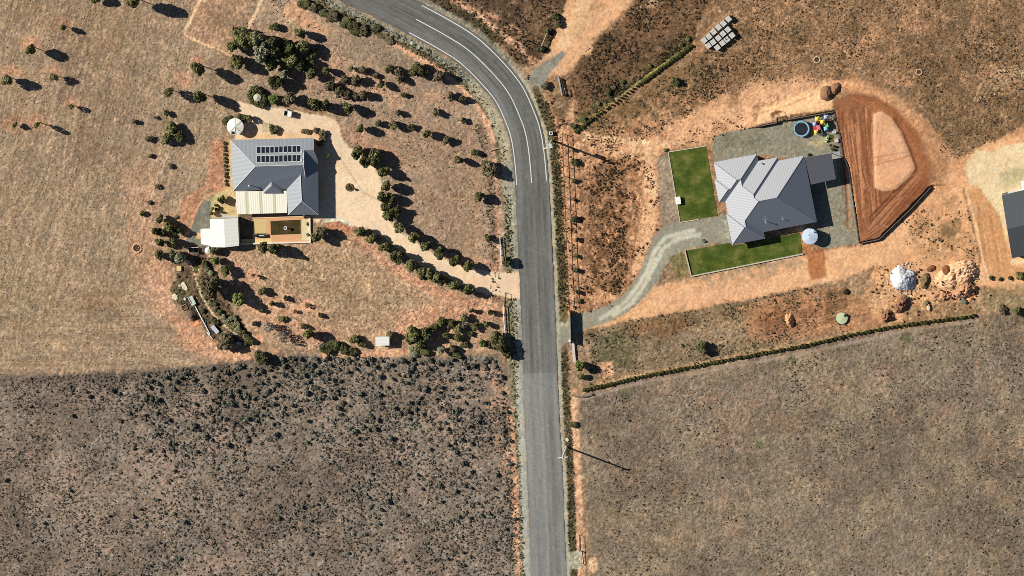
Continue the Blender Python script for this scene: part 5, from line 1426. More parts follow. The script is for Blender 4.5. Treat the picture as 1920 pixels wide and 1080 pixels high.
# clump by the south-west gate
for kd, x, y, r, hh, lb in (('green', 776, 627, 17, 2.6, 'big olive tree with a broad crown east of the cream shed'), ('green', 788, 640, 14, 2.2, 'lower lobe tree of the big olive pair'), ('green', 768, 636, 11, 2.0, 'yellowish olive tree on the shed side of the big olive pair'), ('dark', 800, 626, 13, 2.2, 'dark tree on the road side of the big olive pair'),
        ('green', 828, 604, 12, 1.6, 'dark olive shrub at the top of the gateway clump'), ('dark', 817, 614, 11, 1.4, 'dark shrub on the shed side of the gateway clump'), ('dark', 846, 607, 10, 1.2, 'dark shrub in the top middle of the gateway clump'), ('green', 860, 617, 11, 1.4, 'olive shrub in the lower middle of the gateway clump'), ('green', 838, 629, 9, 1.3, 'oval olive bush, first of the two below the gateway clump'), ('green', 857, 632, 9, 1.3, 'oval olive bush, second of the two below the gateway clump'),
        ('green', 871, 596, 9, 1.5, 'oval dark bush standing above the gateway clump'), ('grey', 871, 610, 8, 1.0, 'pale grey shrub within the gateway clump'), ('dark', 891, 612, 9, 1.0, 'round dark bush on the road side of the pale grey shrub'), ('dark', 881, 626, 6, 0.6, 'small dark tuft under the round dark bush'), ('green', 912, 609, 7, 1.5, 'small oval bush close to the white rail'),
        ('dark', 884, 582, 5, 1.2, 'slim sapling on a bare ring above the gateway clump'), ('dark', 920, 585, 5, 1.3, 'slim dark sapling next to the white rail'), ('green', 872, 646, 9, 0.7, 'flat olive shrub in the open grass below the gateway clump'), ('pale', 828, 656, 9, 1.6, 'pale grey-green shrub in the line above the scrub'), ('brown', 849, 655, 9, 1.2, 'brown shrub next to the pale one above the scrub'), ('dark', 856, 664, 9, 0.8, 'dark shrub where the grass meets the scrub'),
        ('dark', 934, 640, 19, 2.2, 'large dark tree at the road end of the fence, growing over it'), ('bright', 905, 642, 8, 1.4, 'bright green bush beside the large dark roadside tree'), ('green', 915, 646, 9, 1.0, 'olive bush between the bright bush and the large dark tree'), ('dark', 950, 660, 12, 1.6, 'dark bush below the large roadside tree'),
        ('pale', 776, 658, 12, 0.7, 'flat grey-green shrub below the big olive pair'), ('dark', 795, 660, 12, 0.8, 'dark scrub shrub under the flat grey-green one')):
    plant('shrub' if r < 15 else 'tree', 'shrub' if r < 15 else 'tree', kd, x, y, r, hh, lb, 'clump of bushes by the road entrance')
# verge thickets beside the bend
for kd, x, y, r, hh, lb in (('dark', 572, 8, 14, 0.9, 'dark thicket highest on the verge above the grove'), ('brown', 588, 14, 12, 0.8, 'brown thicket adjoining the highest verge thicket'), ('dark', 606, 24, 11, 0.7, 'dark thicket third down the verge'), ('brown', 622, 31, 13, 0.7, 'brown thicket fourth down the verge'), ('dark', 650, 46, 12, 0.8, 'dark thicket fifth down the verge'), ('dark', 664, 57, 14, 0.8, 'darkest thicket sixth down the verge'), ('brown', 680, 57, 11, 0.7, 'brown thicket last down the verge'), ('dark', 707, 52, 6, 0.5, 'small dark weed bush beside the asphalt of the bend'), ('brown', 730, 78, 10, 0.4, 'flat brown weeds on the salmon verge')):
    plant('shrub', 'shrub', kd, x, y, r, hh, lb, 'thickets on the verge of the bend')
# east side
for kd, x, y, r, hh, lb in (('dark', 1266, 153, 9, 0.9, 'flat dark bush alone in the grass above the road hedge'), ('dark', 1318, 652, 12, 1.3, 'dark oval bush alone above the lower hedge'), ('dark', 1077, 797, 9, 0.5, 'round black-green bush on the salmon verge'), ('bright', 1086, 686, 11, 2.2, 'fresh green tree at the end of the pale roadside wall'), ('green', 1090, 706, 8, 1.2, 'dark bush under the fresh green roadside tree'),
        ('brown', 1024, 160, 9, 0.8, 'brown bush where the gravel mouth meets the verge'), ('dark', 1014, 92, 8, 0.8, 'dark bush at the foot of the corner rail'), ('green', 1026, 58, 7, 0.9, 'olive bush at the top of the corner rail'), ('dark', 1040, 30, 9, 0.9, 'dark bush on the edge of the dirt track'), ('dark', 1048, 45, 7, 0.7, 'smaller dark bush on the edge of the dirt track'),
        ('dark', 1141, 173, 6, 0.5, 'dark green bush in the weeds beside the road hedge'), ('green', 1150, 165, 5, 0.4, 'olive bush in the weeds beside the road hedge'), ('green', 1122, 194, 5, 0.3, 'low olive weeds beside the lower road hedge'), ('green', 1166, 153, 5, 0.4, 'olive weeds midway along the road hedge'), ('bright', 1219, 123, 4, 0.4, 'bright weed bush beside the middle of the road hedge'), ('green', 1290, 73, 5, 0.4, 'olive weeds at the pallet end of the road hedge'), ('green', 1276, 84, 5, 0.4, 'olive weeds a little before the pallets'),
        ('dark', 1076, 237, 7, 0.6, 'dark bush at the pole end of the road hedge'), ('green', 1092, 225, 7, 0.5, 'olive bush second at the pole end of the road hedge'), ('brown', 1880, 580, 9, 0.6, 'brown bush past the end of the lower hedge'), ('green', 1908, 582, 9, 0.9, 'green bush past the end of the lower hedge'), ('green', 1913, 517, 9, 0.9, 'dark green bush below the machinery shed'), ('dark', 1858, 521, 4, 0.4, 'low dark weeds at the foot of the orange strip'), ('dark', 1876, 523, 4, 0.4, 'low dark weeds second along the foot of the orange strip'), ('dark', 1893, 521, 4, 0.4, 'low dark weeds third along the foot of the orange strip'),
        ('pale', 1319, 452, 4, 0.3, 'small olive weed beside the gravel drive of the slate house'), ('dark', 1517, 290, 3.5, 0.4, 'tiny dark bush beside the patio roof'), ('green', 1248, 281, 4, 0.3, 'olive weeds at the corner of the square lawn'), ('pale', 1806, 565, 6, 0.4, 'pale weed under the big spoil heap')):
    plant('shrub', 'shrub', kd, x, y, r, hh, lb, 'bushes east of the road')
FB = [(1075, 282, 7), (1077, 304, 8), (1076, 340, 6), (1077, 375, 6), (1077, 410, 9), (1082, 449, 7), (1081, 480, 6), (1080, 507, 8), (1083, 548, 8), (1085, 565, 6)]
for i, (x, y, r) in enumerate(FB):
    plant('shrub', 'shrub', 'dark' if i % 3 else 'green', x, y, r * (0.6, 0.95, 0.7, 0.55, 0.85)[i % 5], r * 0.10, f'young dark shrub, {ORD[i]} from the power pole in the line inside the rail fence', 'young shrubs inside the rail fence')

# ------------------------------------------------------------------ hedges and field shrubs: one mesh each
def bush_mesh(name, m, seed, leaves=150, size=0.2):
    return crown_mesh(name, m, seed, 5, leaves, size, 0.75, 0.5)


HB = [bush_mesh('hedge_bush', mat('hedge_leaves', (0.085, 0.086, 0.024), 0.85, 0.1, 0.2, 2, island=0.4, raw=True), 700 + i) for i in range(3)]
HP = spline([(1095, 731), (1150, 719), (1200, 707), (1300, 687.5), (1400, 668), (1480, 653.5), (1540, 641), (1600, 627), (1700, 609), (1800, 596), (1829, 591)], 1.0)
sd_ = np.r_[0, np.cumsum(np.linalg.norm(np.diff(HP, axis=0), axis=1))]
s_ = 0.0; n_ = 0
while s_ < sd_[-1]:
    k = int(np.searchsorted(sd_, s_)); x, y = HP[min(k, len(HP) - 1)]
    r_ = rnd.uniform(3.6, 5.6)
    b = W(x + rnd.uniform(-0.5, 0.5), y + rnd.uniform(-0.6, 0.6), 0.45)
    o = bpy.data.objects.new('hedge_bush', HB[n_ % 3]); COL.objects.link(o)
    o.location = (b[0], b[1], 0.42); o.scale = (r_ * S, r_ * S, 0.55); o.rotation_euler = (0, 0, rnd.uniform(0, 6.28))
    tag(o, 'dark green clipped bush in the long straight hedge below the works area', 'bush', 'bushes of the long lower hedge')
    s_ += rnd.uniform(5.6, 7.8) if s_ < 420 else rnd.uniform(7.2, 9.8); n_ += 1
HP = spline([(1080, 246), (1110, 223), (1140, 202), (1196, 160), (1250, 121), (1300, 83)], 1.0)
sd_ = np.r_[0, np.cumsum(np.linalg.norm(np.diff(HP, axis=0), axis=1))]
s_ = 0.0
while s_ < sd_[-1]:
    k = int(np.searchsorted(sd_, s_)); x, y = HP[min(k, len(HP) - 1)]
    mid = 40 < s_ < 145
    r_ = rnd.uniform(2.6, 3.4) if mid else rnd.uniform(4.2, 5.4)
    b = W(x + rnd.uniform(-0.6, 0.6), y + rnd.uniform(-0.6, 0.6), 0.35)
    o = bpy.data.objects.new('hedge_bush', HB[n_ % 3]); COL.objects.link(o)
    o.location = (b[0], b[1], 0.34); o.scale = (r_ * S, r_ * S, 0.42); o.rotation_euler = (0, 0, rnd.uniform(0, 6.28))
    tag(o, 'small dark bush in the slanting hedge that starts at the power pole', 'bush', 'bushes of the slanting road hedge')
    s_ += 7.2 if mid else rnd.uniform(5.2, 6.4); n_ += 1

SBM = [crown_mesh('saltbush', mat('saltbush_leaves', (0.165, 0.165, 0.122), 0.9, 0.05, 0.25, 2, island=0.45, raw=True), 720 + i, 6, 170, 0.17, 0.7, 0.7) for i in range(6)]


def field(poly, n, dens, seed):
    """random points inside a survey polygon, kept where dens says so"""
    g = np.random.default_rng(seed); p = np.array(poly)
    out = np.zeros((0, 2))
    while len(out) < n:
        u = g.uniform(p[:, 0].min(), p[:, 0].max(), 20000); v = g.uniform(p[:, 1].min(), p[:, 1].max(), 20000)
        k = inside(u, v, poly) & (g.random(20000) < dens(u, v))
        out = np.concatenate([out, np.stack([u[k], v[k]], 1)])
    return out[:n]


FIELD = [(-8, 712), (110, 704), (260, 698), (420, 684), (560, 668), (800, 672), (930, 670), (950, 720), (958, 820), (964, 900), (970, 1090), (-8, 1090)]


def dens_big(u, v):
    d = 0.30 + 0.8 * sstep((fb(u, v, 60, 3) - 0.40) / 0.3)
    d = d * (0.38 + 0.62 * sstep((u - 60) / 240)) * (0.55 + 0.45 * sstep((u - 120 - (v - 760) * 0.5) / 200))
    d = d * (1 - 0.75 * np.exp(-(((u - 190) / 70) ** 2 + ((v - 810) / 60) ** 2)) - 0.6 * np.exp(-(((u - 200) / 60) ** 2 + ((v - 930) / 40) ** 2)))
    return np.clip(d + 0.8 * sstep((705 - v) / 25) * sstep((u - 140) / 100), 0, 1)


cand = field(FIELD, 4000, dens_big, 31)
rad = np.exp(rng.normal(0, 0.40, len(cand))) * 2.5 * (0.8 + 0.5 * sstep((900 - cand[:, 1]) / 200) * sstep((cand[:, 0] - 130) / 150))
rad = np.clip(rad, 1.2, 7.0)
order = np.argsort(-rad); chosen = []
for i in order:
    if len(chosen) >= 300: break
    if all((cand[i, 0] - cand[j, 0]) ** 2 + (cand[i, 1] - cand[j, 1]) ** 2 > (0.75 * (rad[i] + rad[j])) ** 2 for j in chosen): chosen.append(i)
for k, i in enumerate(chosen):
    x, y = cand[i]; r_ = rad[i] * S; b = W(x, y, r_ * 0.6)
    o = bpy.data.objects.new('saltbush', SBM[k % 6]); COL.objects.link(o)
    o.location = (b[0], b[1], r_ * 0.55); o.scale = (r_ * rnd.uniform(0.85, 1.2), r_ * rnd.uniform(0.75, 1.0), r_ * rnd.uniform(0.75, 1.05)); o.rotation_euler = (0, 0, rnd.uniform(0, 6.28))
    tag(o, 'grey-green saltbush among the scattered scrub of the lower western field', 'shrub', 'saltbushes of the lower western field')


def clumps(name, pts, rad, m, leaves=9, zf=0.9, up=0.35):
    """many low plants in one mesh: half-balls of small leaf quads"""
    n = len(pts)
    w_ = WA(pts[:, 0], pts[:, 1]); r_ = rad * S
    gzz = np.array([gz(a, b) for a, b in pts]) if (pts[:, 0].min() > 1300 and pts[:, 0].max() < 1800) else np.zeros(n)
    d = rng.normal(size=(n, leaves, 3)); d /= np.linalg.norm(d, axis=2)[..., None]; d[..., 2] = abs(d[..., 2])
    c = d * (r_[:, None] * rng.uniform(0.45, 1.0, (n, leaves)))[..., None]
    c[..., 2] = c[..., 2] * zf + 0.03
    c = c + np.stack([w_[:, 0], w_[:, 1], gzz], 1)[:, None]
    nn = d + rng.normal(size=d.shape) * 0.55 + np.array([0, 0, up])
    v, q = leaf_quads(c.reshape(-1, 3), nn.reshape(-1, 3), np.repeat(r_ * 0.42, leaves))
    me = raw_mesh(name, v, q, m, smooth=False)
    return tag(link(name, me), kind='stuff')


rest = np.ones(len(cand), bool); rest[chosen] = False
clumps('scrub', cand[rest], rad[rest], mat('scrub_leaves', (0.135, 0.128, 0.098), 0.9, 0.05, 0.25, 2, island=0.45, raw=True), 14)
more = field(FIELD, 17000, lambda u, v: 0.25 + 0.75 * sstep((fb(u, v, 40, 5) - 0.35) / 0.3), 33)
clumps('small_scrub', more, rng.uniform(0.7, 2.0, len(more)), mat('dark_twigs', (0.070, 0.062, 0.048), 0.95, 0.05, 0.25, 2, island=0.5, raw=True), 7)
LF = [(1100, 748), (1400, 684), (1830, 602), (1926, 586), (1930, 1090), (1130, 1090), (1104, 940)]
WEED = mat('dark_weeds', (0.045, 0.043, 0.028), 0.95, 0.05, 0.25, 2, island=0.5, raw=True)
w1_ = field(LF, 5200, lambda u, v: 0.12 + 0.88 * sstep((fb(u, v, 55, 4) - 0.48) / 0.2), 34)
clumps('dry_weeds', w1_, np.clip(np.exp(rng.normal(0, 0.4, len(w1_))) * 0.95, 0.5, 2.6), WEED, 7)
STRAW = mat('straw_tufts', (0.24, 0.20, 0.145), 0.95, 0.05, 0.2, 2, island=0.4, raw=True)
w2_ = field(LF, 9000, lambda u, v: 0.3 + 0.7 * fb(u, v, 30, 6), 35)
clumps('dry_grass', w2_, rng.uniform(0.7, 1.5, len(w2_)), STRAW, 5, 1.0)
NE = [(1330, -5), (1926, -5), (1926, 230), (1850, 270), (1800, 300), (1760, 290), (1700, 200), (1640, 160), (1560, 150), (1420, 160), (1300, 200), (1330, 120), (1390, 60)]
w3_ = field(NE, 3600, lambda u, v: 0.12 + 0.88 * sstep((fb(u, v, 50, 7) - 0.46) / 0.22), 36)
clumps('dry_weeds', w3_, np.clip(np.exp(rng.normal(0, 0.4, len(w3_))) * 0.95, 0.5, 2.6), mat('brown_weeds', (0.060, 0.046, 0.028), 0.95, 0.05, 0.25, 2, island=0.5, raw=True), 7)
w4_ = field(NE, 7000, lambda u, v: 0.3 + 0.7 * fb(u, v, 30, 6), 37)
clumps('dry_grass', w4_, rng.uniform(0.7, 1.5, len(w4_)), mat('brown_straw', (0.24, 0.17, 0.105), 0.95, 0.05, 0.2, 2, island=0.4, raw=True), 5, 1.0)
w5_ = field(DKB, 2600, lambda u, v: 0.2 + 0.8 * sstep((fb(u, v, 30, 7) - 0.42) / 0.2), 38)
clumps('dry_weeds', w5_, np.clip(np.exp(rng.normal(0, 0.45, len(w5_))) * 1.2, 0.6, 3.0), mat('brown_weeds', (0, 0, 0)), 8)
w6_ = field(TRI, 1300, lambda u, v: 0.2 + 0.8 * sstep((fb(u, v, 26, 7) - 0.42) / 0.2), 39)
clumps('dry_weeds', w6_, np.clip(np.exp(rng.normal(0, 0.45, len(w6_))) * 1.4, 0.6, 3.2), mat('brown_weeds', (0, 0, 0)), 8)
w7_ = np.concatenate([field(STRIP, 900, lambda u, v: 0.2 + 0.8 * sstep((fb(u, v, 18, 7) - 0.4) / 0.2), 40), field(VRG, 1500, lambda u, v: 0.05 + 0.95 * sstep((fb(u, v, 22, 8) - 0.52) / 0.2), 41)])
clumps('verge_weeds', w7_, np.clip(np.exp(rng.normal(0, 0.45, len(w7_))) * 1.15, 0.5, 3.0), mat('rusty_weeds', (0.085, 0.058, 0.036), 0.95, 0.05, 0.25, 2, island=0.5, raw=True), 8)
wk = np.concatenate([field([(1070, 245), (1330, 90), (1420, 120), (1300, 220), (1150, 285), (1080, 268)], 1500, lambda u, v: 0.1 + 0.9 * sstep((fb(u, v, 24, 7) - 0.48) / 0.2), 51), field([(1095, 225), (1290, 70), (1280, 90), (1110, 215)], 260, lambda u, v: 0.6 + 0 * u, 52), field([(1300, 240), (1420, 205), (1424, 236), (1330, 262), (1250, 280)], 160, lambda u, v: 0.5 + 0 * u, 53)])
clumps('dry_weeds', wk, np.clip(np.exp(rng.normal(0, 0.4, len(wk))) * 1.0, 0.5, 2.6), mat('brown_weeds', (0, 0, 0)), 8)
w8_ = field(OLV, 1900, lambda u, v: 0.15 + 0.85 * sstep((fb(u, v, 26, 7) - 0.45) / 0.2), 42)
clumps('dry_weeds', w8_, np.clip(np.exp(rng.normal(0, 0.4, len(w8_))) * 1.05, 0.5, 2.8), mat('olive_weeds', (0.070, 0.066, 0.034), 0.95, 0.05, 0.25, 2, island=0.5, raw=True), 8)
# weeds along both edges of the road
vg = []
for lo, hi, o1, o2, n in ((-60, 140, 40, 58, 800), (140, 520, 44, 54, 160), (360, 700, 40, 54, 600), (690, 1150, 44, 54, 450), (-60, 120, -42, -62, 600), (170, 600, -40, -58, 1500), (640, 1150, -40, -54, 1100), (200, 560, 70, 88, 300), (740, 1150, 64, 74, 260)):
    k = np.nonzero((RP[:, 1] > lo) & (RP[:, 1] < hi) & (RP[:, 0] > 480))[0]
    j = rng.choice(k, n); o_ = rng.uniform(min(o1, o2), max(o1, o2), n)
    vg.append(RP[j] + RN2[j] * o_[:, None] + rng.normal(0, 1.0, (n, 2)))
vg = np.concatenate(vg)
vg = vg[~(inside(vg[:, 0], vg[:, 1], [(940, 512), (985, 512), (985, 558), (940, 558)]) | inside(vg[:, 0], vg[:, 1], [(1036, 588), (1110, 570), (1110, 640), (1040, 668)]) | inside(vg[:, 0], vg[:, 1], [(985, 165), (1000, 120), (1070, 70), (1070, 120), (1018, 180)]) | inside(vg[:, 0], vg[:, 1], [(1058, 1032), (1092, 1030), (1092, 1070), (1058, 1072)]))]
clumps('verge_weeds', vg, np.clip(np.exp(rng.normal(0, 0.45, len(vg))) * 1.0, 0.5, 2.8), mat('roadside_weeds', (0.070, 0.070, 0.036), 0.95, 0.05, 0.25, 2, island=0.5, raw=True), 9)
# straw and tufts of the western grass
WT = [(0, 0), (376, -4), (345, 66), (440, 110), (425, 250), (400, 345), (300, 420), (260, 500), (330, 620), (430, 668), (0, 700)]
w9_ = field(WT, 9000, lambda u, v: 0.25 + 0.75 * fb(u, v, 40, 6), 43)
clumps('dry_grass', w9_, rng.uniform(0.6, 1.3, len(w9_)), mat('pale_straw', (0.30, 0.24, 0.175), 0.95, 0.05, 0.2, 2, island=0.4, raw=True), 5, 1.0)
w10_ = np.concatenate([field(MID, 4200, lambda u, v: np.where(inside(u, v, WD), 0, 0.25 + 0.75 * fb(u, v, 30, 6)), 44), field([(440, 480), (660, 440), (940, 565), (940, 650), (520, 660)], 3000, lambda u, v: 0.2 + 0.8 * fb(u, v, 30, 6), 45)])
clumps('dry_grass', w10_, rng.uniform(0.6, 1.4, len(w10_)), mat('tan_straw', (0.27, 0.215, 0.155), 0.95, 0.05, 0.2, 2, island=0.4, raw=True), 5, 1.0)
w11_ = field(MID, 1300, lambda u, v: np.where(inside(u, v, WD), 0, sstep((fb(u, v, 26, 8) - 0.5) / 0.2)), 46)
clumps('dry_weeds', w11_, np.clip(np.exp(rng.normal(0, 0.4, len(w11_))) * 0.9, 0.5, 2.4), mat('brown_weeds', (0, 0, 0)), 6)
w12_ = field([(1640, 500), (1790, 480), (1840, 520), (1830, 575), (1700, 600), (1640, 580)], 260, lambda u, v: sstep((fb(u, v, 18, 8) - 0.45) / 0.2), 47)
w12_ = np.concatenate([w12_, field([(1690, 400), (1800, 365), (1835, 440), (1840, 500), (1700, 480)], 260, lambda u, v: sstep((fb(u, v, 22, 9) - 0.42) / 0.2), 48), field(BED, 500, lambda u, v: 0.6 + 0 * u, 49), field([(1425, 205), (1560, 195), (1562, 209), (1424, 240)], 160, lambda u, v: 0.5 + 0 * u, 50)])
clumps('dry_weeds', w12_, np.clip(np.exp(rng.normal(0, 0.45, len(w12_))) * 1.2, 0.5, 3.2), mat('olive_weeds', (0, 0, 0)), 8)
# ------------------------------------------------------------------ tanks, yard things, fences, heaps
def P3(px, py, z=0.0):
    p = W(px, py, z + gz(px, py)); return (p[0], p[1], gz(px, py))


M_tank = mat('cream_tank_sheet', (0.80, 0.78, 0.66), 0.5, 0.3, 0.04, raw=True)
M_rib = mat('grey_tank_rib', (0.30, 0.29, 0.24), 0.6, 0.2, 0.05, raw=True)
M_ltank = mat('pale_blue_tank', (0.50, 0.58, 0.68), 0.45, 0.35, 0.10, 1.2, raw=True)
M_green = mat('pale_green_lid', (0.46, 0.52, 0.33), 0.7, 0.2, 0.12, 1.5, raw=True)
M_stone = mat('pale_limestone', (232, 218, 184), 0.95, 0.05, 0.14, 3, bump=0.4)
M_rock = mat('brown_rock', (120, 96, 74), 0.95, 0.05, 0.3, 3, bump=0.5)
M_rubber = mat('black_rubber', (0.02, 0.02, 0.02), 0.8, 0.2, 0.1, raw=True)
M_redsoil = mat('orange_spoil', (216, 160, 116), 0.98, 0.02, 0.22, 1.6, bump=0.6)
M_darksoil = mat('dark_spoil', (150, 112, 84), 0.98, 0.02, 0.3, 1.8, bump=0.7)
M_wht = mat('white_crushed_rock', (0.62, 0.62, 0.61), 0.95, 0.05, 0.30, 5, bump=0.5, fine=7, raw=True)
M_plast = lambda n, c: mat(n, c, 0.45, 0.4, 0.04, raw=True)

# big cream tank by the western house
b = P3(440.8, 237.5, 2.3)
o = empty('water_tank', b, 'large round cream water tank with a ribbed conical roof by the house corner', 'water tank')
MB().cyl(b, 1.78, -0.1, 2.2, 40).build('body', M_tank, o, smooth=False)
MB().cyl(b, 1.90, 2.2, 2.62, 40, 0.12).build('roof', M_tank, o)
for i, a in enumerate((1.57, 0.72, 0.0, -0.72, -1.5, -2.35, 2.5, 3.5)):
    m = MB(); rr = 1.86 if i in (0, 1, 3, 4, 5) else 1.8
    p, q = (b[0] + 0.15 * math.cos(a), b[1] + 0.15 * math.sin(a), 2.63), (b[0] + rr * math.cos(a), b[1] + rr * math.sin(a), 2.235)
    m.tube(p, q, 0.05 if i in (0, 1, 3, 4, 5) else 0.03, 4); m.build('rib', M_rib if i in (0, 1, 3, 4, 5) else M_tank, o)
m = MB(); m.cyl((b[0] - 0.55, b[1] - 1.35, 0), 0.32, 2.3, 2.5, 16); m.build('hatch', M_rubber, o)
# eastern tank
b = P3(1518.3, 443.8, 2.3)
o = empty('water_tank', b, 'pale blue round water tank behind the slate house', 'water tank')
MB().cyl(b, 1.70, -0.1, 2.2, 40).build('body', M_ltank, o)
MB().cyl(b, 1.76, 2.2, 2.5, 40, 0.15).build('roof', M_ltank, o)
m = MB(); m.tube((b[0] + 0.75, b[1] + 1.15, 2.3), (b[0] + 0.75, b[1] + 1.15, 2.75), 0.14, 12); m.tube((b[0] + 0.75, b[1] + 1.15, 2.7), (b[0] + 0.85, b[1] + 1.75, 2.7), 0.07, 8)
m.build('inlet_pipe', M_white, o)
m = MB(); m.cyl((b[0] - 0.3, b[1] + 0.4, 0), 0.25, 2.42, 2.52, 14); m.build('hatch', M_ltank, o)
# half buried tank
b = P3(1578.5, 597, 0.5)
o = empty('water_tank', b, 'low pale green round tank set in the dug ground below the works', 'water tank')
m = MB(); m.cyl(b, 1.28, -0.3, 0.5, 36); m.build('body', M_green, o)
MB().cyl(b, 1.28, 0.5, 0.62, 36, 0.3).build('lid', M_green, o)
m = MB(); m.box((b[0] + 0.72, b[1] + 0.72, 0.64), (0.55, 0.45, 0.12), 0.6); m.build('hatch', M_rubber, o)
# small tank by the shed
b = P3(389.2, 470, 1.7)
o = empty('water_tank', b, 'small white round tank with a spout beside the cream shed', 'water tank')
MB().cyl(b, 0.66, -0.05, 1.6, 24).build('body', M_white, o)
MB().cyl(b, 0.70, 1.6, 1.85, 24, 0.08).build('roof', M_tank, o)
m = MB(); m.tube((b[0] + 0.2, b[1] + 0.4, 1.75), (b[0] + 0.42, b[1] + 1.0, 1.95), 0.13, 8); m.build('spout', M_white, o)

# parasol
b = P3(482, 183, 1.7)
o = empty('parasol', b, 'weathered cream parasol half hidden in a ring of dark shrubs', 'parasol')
MB().cyl(b, 0.92, 1.62, 1.95, 8, 0.04).build('canopy', mat('weathered_canvas', (0.50, 0.48, 0.35), 0.8, 0.1, 0.4, 1.6, raw=True), o)
MB().cyl(b, 0.03, 0, 1.95, 8).build('pole', M_timber, o)
MB().cyl(b, 0.28, 0, 0.09, 16).build('base', M_conc, o)

# box trailer on the drive
b = P3(540.3, 212.3, 0.6); rz = math.radians(-8)
o = empty('box_trailer', b, 'small white cage trailer with a drawbar parked on the cream drive', 'trailer')


def loc(b, rz, x, y, z):
    return (b[0] + x * math.cos(rz) - y * math.sin(rz), b[1] + x * math.sin(rz) + y * math.cos(rz), b[2] + z)


MB().box(loc(b, rz, 0, 0, 0.5), (1.75, 1.25, 0.06), rz).build('tray', M_dark, o)
for x, y, sx, sy in ((0, 0.62, 1.8, 0.05), (0, -0.62, 1.8, 0.05), (0.88, 0, 0.05, 1.2), (-0.88, 0, 0.05, 1.2)):
    MB().box(loc(b, rz, x, y, 0.72), (sx, sy, 0.42), rz).build('side_panel', M_white, o)
m = MB()
for x in (-0.85, 0.85):
    for y in (-0.6, 0.6): m.box(loc(b, rz, x, y, 1.15), (0.05, 0.05, 0.5), rz)
for y in (-0.6, 0.6): m.box(loc(b, rz, 0, y, 1.4), (1.75, 0.06, 0.05), rz)
for x in (-0.85, 0, 0.85): m.box(loc(b, rz, x, 0, 1.402), (0.06, 1.2, 0.05), rz)
m.build('cage', M_white, o)
m = MB(); m.box(loc(b, rz, 0.42, 0.05, 1.43), (0.75, 1.15, 0.03), rz); m.build('cover', M_white, o)
for y in (-0.74, 0.74):
    p, q = loc(b, rz, -0.1, y - 0.09, 0.32), loc(b, rz, -0.1, y + 0.09, 0.32)
    m = MB(); m.tube(p, q, 0.31, 18); w_ = m.build('wheel', M_rubber, o)
m = MB(); m.tube(loc(b, rz, 0.85, 0, 0.48), loc(b, rz, 1.9, 0, 0.42), 0.045, 8); m.tube(loc(b, rz, 1.8, 0, 0.42), loc(b, rz, 1.8, 0, 0), 0.03, 6); m.build('drawbar', M_dark, o)

# clothes line
b = P3(498, 229)
o = empty('clothes_line', b, 'thin wire clothes line frame standing on the drive above the house', 'clothes line')
pa, pb = P3(486.5, 226.5), P3(506.5, 233.0)
for p in (pa, pb):
    m = MB(); m.tube((p[0], p[1], 0), (p[0], p[1], 1.75), 0.03, 6); m.tube((p[0] - 0.1, p[1] - 0.45, 1.72), (p[0] + 0.1, p[1] + 0.45, 1.72), 0.025, 6); m.build('post', M_steel, o)
m = MB()
for t in (-0.4, -0.13, 0.13, 0.4): m.tube((pa[0] + t * 0.2, pa[1] + t, 1.72), (pb[0] + t * 0.2, pb[1] + t, 1.72), 0.012, 4)
m.build('wire', M_steel, o)

# bird bath on the terrace lawn
b = P3(535.6, 427.0, 0.6)
o = empty('bird_bath', (b[0], b[1], 0.085), 'white round bird bath on a pedestal in the terrace lawn', 'bird bath')
m = MB(); m.cyl(b, 0.24, 0.08, 0.16, 18, 0.14); m.cyl(b, 0.09, 0.16, 1.0, 14, 0.11); m.build('pedestal', M_white, o)
m = MB(); m.cyl(b, 0.12, 1.0, 1.16, 24, 0.38); m.ring(b, 0.24, 0.38, 1.16, 1.2, 24); m.build('bowl', M_white, o)
m = MB(); m.cyl(b, 0.24, 1.16, 1.17, 20); m.build('water', M_glass, o)
# outdoor table
b = P3(489.5, 441.2, 0.7); rz = math.radians(2)
o = empty('outdoor_table', (b[0], b[1], 0.08), 'dark outdoor table with a pale bar across it on the terrace gravel', 'table')
MB().box(loc((b[0], b[1], 0.08), rz, 0, 0, 0.72), (2.0, 0.85, 0.05), rz).build('tabletop', M_dark, o)
for x in (-0.9, 0.9):
    for y in (-0.36, 0.36): MB().box(loc((b[0], b[1], 0.08), rz, x, y, 0.35), (0.07, 0.07, 0.7), rz).build('leg', M_dark, o)
MB().box(loc((b[0], b[1], 0.08), rz, 0, -0.02, 0.76), (1.45, 0.10, 0.025), rz).build('bar', M_white, o)
b = P3(479.5, 441, 0.5)
o = empty('barbecue', (b[0], b[1], 0.08), 'brown hooded barbecue trolley beside the dark outdoor table', 'barbecue')
MB().box((b[0], b[1], 0.5), (0.9, 0.6, 0.72)).build('cabinet', M_timber, o)
m = MB(); m.tube((b[0] - 0.42, b[1], 0.88), (b[0] + 0.42, b[1], 0.88), 0.26, 14); m.build('hood', M_rubber, o)

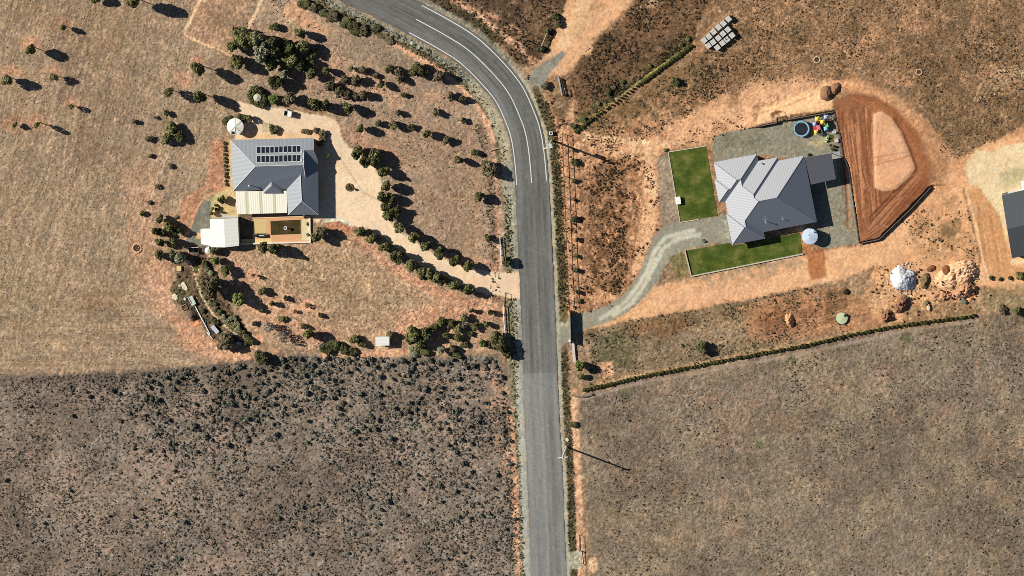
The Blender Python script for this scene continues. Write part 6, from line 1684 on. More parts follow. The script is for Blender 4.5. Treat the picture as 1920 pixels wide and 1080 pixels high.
# planter in the middle of the turning circle
b = P3(655.3, 351)
o = empty('planter_ring', b, 'round stone planter with a potted standard in the turning circle', 'planter')
def stone_ring(parent, c, r, n, s, m, nm='stone', z=0.1):
    """one kerb of rough stones"""
    x = MB()
    for i in range(n):
        a = 2 * math.pi * i / n + rnd.uniform(-.05, .05); q = (c[0] + r * math.cos(a), c[1] + r * math.sin(a), c[2] + z * 0.6)
        x.box(q, (s * rnd.uniform(.8, 1.1), s * rnd.uniform(.6, .9), z * 2 * rnd.uniform(.8, 1.2)), a + 1.57 + rnd.uniform(-.2, .2))
    return x.build(nm, m, parent)
MB().cyl(b, 0.78, -0.05, 0.13, 28).build('soil', mat('planter_soil', (104, 84, 62), 0.95, 0.02, 0.3, 3), o)
MB().ring(b, 0.74, 0.92, -0.05, 0.2, 30).build('kerb', M_rock, o)
MB().tube((b[0] + 0.1, b[1] - 0.05, 0.1), (b[0] + 0.1, b[1] - 0.05, 1.0), 0.05, 8).build('stem', BARK, o)
c = bpy.data.objects.new('crown', CROWN['dark'][0]); COL.objects.link(c); c.parent = o; c.location = (0.1, -0.05, 1.2); c.scale = (0.42, 0.42, 0.38)
for i in range(2):
    c = bpy.data.objects.new('plant', CROWN['brown'][i]); COL.objects.link(c); c.parent = o; c.location = (-0.35 + 0.5 * i, 0.3 - 0.5 * i, 0.22); c.scale = (0.35, 0.35, 0.25)

# compost bays
b = P3(364, 468.5, 0.5); rz = math.radians(0)
o = empty('compost_bay', b, 'pair of open dark compost bays with pale frames beside the grey path', 'compost bay')
for k, x in enumerate((-0.55, 0.55)):
    cc = loc(b, rz, x, 0, 0)
    m = MB()
    for dx, dy, sx, sy in ((0, 0.62, 1.08, 0.06), (0, -0.62, 1.08, 0.06), (0.5, 0, 0.06, 1.18), (-0.5, 0, 0.06, 1.18)): m.box((cc[0] + dx, cc[1] + dy, 0.45), (sx, sy, 0.9))
    m.build('bin', M_dark, o)
    m = MB(); m.box((cc[0], cc[1] + 0.64, 0.925), (1.1, 0.12, 0.05)); m.box((cc[0], cc[1] - 0.64, 0.925), (1.1, 0.12, 0.05)); m.build('rim', mat('pale_timber_rail', (214, 196, 172), 0.9, 0.1, 0.1, 3), o)
m = MB(); m.box(loc(b, rz, -1.25, 0, 0.45), (0.14, 1.3, 0.9)); m.build('end_panel', mat('pale_timber_rail', (0, 0, 0)), o)
b = P3(377.5, 467.3, 0.3)
o = empty('slatted_crate', b, 'grey slatted timber crate next to the compost bays', 'crate')
m = MB()
for k in range(6): m.box((b[0] - 0.42 + k * 0.168, b[1], 0.36), (0.09, 1.35, 0.03))
for dy in (-0.64, 0.64): m.box((b[0], b[1] + dy, 0.17), (0.95, 0.05, 0.34))
m.build('slat', M_timber, o)

# rocks, slabs and odds in the garden bed
def boulder(name, cat, px, py, rx, ry, h_, rot, m, label, group=None, seed=0, n=18):
    b = P3(px, py, h_ * 0.5); g = random.Random(seed * 7 + int(px)); x = MB(); ring = [g.uniform(0.8, 1.12) for _ in range(n)]
    vs = []
    for lv, (s, z) in enumerate(((1.0, -0.1), (1.0, h_ * 0.55), (0.86, h_ * 0.92), (0.45, h_))):
        for i in range(n):
            a = 2 * math.pi * i / n; u, v = rx * S * ring[i] * s * math.cos(a), ry * S * ring[i] * s * math.sin(a)
            vs.append((b[0] + u * math.cos(rot) - v * math.sin(rot), b[1] + u * math.sin(rot) + v * math.cos(rot), b[2] + z + g.uniform(-.03, .03) * (lv > 1)))
    fs = [(l * n + i, l * n + (i + 1) % n, (l + 1) * n + (i + 1) % n, (l + 1) * n + i) for l in range(3) for i in range(n)] + [tuple(range(3 * n, 4 * n))]
    x.add(vs, fs); o = x.build(name, m, None, origin=b)
    return tag(o, label, cat, group)


boulder('limestone_slab', 'stone', 346, 537, 5, 10, 0.25, math.radians(28), M_stone, 'long cream limestone slab, largest in the garden bed', 'cream stone slabs of the garden bed', 1)
boulder('limestone_slab', 'stone', 328.3, 557, 6, 6.5, 0.25, 0.2, M_stone, 'round cream limestone slab at the paddock edge of the bed', 'cream stone slabs of the garden bed', 2)
boulder('limestone_slab', 'stone', 346.6, 561, 2.6, 3.2, 0.22, 0.2, M_stone, 'small cream stone between the round slab and the green trailer', 'cream stone slabs of the garden bed', 3)
boulder('limestone_slab', 'stone', 337, 536, 2.8, 3.2, 0.2, 0.4, mat('pinkish_stone', (222, 186, 160), 0.95, 0.05, 0.15, 3), 'small pinkish stone touching the long cream slab', 'cream stone slabs of the garden bed', 4)
boulder('limestone_slab', 'stone', 365.5, 591, 2.2, 2.4, 0.3, 0.4, M_stone, 'small pale stone beside the dark rock pile', 'cream stone slabs of the garden bed', 5)
b = P3(335.6, 503, 0.3); o = empty('storage_box', b, 'square cream lidded box at the top of the garden bed', 'box')
MB().box((b[0], b[1], 0.2), (1.0, 1.05, 0.44)).build('body', mat('sandy_box', (232, 204, 142), 0.8, 0.1, 0.06, 2), o); MB().box((b[0], b[1], 0.45), (1.08, 1.13, 0.06)).build('lid', mat('sandy_box', (0, 0, 0)), o)
b = P3(367.5, 504.3, 0.05); o = empty('turf_mat', b, 'small rectangle of green turf mat on the curved path', 'mat'); MB().box((b[0], b[1], 0.03), (0.85, 1.25, 0.06)).build('turf', grass_mat('turf', (86, 96, 50), (98, 106, 56), (112, 116, 66), 1.2), o)
MB().box((b[0], b[1], 0.0), (0.95, 1.35, 0.06)).build('border', M_timber, o)
# green trailer
b = P3(360.5, 563.5, 0.5); rz = math.radians(-62)
o = empty('flat_trailer', b, 'old pale green flat trailer with a white side rail in the garden bed', 'trailer')
M_pg = mat('faded_green_paint', (0.50, 0.58, 0.48), 0.6, 0.3, 0.08, raw=True)
MB().box(loc(b, rz, 0, 0, 0.5), (2.1, 0.95, 0.08), rz).build('deck', M_pg, o)
MB().box(loc(b, rz, -0.1, -0.52, 0.62), (2.2, 0.10, 0.22), rz).build('side_rail', M_white, o)
MB().box(loc(b, rz, 0.85, 0, 0.66), (0.35, 0.9, 0.22), rz).build('toolbox', M_pg, o)
for x in (-0.05, 0.6): MB().cyl(loc(b, rz, x, 0.3, 0.55)[:2], 0.08, 0.54, 0.6, 10).build('cap', M_rubber, o)
for y in (-0.5, 0.5): MB().tube(loc(b, rz, 0.1, y - 0.08, 0.28), loc(b, rz, 0.1, y + 0.08, 0.28), 0.27, 16).build('wheel', M_rubber, o)
MB().tube(loc(b, rz, 1.05, 0, 0.45), loc(b, rz, 1.9, 0, 0.36), 0.04, 6).build('drawbar', M_steel, o)
# timber frame bed
b = P3(345.8, 576, 0.2); rz = math.radians(30)
o = empty('raised_bed', b, 'empty square timber raised bed below the green trailer', 'raised bed')
for x, y, sx, sy in ((0, 0.5, 1.3, 0.12), (0, -0.5, 1.3, 0.12), (0.62, 0, 0.1, 0.9), (-0.62, 0, 0.1, 0.9)):
    MB().box(loc(b, rz, x, y, 0.12), (sx, sy, 0.3), rz).build('side_board', mat('grey_sleeper', (172, 150, 124), 0.9, 0.1, 0.15, 3), o)
MB().box(loc(b, rz, 0, 0, 0.02), (1.15, 0.9, 0.1), rz).build('soil', mat('planter_soil', (0, 0, 0)), o)
# long pale pipes
for (x0, y0), (x1, y1), lb in (((366.8, 574.5), (394, 626), 'long pale pipe lying along the edge of the garden bed'), ((388, 622), (398.4, 634.5), 'short pale pipe lying below the long one')):
    p, q = P3(x0, y0), P3(x1, y1); o = empty('pipe', p, lb, 'pipe'); m = MB(); m.tube((p[0], p[1], 0.16), (q[0], q[1], 0.16), 0.13, 10); m.build('length', M_white, o)
    m = MB(); mx, my = p[0] + (q[0] - p[0]) * 0.42, p[1] + (q[1] - p[1]) * 0.42; m.tube((mx, my, 0.16), (mx + (q[0] - p[0]) * 0.05, my + (q[1] - p[1]) * 0.05, 0.16), 0.19, 10); m.build('joiner', M_white, o)
# low hutch with grey sheet roof
b = P3(403, 617.5, 0.6); rz = math.radians(-50)
o = empty('animal_hutch', b, 'low hutch with a sloping grey sheet roof in the garden bed', 'hutch')
MB().box(loc(b, rz, 0, 0, 0.3), (1.9, 0.7, 0.6), rz).build('body', M_timber, o)
MB().box(loc(b, rz, 0, 0, 0.68), (2.1, 0.95, 0.05), rz).build('roof', mat('grey_sheet', (0.48, 0.50, 0.52), 0.5, 0.3, 0.06, raw=True), o)
MB().box(loc(b, rz, -1.35, 0.0, 0.3), (0.4, 1.1, 0.5), rz).build('nest_box', M_timber, o)
# white garden bench
b = P3(448, 644, 0.4); rz = math.radians(-15)
o = empty('garden_bench', b, 'white slatted garden bench at the foot of the curved path', 'bench')
m = MB()
for y in (-0.16, 0.0, 0.16): m.box(loc(b, rz, 0, y, 0.43), (1.1, 0.12, 0.04), rz)
m.build('seat', M_white, o)
m = MB()
for z in (0.6, 0.74, 0.88): m.box(loc(b, rz, 0, 0.27, z), (1.1, 0.03, 0.09), rz)
m.build('backrest', M_white, o)
for x in (-0.5, 0.5):
    for y in (-0.2, 0.26): MB().box(loc(b, rz, x, y, 0.2 if y < 0 else 0.45), (0.06, 0.06, 0.42 if y < 0 else 0.9), rz).build('leg', M_white, o)
# rings of stones
for px, py, r, lb, m_ in ((256.8, 464.8, 8.0, 'ring of pale stones round a dark fire pit in the paddock', mat('pale_ring_stone', (226, 190, 158), 0.95, 0.05, 0.15, 3, bump=0.4)), (1531.6, 111.7, 5.6, 'small whitish ring lying in the brown grass north of the yard', mat('whitish_ring', (226, 208, 172), 0.9, 0.1, 0.15, 3)), (1723, 135, 5.2, 'ring of pinkish stones in the brown paddock far from the yard', mat('pale_ring_stone', (0, 0, 0)))):
    b = P3(px, py); o = empty('fire_pit' if r > 7 else 'stone_ring', b, lb, 'fire pit' if r > 7 else 'stone ring')
    stone_ring(o, b, r * S, 16, 0.36 if r > 7 else 0.28, m_, 'kerb', 0.13)
    MB().cyl(b, r * S * 0.86, -0.05, 0.06, 24).build('ash_bed' if r > 7 else 'soil', mat('dark_ash', (92, 68, 54), 0.95, 0.02, 0.3, 3), o)

# ------------------------------------------------------------------ heaps
def heap(name, cat, px, py, rx, ry, h_, rot, m, label, seed, rough=0.35, peak=(0, 0), steep=1.2, n=44, k=16):
    g = np.random.default_rng(seed); b = P3(px, py)
    th = np.linspace(0, 2 * np.pi, n, endpoint=False); out_ = 1 + 0.09 * np.interp(th, np.linspace(0, 2 * np.pi, 10), np.r_[g.normal(0, 1, 9), 0] * np.r_[1, np.ones(8), 1])
    vs = []
    for j in range(k + 1):
        t = j / k
        for i in range(n):
            rr = t * out_[i] * (1 + 0.05 * g.normal())
            u, v = rx * S * rr * math.cos(th[i]) + peak[0] * S * (1 - t), ry * S * rr * math.sin(th[i]) + peak[1] * S * (1 - t)
            uu, vv_ = np.array([u * 8.3 + seed * 40.0]), np.array([v * 8.3])
            lump = (vn(uu, vv_, 9, seed)[0] - 0.5) * 0.9 + (vn(uu, vv_, 4.2, seed + 1)[0] - 0.5) * 0.8 + (vn(uu, vv_, 2.0, seed + 2)[0] - 0.5) * 0.5
            z = h_ * (1 - t ** steep) * (1 + rough * 0.9 * lump) + rough * 0.55 * lump * (1 - t ** 5)
            vs.append((b[0] + u * math.cos(rot) - v * math.sin(rot), b[1] + u * math.sin(rot) + v * math.cos(rot), b[2] + max(z, -0.1) - 0.08 * (j == k) + (0.62 if name == 'soil_heap' and label.startswith('small reddish') else 0)))
    fs = [(j * n + i, j * n + (i + 1) % n, (j + 1) * n + (i + 1) % n, (j + 1) * n + i)[::-1] for j in range(k) for i in range(n)]
    o = MB().add(vs, fs).build(name, m, None, origin=b, smooth=True)
    return tag(o, label, cat)


heap('gravel_heap', 'heap', 1694, 524, 24, 27, 1.7, 0.5, M_wht, 'big heap of white crushed rock in the works area', 3, 0.16, (-3, 3), 2.0, 64, 26)
heap('soil_heap', 'heap', 1551, 177, 15, 15, 1.5, 0.2, M_darksoil, 'rough brown soil heap at the top corner of the graded pad', 4, 0.22, (0, 2), 1.5)
heap('soil_heap', 'heap', 1566, 168, 9, 14, 1.0, -0.6, M_darksoil, 'second soil heap leaning on the rough brown one at the pad corner', 5, 0.22, (0, 0), 1.5)
heap('soil_heap', 'heap', 1481, 599, 8, 15, 1.4, 0.25, M_redsoil, 'narrow orange soil heap alone on the scraped ground', 6, 0.25, (-3, 0))
heap('soil_heap', 'heap', 1793, 517, 44, 26, 1.25, 0.35, mat('pale_orange_spoil', (242, 194, 150), 0.98, 0.02, 0.16, 1.6, bump=0.5), 'largest pale orange spoil heap, spreading beside the orange vehicle strip', 7, 0.5, (14, 6), 2.2, 72, 26)
heap('soil_heap', 'heap', 1805, 546, 28, 15, 1.6, 0.5, mat('broken_spoil', (198, 150, 114), 0.98, 0.02, 0.35, 2.4, bump=0.8), 'clodded brown spoil bank along the low side of the largest heap', 8, 0.6, (8, 4), 1.8, 56, 20)
heap('soil_heap', 'heap', 1768, 556, 24, 9, 0.6, 0.15, mat('broken_spoil', (0, 0, 0)), 'low spread of pinkish clods west of the clodded bank', 9, 0.6, (0, 0), 1.8)
heap('soil_heap', 'heap', 1690, 570, 11, 19, 1.5, -0.5, M_darksoil, 'brown soil heap just below the white crushed rock', 10, 0.7, (-3, 2), 1.6)
heap('soil_heap', 'heap', 1664, 593, 13, 12, 1.3, 0.3, M_darksoil, 'brown soil heap next to the lower hedge', 11, 0.7, (-2, 2), 1.6)
heap('soil_heap', 'heap', 1735, 528, 9, 17, 0.8, -0.2, mat('weedy_spoil', (128, 108, 76), 0.98, 0.02, 0.3, 1.8, bump=0.7), 'weedy heap against the shaded side of the white rock', 12, 0.45)
heap('soil_heap', 'heap', 1776, 505, 9, 9, 0.45, 0.4, mat('reddish_spoil', (140, 92, 62), 0.98, 0.02, 0.3, 2, bump=0.7), 'small reddish heap on top of the largest orange one', 13, 0.3)
heap('soil_heap', 'heap', 1746, 503, 9, 7, 0.5, 0.4, mat('reddish_spoil', (0, 0, 0)), 'small brown heap between the white rock and the reddish one', 14, 0.35)
heap('soil_heap', 'heap', 1588, 547, 7, 6, 0.7, 0.4, mat('black_pile', (60, 48, 38), 0.98, 0.02, 0.3, 2, bump=0.6), 'black pile above the pale green tank', 15, 0.4)  # low heap coloured near-black brown
heap('rock_pile', 'rock pile', 361, 592, 8, 12, 0.9, 0.3, mat('grey_rock_pile', (104, 90, 76), 0.95, 0.05, 0.35, 3, bump=0.7), 'dark rock pile at the paddock edge of the garden bed', 16, 0.5, n=26, k=8)
heap('rock_pile', 'rock pile', 331, 408, 7, 5, 0.6, 0.3, mat('grey_rock_pile', (0, 0, 0)), 'small grey rock pile beside the dark path grove', 17, 0.5, n=22, k=7)
boulder('boulder', 'rock', 1741, 577, 3.2, 6.5, 0.5, 0.2, M_stone, 'pale curved boulder between the heaps and the lower hedge', None, 18)
boulder('boulder', 'rock', 1736, 568, 5, 5, 0.6, 0.2, mat('grey_green_rock', (140, 132, 104), 0.95, 0.05, 0.2, 3), 'grey-green boulder above the pale curved one', None, 19)
boulder('boulder', 'rock', 1063.5, 824.5, 3.6, 3.8, 0.35, 0.3, M_stone, 'pale roadside boulder above the second power pole', None, 20)
CL = [(rnd.gauss(1790, 26), rnd.gauss(545, 14)) for _ in range(46)] + [(rnd.gauss(1700, 24), rnd.gauss(548, 26)) for _ in range(26)]
for i, (x, y) in enumerate(CL + list(((1655, 586), (1672, 575), (1700, 588), (1712, 560), (1766, 560), (1778, 553), (1796, 560), (1820, 530), (1766, 533), (1826, 541)))):
    boulder('boulder', 'rock', x, y, rnd.uniform(1.1, 3.0), rnd.uniform(1.0, 2.6), rnd.uniform(0.25, 0.5) + (0.4 if 1765 < x < 1825 and 525 < y < 560 else 0), rnd.uniform(0, 3), rnd.choice([M_rock, M_darksoil, M_redsoil]), 'loose brown clod lying among the spoil heaps', 'brown clods among the spoil heaps', 30 + i, 9)

# ------------------------------------------------------------------ walls, gates and fences
M_blk = mat('charcoal_wall_panel', (0.055, 0.052, 0.050), 0.7, 0.2, 0.12, raw=True)
M_cap = mat('pale_wall_top', (132, 112, 96), 0.9, 0.1, 0.1, 2)
o = empty('retaining_wall', P3(1490, 226), 'dark stepped retaining wall behind the trampoline yard', 'retaining wall')
wall_run(o, [(1421, 236.2), (1457, 229), (1456.6, 220), (1473.5, 216.5), (1476, 223.4), (1563, 208.6)], -0.1, 0.88, 0.22, M_blk, 'panel')
wall_run(o, [(1421, 236.2), (1457, 229), (1456.6, 220), (1473.5, 216.5), (1476, 223.4), (1563, 208.6)], 0.885, 0.93, 0.14, M_cap, 'capping')
o = empty('retaining_wall', P3(1580, 292), 'dark retaining wall between the gravel yard and the graded pad', 'retaining wall')
wall_run(o, [(1564.5, 209), (1576, 255), (1580.5, 289), (1591, 314), (1611.5, 455)], -0.1, 0.68, 0.22, M_blk, 'panel')
o = empty('retaining_wall', P3(1690, 405), 'pale topped retaining wall on the outer edge of the graded pad', 'retaining wall')
wall_run(o, [(1612.2, 455.6), (1648, 448.2), (1705, 394), (1745, 350.5)], -0.1, 0.68, 0.2, M_blk, 'panel')
wall_run(o, [(1612.2, 455.6), (1648, 448.2), (1705, 394), (1745, 350.5)], 0.685, 0.71, 0.12, M_cap, 'capping')


def fence(name, label, cat, pts, h_, step, post_m, rail_m, post=0.12, rails=(1.0,), railh=0.1, railw=0.06, group=None):
    """posts set along a survey polyline, joined by rails"""
    o = empty(name, P3(*pts[0]), label, cat, group)
    w_ = [np.array(P3(*p)) for p in pts]
    for a, c in zip(w_[:-1], w_[1:]):
        l = np.linalg.norm((c - a)[:2]); n = max(1, int(round(l / step))); ang_ = math.atan2(c[1] - a[1], c[0] - a[0])
        for i in range(n + (1 if c is w_[-1] else 0)):
            p = a + (c - a) * i / n; MB().box((p[0], p[1], h_ / 2 - 0.1), (post, post, h_ + 0.2), ang_).build('post', post_m, o)
        for z in rails:
            q = (a + c) / 2; MB().box((q[0], q[1], h_ * z - railh / 2), (l - 0.01, railw, railh), ang_).build('rail', rail_m, o)
    return o


M_brownp = mat('brown_post', (0.10, 0.065, 0.042), 0.9, 0.1, 0.2, 3, raw=True)
fence('rail_fence', 'long brown post and rail fence inside the eastern verge', 'fence', [(1055, 250), (1058.5, 330), (1062.5, 430), (1064.5, 500), (1069, 583)], 1.8, 2.45, M_brownp, M_brownp, 0.10, (1.0, 0.5), 0.09, 0.07)
fence('white_rail', 'white rail beside the road just north of the western entrance', 'fence', [(937.8, 444), (940.4, 496)], 0.9, 2.0, M_white, M_white, 0.12, (1.0, 0.5), 0.14, 0.13)
fence('white_rail', 'white rail beside the road just south of the western entrance', 'fence', [(944.2, 572), (945.6, 605), (948, 630)], 0.9, 2.0, M_white, M_white, 0.12, (1.0, 0.5), 0.14, 0.13)
fence('wing_gate', 'thin dark gate panel standing at the south side of the western entrance', 'gate', [(948.2, 548.5), (946.2, 573)], 1.1, 3.1, M_dark, M_dark, 0.10, (1.0, 0.12), 0.07, 0.06)
fence('wing_gate', 'thin dark gate panel beside the pale culvert crossing', 'gate', [(1086.8, 1003), (1087.6, 1032)], 0.95, 3.6, M_dark, M_dark, 0.10, (1.0, 0.12), 0.07, 0.06)
fence('wing_gate', 'dark return panel of the gate at the culvert crossing', 'gate', [(1087.6, 1032.6), (1090.3, 1056)], 0.9, 3.0, M_steel, M_steel, 0.12, (1.0, 0.5), 0.10, 0.08)
fence('steel_gate', 'grey double barred steel gate in the scrub by the gravel mouth', 'gate', [(1047.6, 145), (1054.2, 178)], 1.1, 2.2, M_steel, M_steel, 0.10, (1.0, 0.8, 0.5, 0.2), 0.08, 0.22)
fence('corner_rail', 'pale timber corner rail at the mouth of the dirt track', 'fence', [(1026, 61), (1015.4, 86)], 1.2, 3.0, M_timber, mat('pale_timber_rail', (0, 0, 0)), 0.16, (1.0,), 0.14, 0.14)
fence('corner_rail', 'dark wire strainer fence running from the corner rail along the verge', 'fence', [(1014.6, 87.5), (988, 75)], 1.2, 2.2, M_brownp, M_brownp, 0.16, (1.0, 0.4), 0.08, 0.07)
fence('strainer_brace', 'grey timber strainer brace at the road end of the lower hedge', 'fence', [(1074, 741), (1094, 742.5), (1109, 738)], 0.7, 2.4, M_timber, M_timber, 0.18, (1.0,), 0.16, 0.16)
# black sliding gate and the wall beside it
o = empty('sliding_gate', P3(1071, 612), 'tall solid black sliding gate across the eastern gravel drive', 'gate')
a, c = np.array(P3(1070.6, 583)), np.array(P3(1072.4, 640)); l = np.linalg.norm((c - a)[:2]); an = math.atan2(c[1] - a[1], c[0] - a[0]); q = (a + c) / 2
MB().box((q[0], q[1], 0.98), (l, 0.06, 1.75), an).build('panel', M_dark, o)
for z in (0.09, 1.88): MB().box((q[0], q[1], z), (l - 0.3, 0.09, 0.08), an).build('rail', M_rubber, o)
for p in (a, c):
    d_ = (p - q) / np.linalg.norm(p - q) * 0.14
    MB().box((p[0] + d_[0], p[1] + d_[1], 1.0), (0.16, 0.16, 2.1), an).build('post', M_dark, o)
    
o = empty('low_wall', P3(1076, 659), 'pale low rendered wall south of the black sliding gate', 'wall')
wall_run(o, [(1074.6, 641.5), (1077.6, 676.5)], -0.1, 0.42, 0.50, mat('pale_lilac_render', (212, 202, 196), 0.85, 0.1, 0.05, 2), 'body')
wall_run(o, [(1074.6, 641.5), (1077.6, 676.5)], 0.425, 0.47, 0.58, mat('pale_lilac_render', (0, 0, 0)), 'capping')
o = empty('letterbox', P3(1068.5, 637), 'white letterbox on a short wall by the gate corner', 'letterbox')
b = P3(1068.5, 637); MB().box((b[0], b[1], 0.5), (0.25, 0.25, 1.0)).build('post', M_white, o); MB().box((b[0] + 0.05, b[1] + 0.02, 1.12), (0.5, 0.32, 0.26)).build('box', M_white, o); MB().box((b[0] - 0.12, b[1] - 0.25, 0.3), (0.16, 0.5, 0.6)).build('wing', M_white, o)

# power poles
def power_pole(base, lean_label, transformer):
    b = P3(*base)
    o = empty('power_pole', b, lean_label, 'power pole', 'power poles of the eastern verge')
    MB().tube((b[0], b[1], -0.3), (b[0], b[1], 10.8), 0.23, 12, 0.17).build('pole', mat('pale_grey_pole', (0.66, 0.65, 0.60), 0.7, 0.2, 0.12, 2, raw=True), o)
    for z, l, an in ((10.3, 2.3, 0.12), (9.4 if transformer else None, 1.9, 0.35)):
        if z is None: continue
        m = MB(); m.box((b[0], b[1], z), (l, 0.20, 0.16), an); m.build('crossarm', mat('pale_grey_pole', (0, 0, 0)), o)
        for t in (-0.46, -0.16, 0.16, 0.46):
            x, y = b[0] + t * l * math.cos(an), b[1] + t * l * math.sin(an); m = MB(); m.cyl((x, y), 0.055, z + 0.06, z + 0.24, 8, 0.03); m.build('insulator', M_white, o)
    if transformer:
        m = MB(); m.cyl((b[0] + 0.55, b[1] + 0.15), 0.42, 7.1, 8.5, 18); m.build('transformer', mat('transformer_grey', (0.42, 0.43, 0.43), 0.5, 0.3, 0.06, raw=True), o)
        for t in (-0.2, 0.0, 0.2): m = MB(); m.cyl((b[0] + 0.55 + t, b[1] + 0.3), 0.05, 8.5, 8.85, 8); m.build('bushing', M_white, o)
        m = MB(); m.box((b[0] + 0.28, b[1] + 0.08, 7.9), (0.5, 0.12, 0.12), 0.26); m.build('bracket', M_steel, o)
        m = MB(); m.box((b[0] + 0.1, b[1] - 0.1, 8.9), (1.5, 0.1, 0.1), 1.2); m.build('crossarm', M_white, o)
    return o


power_pole((1034.6, 263), 'pale power pole with a transformer beside the road bend, casting a long shadow', True)
power_pole((1062.4, 838), 'pale power pole with one crossarm beside the southern road', False)
b = P3(1033.3, 249.5, 0.3); o = empty('service_pillar', b, 'small white square service pillar next to the transformer pole', 'service pillar')
m = MB()
for x, y, sx, sy in ((0, 0.3, 0.72, 0.12), (0, -0.3, 0.72, 0.12), (0.3, 0, 0.12, 0.48), (-0.3, 0, 0.12, 0.48)): m.box((b[0] + x, b[1] + y, 0.4), (sx, sy, 0.8))
m.build('body', M_white, o); MB().box((b[0], b[1], 0.3), (0.46, 0.46, 0.5)).build('core', M_rubber, o)
# fallen branch
b = P3(933, 281); o = empty('fallen_branch', b, 'pale fallen branch lying on the western verge of the bend', 'branch')
p = [P3(918, 282.5), P3(930, 279), P3(937, 277), P3(949, 281.5)]
m = MB()
for a, c in zip(p[:-1], p[1:]): m.tube((a[0], a[1], 0.3), (c[0], c[1], 0.3), 0.11, 8, 0.09)
m.build('limb', mat('bleached_wood', (196, 164, 134), 0.9, 0.05, 0.2, 3), o)
a, c = P3(937, 277), P3(942, 272); m = MB(); m.tube((a[0], a[1], 0.3), (c[0], c[1], 0.45), 0.06, 6); m.build('twig', M_timber, o)

# ------------------------------------------------------------------ pallets of paving
PAL = [[(635, 215), (578, 266), (523, 308), (468, 360), (415, 412), (362, 455)], [(628, 333), (573, 380), (520, 428), (462, 475), (408, 515)], [(675, 398), (618, 445), (567, 485), (510, 535)]]
M_block = mat('pale_wrapped_blocks', (208, 205, 200), 0.7, 0.25, 0.06, 1.5)
RN_ = ['outer row by the hedge', 'middle row', 'inner row facing the paddock']
prz = math.radians(40.5)
def pallet_mesh(dark):
    m = MB(); t = 0.0
    for i in range(3):
        for j in range(3):
            hh = 0.98 + 0.015 * ((i * 7 + j * 5) % 3)
            if dark and (i, j) in ((1, 1), (2, 1), (1, 2)): hh = 0.6
            m.box(((i - 1) * 0.375, (j - 1) * 0.375, 0.14 + hh / 2), (0.366, 0.366, hh))
    return m
base_m = MB()
for y in (-0.5, 0, 0.5): base_m.box((0, y, 0.045), (1.15, 0.1, 0.09))
for x in (-0.5, -0.17, 0.17, 0.5): base_m.box((x, 0, 0.112), (0.14, 1.15, 0.024))
tmp = base_m.build('pallet_base', M_timber); base_me = tmp.data; bpy.data.objects.remove(tmp)
tmp = pallet_mesh(False).build('block_stack', M_block); blk_me = tmp.data; bpy.data.objects.remove(tmp)
tmp = pallet_mesh(True).build('block_stack', M_block); blk_me2 = tmp.data; bpy.data.objects.remove(tmp)
for ri, row in enumerate(PAL):
    for ci, (x, y) in enumerate(row):
        b = P3(1260 + x / 6, y / 6, 1.1); opened = (ri, ci) == (2, 1)
        o = empty('pallet', b, 'pallet of pale blocks with some lifted out, in the inner row' if opened else f'pale block pallet, {ORD[ci]} from the top of the {RN_[ri]}', 'pallet', 'pallets of pale paving blocks')
        o.rotation_euler = (0, 0, prz + rnd.uniform(-0.06, 0.06))
        for nm, me in (('pallet_base', base_me), ('block_stack', blk_me2 if opened else blk_me)):
            c = bpy.data.objects.new(nm, me); COL.objects.link(c); c.parent = o

# ------------------------------------------------------------------ the children's corner
b = P3(1502.5, 241.6, 0.85)
o = empty('trampoline', b, 'round trampoline with a pale blue rim in the gravel yard', 'trampoline')
MB().cyl(b, 1.5, 0.80, 0.815, 40).build('mat', mat('black_mesh', (0.018, 0.022, 0.028), 0.7, 0.2, 0.1, raw=True), o)
MB().ring(b, 1.46, 1.74, 0.84, 0.88, 40).build('rim_pad', M_plast('pale_blue_pad', (0.24, 0.46, 0.54)), o)
MB().ring(b, 1.74, 1.84, 0.74, 0.85, 40).build('frame', M_plast('blue_frame', (0.06, 0.20, 0.32)), o)
for k in range(6):
    a = k * math.pi / 3 + 0.3; x, y = b[0] + 1.76 * math.cos(a), b[1] + 1.76 * math.sin(a)
    MB().tube((x, y, 0), (x, y, 2.3), 0.028, 6).build('leg', M_plast('blue_frame', (0, 0, 0)), o)
m = MB(); x, y = b[0] + 0.3, b[1] - 2.05
m.tube((x - .25, y + .3, 0.82), (x - .25, y - 0.15, 0), .03, 6); m.tube((x + .25, y + .3, 0.82), (x + .25, y - 0.15, 0), .03, 6)
for t in (0.2, 0.5, 0.8): m.box((x, y + .3 - .45 * t, 0.82 * (1 - t)), (0.5, 0.12, 0.04))
m.build('ladder', M_white, o)
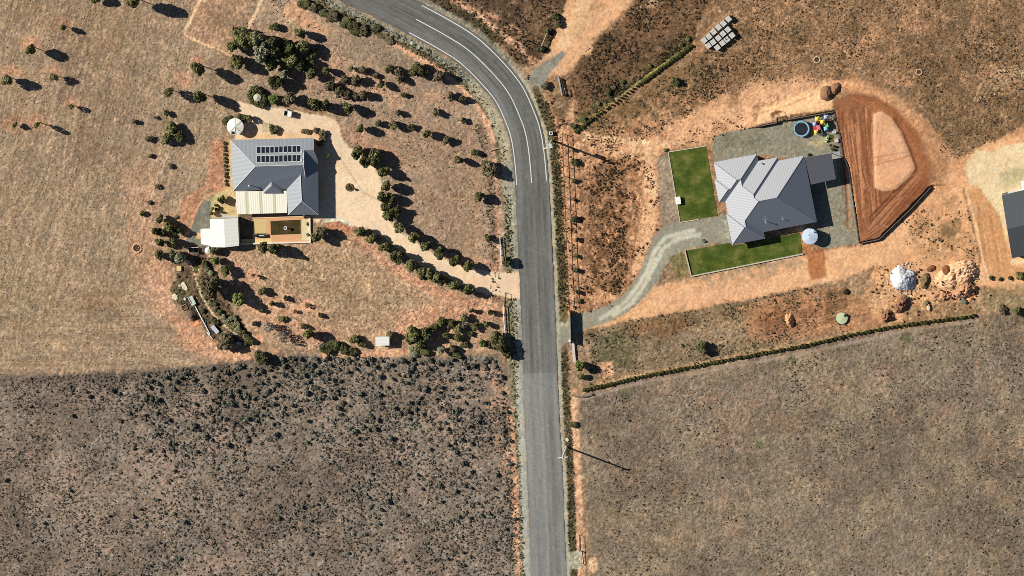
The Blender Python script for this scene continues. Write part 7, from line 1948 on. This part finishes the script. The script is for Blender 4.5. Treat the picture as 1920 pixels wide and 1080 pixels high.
# play tower set
pb = P3(1540, 238); o = empty('play_centre', pb, 'bright red, yellow, blue and green plastic play centre beside the trampoline', 'play centre')
YEL, BLU, RED, GRN, CYN, DRD = M_plast('yellow_plastic', (0.80, 0.62, 0.09)), M_plast('pale_blue_plastic', (0.36, 0.48, 0.80)), M_plast('red_plastic', (0.55, 0.05, 0.06)), M_plast('green_plastic', (0.20, 0.52, 0.20)), M_plast('cyan_plastic', (0.22, 0.52, 0.66)), M_plast('dark_red_plastic', (0.14, 0.02, 0.025))
def zz(x, y): return (1470 + x / 14.77, 200 + y / 14.77)
for nm, (x, y), sx, sy, z0, z1, m_, dome_ in (('roof', (918, 345), 0.95, 0.95, 1.55, 1.95, YEL, 1), ('roof', (1065, 432), 0.92, 0.92, 1.55, 1.95, YEL, 1), ('roof', (885, 715), 0.85, 0.95, 1.35, 1.75, YEL, 1), ('roof', (1160, 290), 0.9, 0.8, 1.7, 2.1, BLU, 1), ('tower', (845, 490), 0.8, 0.8, 0.9, 1.5, BLU, 1),
                                        ('panel', (850, 610), 0.75, 0.7, 0.0, 1.1, RED, 0), ('slide', (950, 580), 0.85, 0.95, 0.2, 1.3, M_plast('rose_plastic', (0.70, 0.16, 0.20)), 0), ('slide', (1185, 515), 0.65, 0.95, 0.3, 1.3, GRN, 0), ('tunnel', (1160, 610), 0.95, 0.85, 0.2, 1.0, CYN, 1), ('deck', (995, 690), 0.85, 0.9, 0.5, 0.7, DRD, 0), ('deck', (940, 455), 0.8, 0.7, 0.6, 0.75, DRD, 0), ('deck', (1190, 400), 0.8, 0.6, 0.7, 0.85, DRD, 0), ('deck', (1060, 560), 0.8, 0.7, 0.4, 0.55, DRD, 0)):
    c = P3(*zz(x, y), z1); m = MB(); rz = math.radians(11)
    if dome_ and nm == 'roof':
        m.box((c[0], c[1], z0 + 0.08), (sx, sy, 0.14), rz); m.cyl(c, sx * 0.5, z0 + 0.15, z1, 16, sx * 0.22)
    elif dome_:
        m.box((c[0], c[1], (z0 + z1) / 2 - 0.1), (sx, sy, z1 - z0 - 0.2), rz); m.dome((c[0], c[1], z1 - 0.2), sx * 0.46, 0.2)
    else: m.box((c[0], c[1], (z0 + z1) / 2), (sx, sy, z1 - z0), rz)
    m.build(nm, m_, o)
    if nm in ('roof', 'deck'):
        for dx in (-1, 1):
            for dy in (-1, 1): MB().box((c[0] + dx * sx * 0.42, c[1] + dy * sy * 0.42, z0 / 2), (0.09, 0.09, z0), rz).build('post', DRD if nm == 'deck' else m_, o)
m = MB(); c = P3(*zz(1050, 690), 1.1); m.box((c[0], c[1], 1.0), (0.05, 0.9, 0.08), 0.2); m.box((c[0] - 0.4, c[1] - 0.45, 1.0), (0.8, 0.05, 0.08), 0.2); m.build('handrail', M_white, o)
b = P3(1563.8, 247.5, 0.7); o = empty('garden_table', b, 'pale grey rectangular table against the pad wall', 'table')
MB().box((b[0], b[1], 0.7), (0.95, 0.55, 0.06), 0.15).build('tabletop', mat('pale_grey_plastic', (196, 194, 200), 0.6, 0.3, 0.04), o)
for x in (-.4, .4):
    for y in (-.2, .2): MB().box(loc((b[0], b[1], 0), 0.15, x, y, 0.34), (0.05, 0.05, 0.68)).build('leg', M_steel, o)
b = P3(1568.5, 263.6, 0.4); o = empty('toy_box', b, 'pale pink toy box by the pad wall', 'box'); MB().box((b[0], b[1], 0.22), (0.8, 0.75, 0.44), 0.15).build('body', M_plast('pale_pink_plastic', (0.62, 0.47, 0.52)), o); MB().box((b[0], b[1], 0.46), (0.84, 0.79, 0.04), 0.15).build('lid', M_plast('pale_pink_plastic', (0, 0, 0)), o)
for k, (x, y, rz, lb) in enumerate(((1550.5, 259.5, 0.6, 'white plastic chair between the play centre and the pink box'), (1548.0, 264.5, 0.2, 'yellowish plastic chair below the white one in the yard'))):
    b = P3(x, y, 0.4); o = empty('garden_chair', b, lb, 'chair'); mm_ = M_white if k == 0 else M_plast('lime_plastic', (0.60, 0.62, 0.30))
    MB().box((b[0], b[1], 0.42), (0.5, 0.5, 0.04), rz).build('seat', mm_, o); MB().box(loc((b[0], b[1], 0), rz, 0, 0.25, 0.68), (0.5, 0.04, 0.5), rz).build('backrest', mm_, o)
    for xx in (-.22, .22):
        for yy_ in (-.22, .22): MB().box(loc((b[0], b[1], 0), rz, xx, yy_, 0.2), (0.045, 0.045, 0.4), rz).build('leg', mm_, o)
for x, y, lb in ((1556, 272, 'lime potted plant in the yard corner'), (1562, 274, 'yellow-green potted plant next to the pad wall'), (1561, 280, 'dark potted plant by the patio slab')):
    b = P3(x, y, 0.4); o = empty('potted_plant', b, lb, 'potted plant', 'potted plants in the yard corner'); MB().cyl(b, 0.2, 0, 0.36, 14, 0.26).build('pot', M_plast('terracotta', (0.35, 0.17, 0.10)), o)
    c = bpy.data.objects.new('foliage', CROWN['dark' if y > 278 else 'yellow'][0]); COL.objects.link(c); c.parent = o; c.location = (0, 0, 0.6); c.scale = (0.42, 0.42, 0.35)
b = P3(1558.5, 259.5); o = empty('turf_mat', b, 'worn green turf mat by the toys in the yard', 'mat'); MB().box((b[0], b[1], 0.03), (1.0, 1.7, 0.05), 0.1).build('turf', M_lawn, o)
# cream box on the lawn edge
b = P3(1271.3, 375.8, 0.6); o = empty('cubby_box', b, 'cream flat-topped box standing on the road-side edge of the square lawn', 'box')
MB().box((b[0], b[1], 0.35), (1.05, 1.5, 0.7), math.radians(8)).build('body', M_wall, o); MB().box((b[0], b[1], 0.73), (1.2, 1.7, 0.06), math.radians(8)).build('lid', M_cream2, o)
# brick box in the lower grass
b = P3(608.5, 668.5, 0.4); o = empty('pump_box', b, 'salmon brick pump box at the edge of the scrub', 'pump box'); MB().box((b[0], b[1], 0.25), (1.05, 1.2, 0.5)).build('body', mat('salmon_brick', (214, 160, 124), 0.9, 0.1, 0.15, 3), o); MB().box((b[0], b[1], 0.52), (1.15, 1.3, 0.05)).build('lid', mat('salmon_slab', (222, 172, 136), 0.9, 0.1, 0.1, 2), o)
# white caravan that pokes into view beyond the machinery shed
b = P3(1933, 345, 1.2); o = empty('caravan', b, 'corner of a white caravan parked above the dark machinery shed', 'caravan'); rz = math.radians(13)
MB().box(loc(b, rz, 0, 0, 1.3), (4.2, 2.0, 1.7), rz).build('body', M_white, o); MB().box(loc(b, rz, 0, 0, 2.18), (3.9, 1.8, 0.08), rz).build('roof', M_white, o)
for y in (-1.02, 1.02): MB().tube(loc(b, rz, 0.2, y - 0.08, 0.35), loc(b, rz, 0.2, y + 0.08, 0.35), 0.34, 16).build('wheel', M_rubber, o)
for x in (-1.0, 1.0): MB().box(loc(b, rz, x, -1.01, 1.55), (1.0, 0.03, 0.55), rz).build('window', M_glass, o)
# white rocks that rolled off the gravel heap
for i in range(26):
    a = rnd.uniform(0, 6.28); r_ = rnd.uniform(24, 32)
    boulder('white_rock', 'rock', 1695 + r_ * math.cos(a), 525 + r_ * 1.05 * math.sin(a), rnd.uniform(0.9, 1.8), rnd.uniform(0.9, 1.6), 0.25, a, M_wht, 'loose white rock at the foot of the white heap', 'white rocks round the gravel heap', 60 + i, 8)
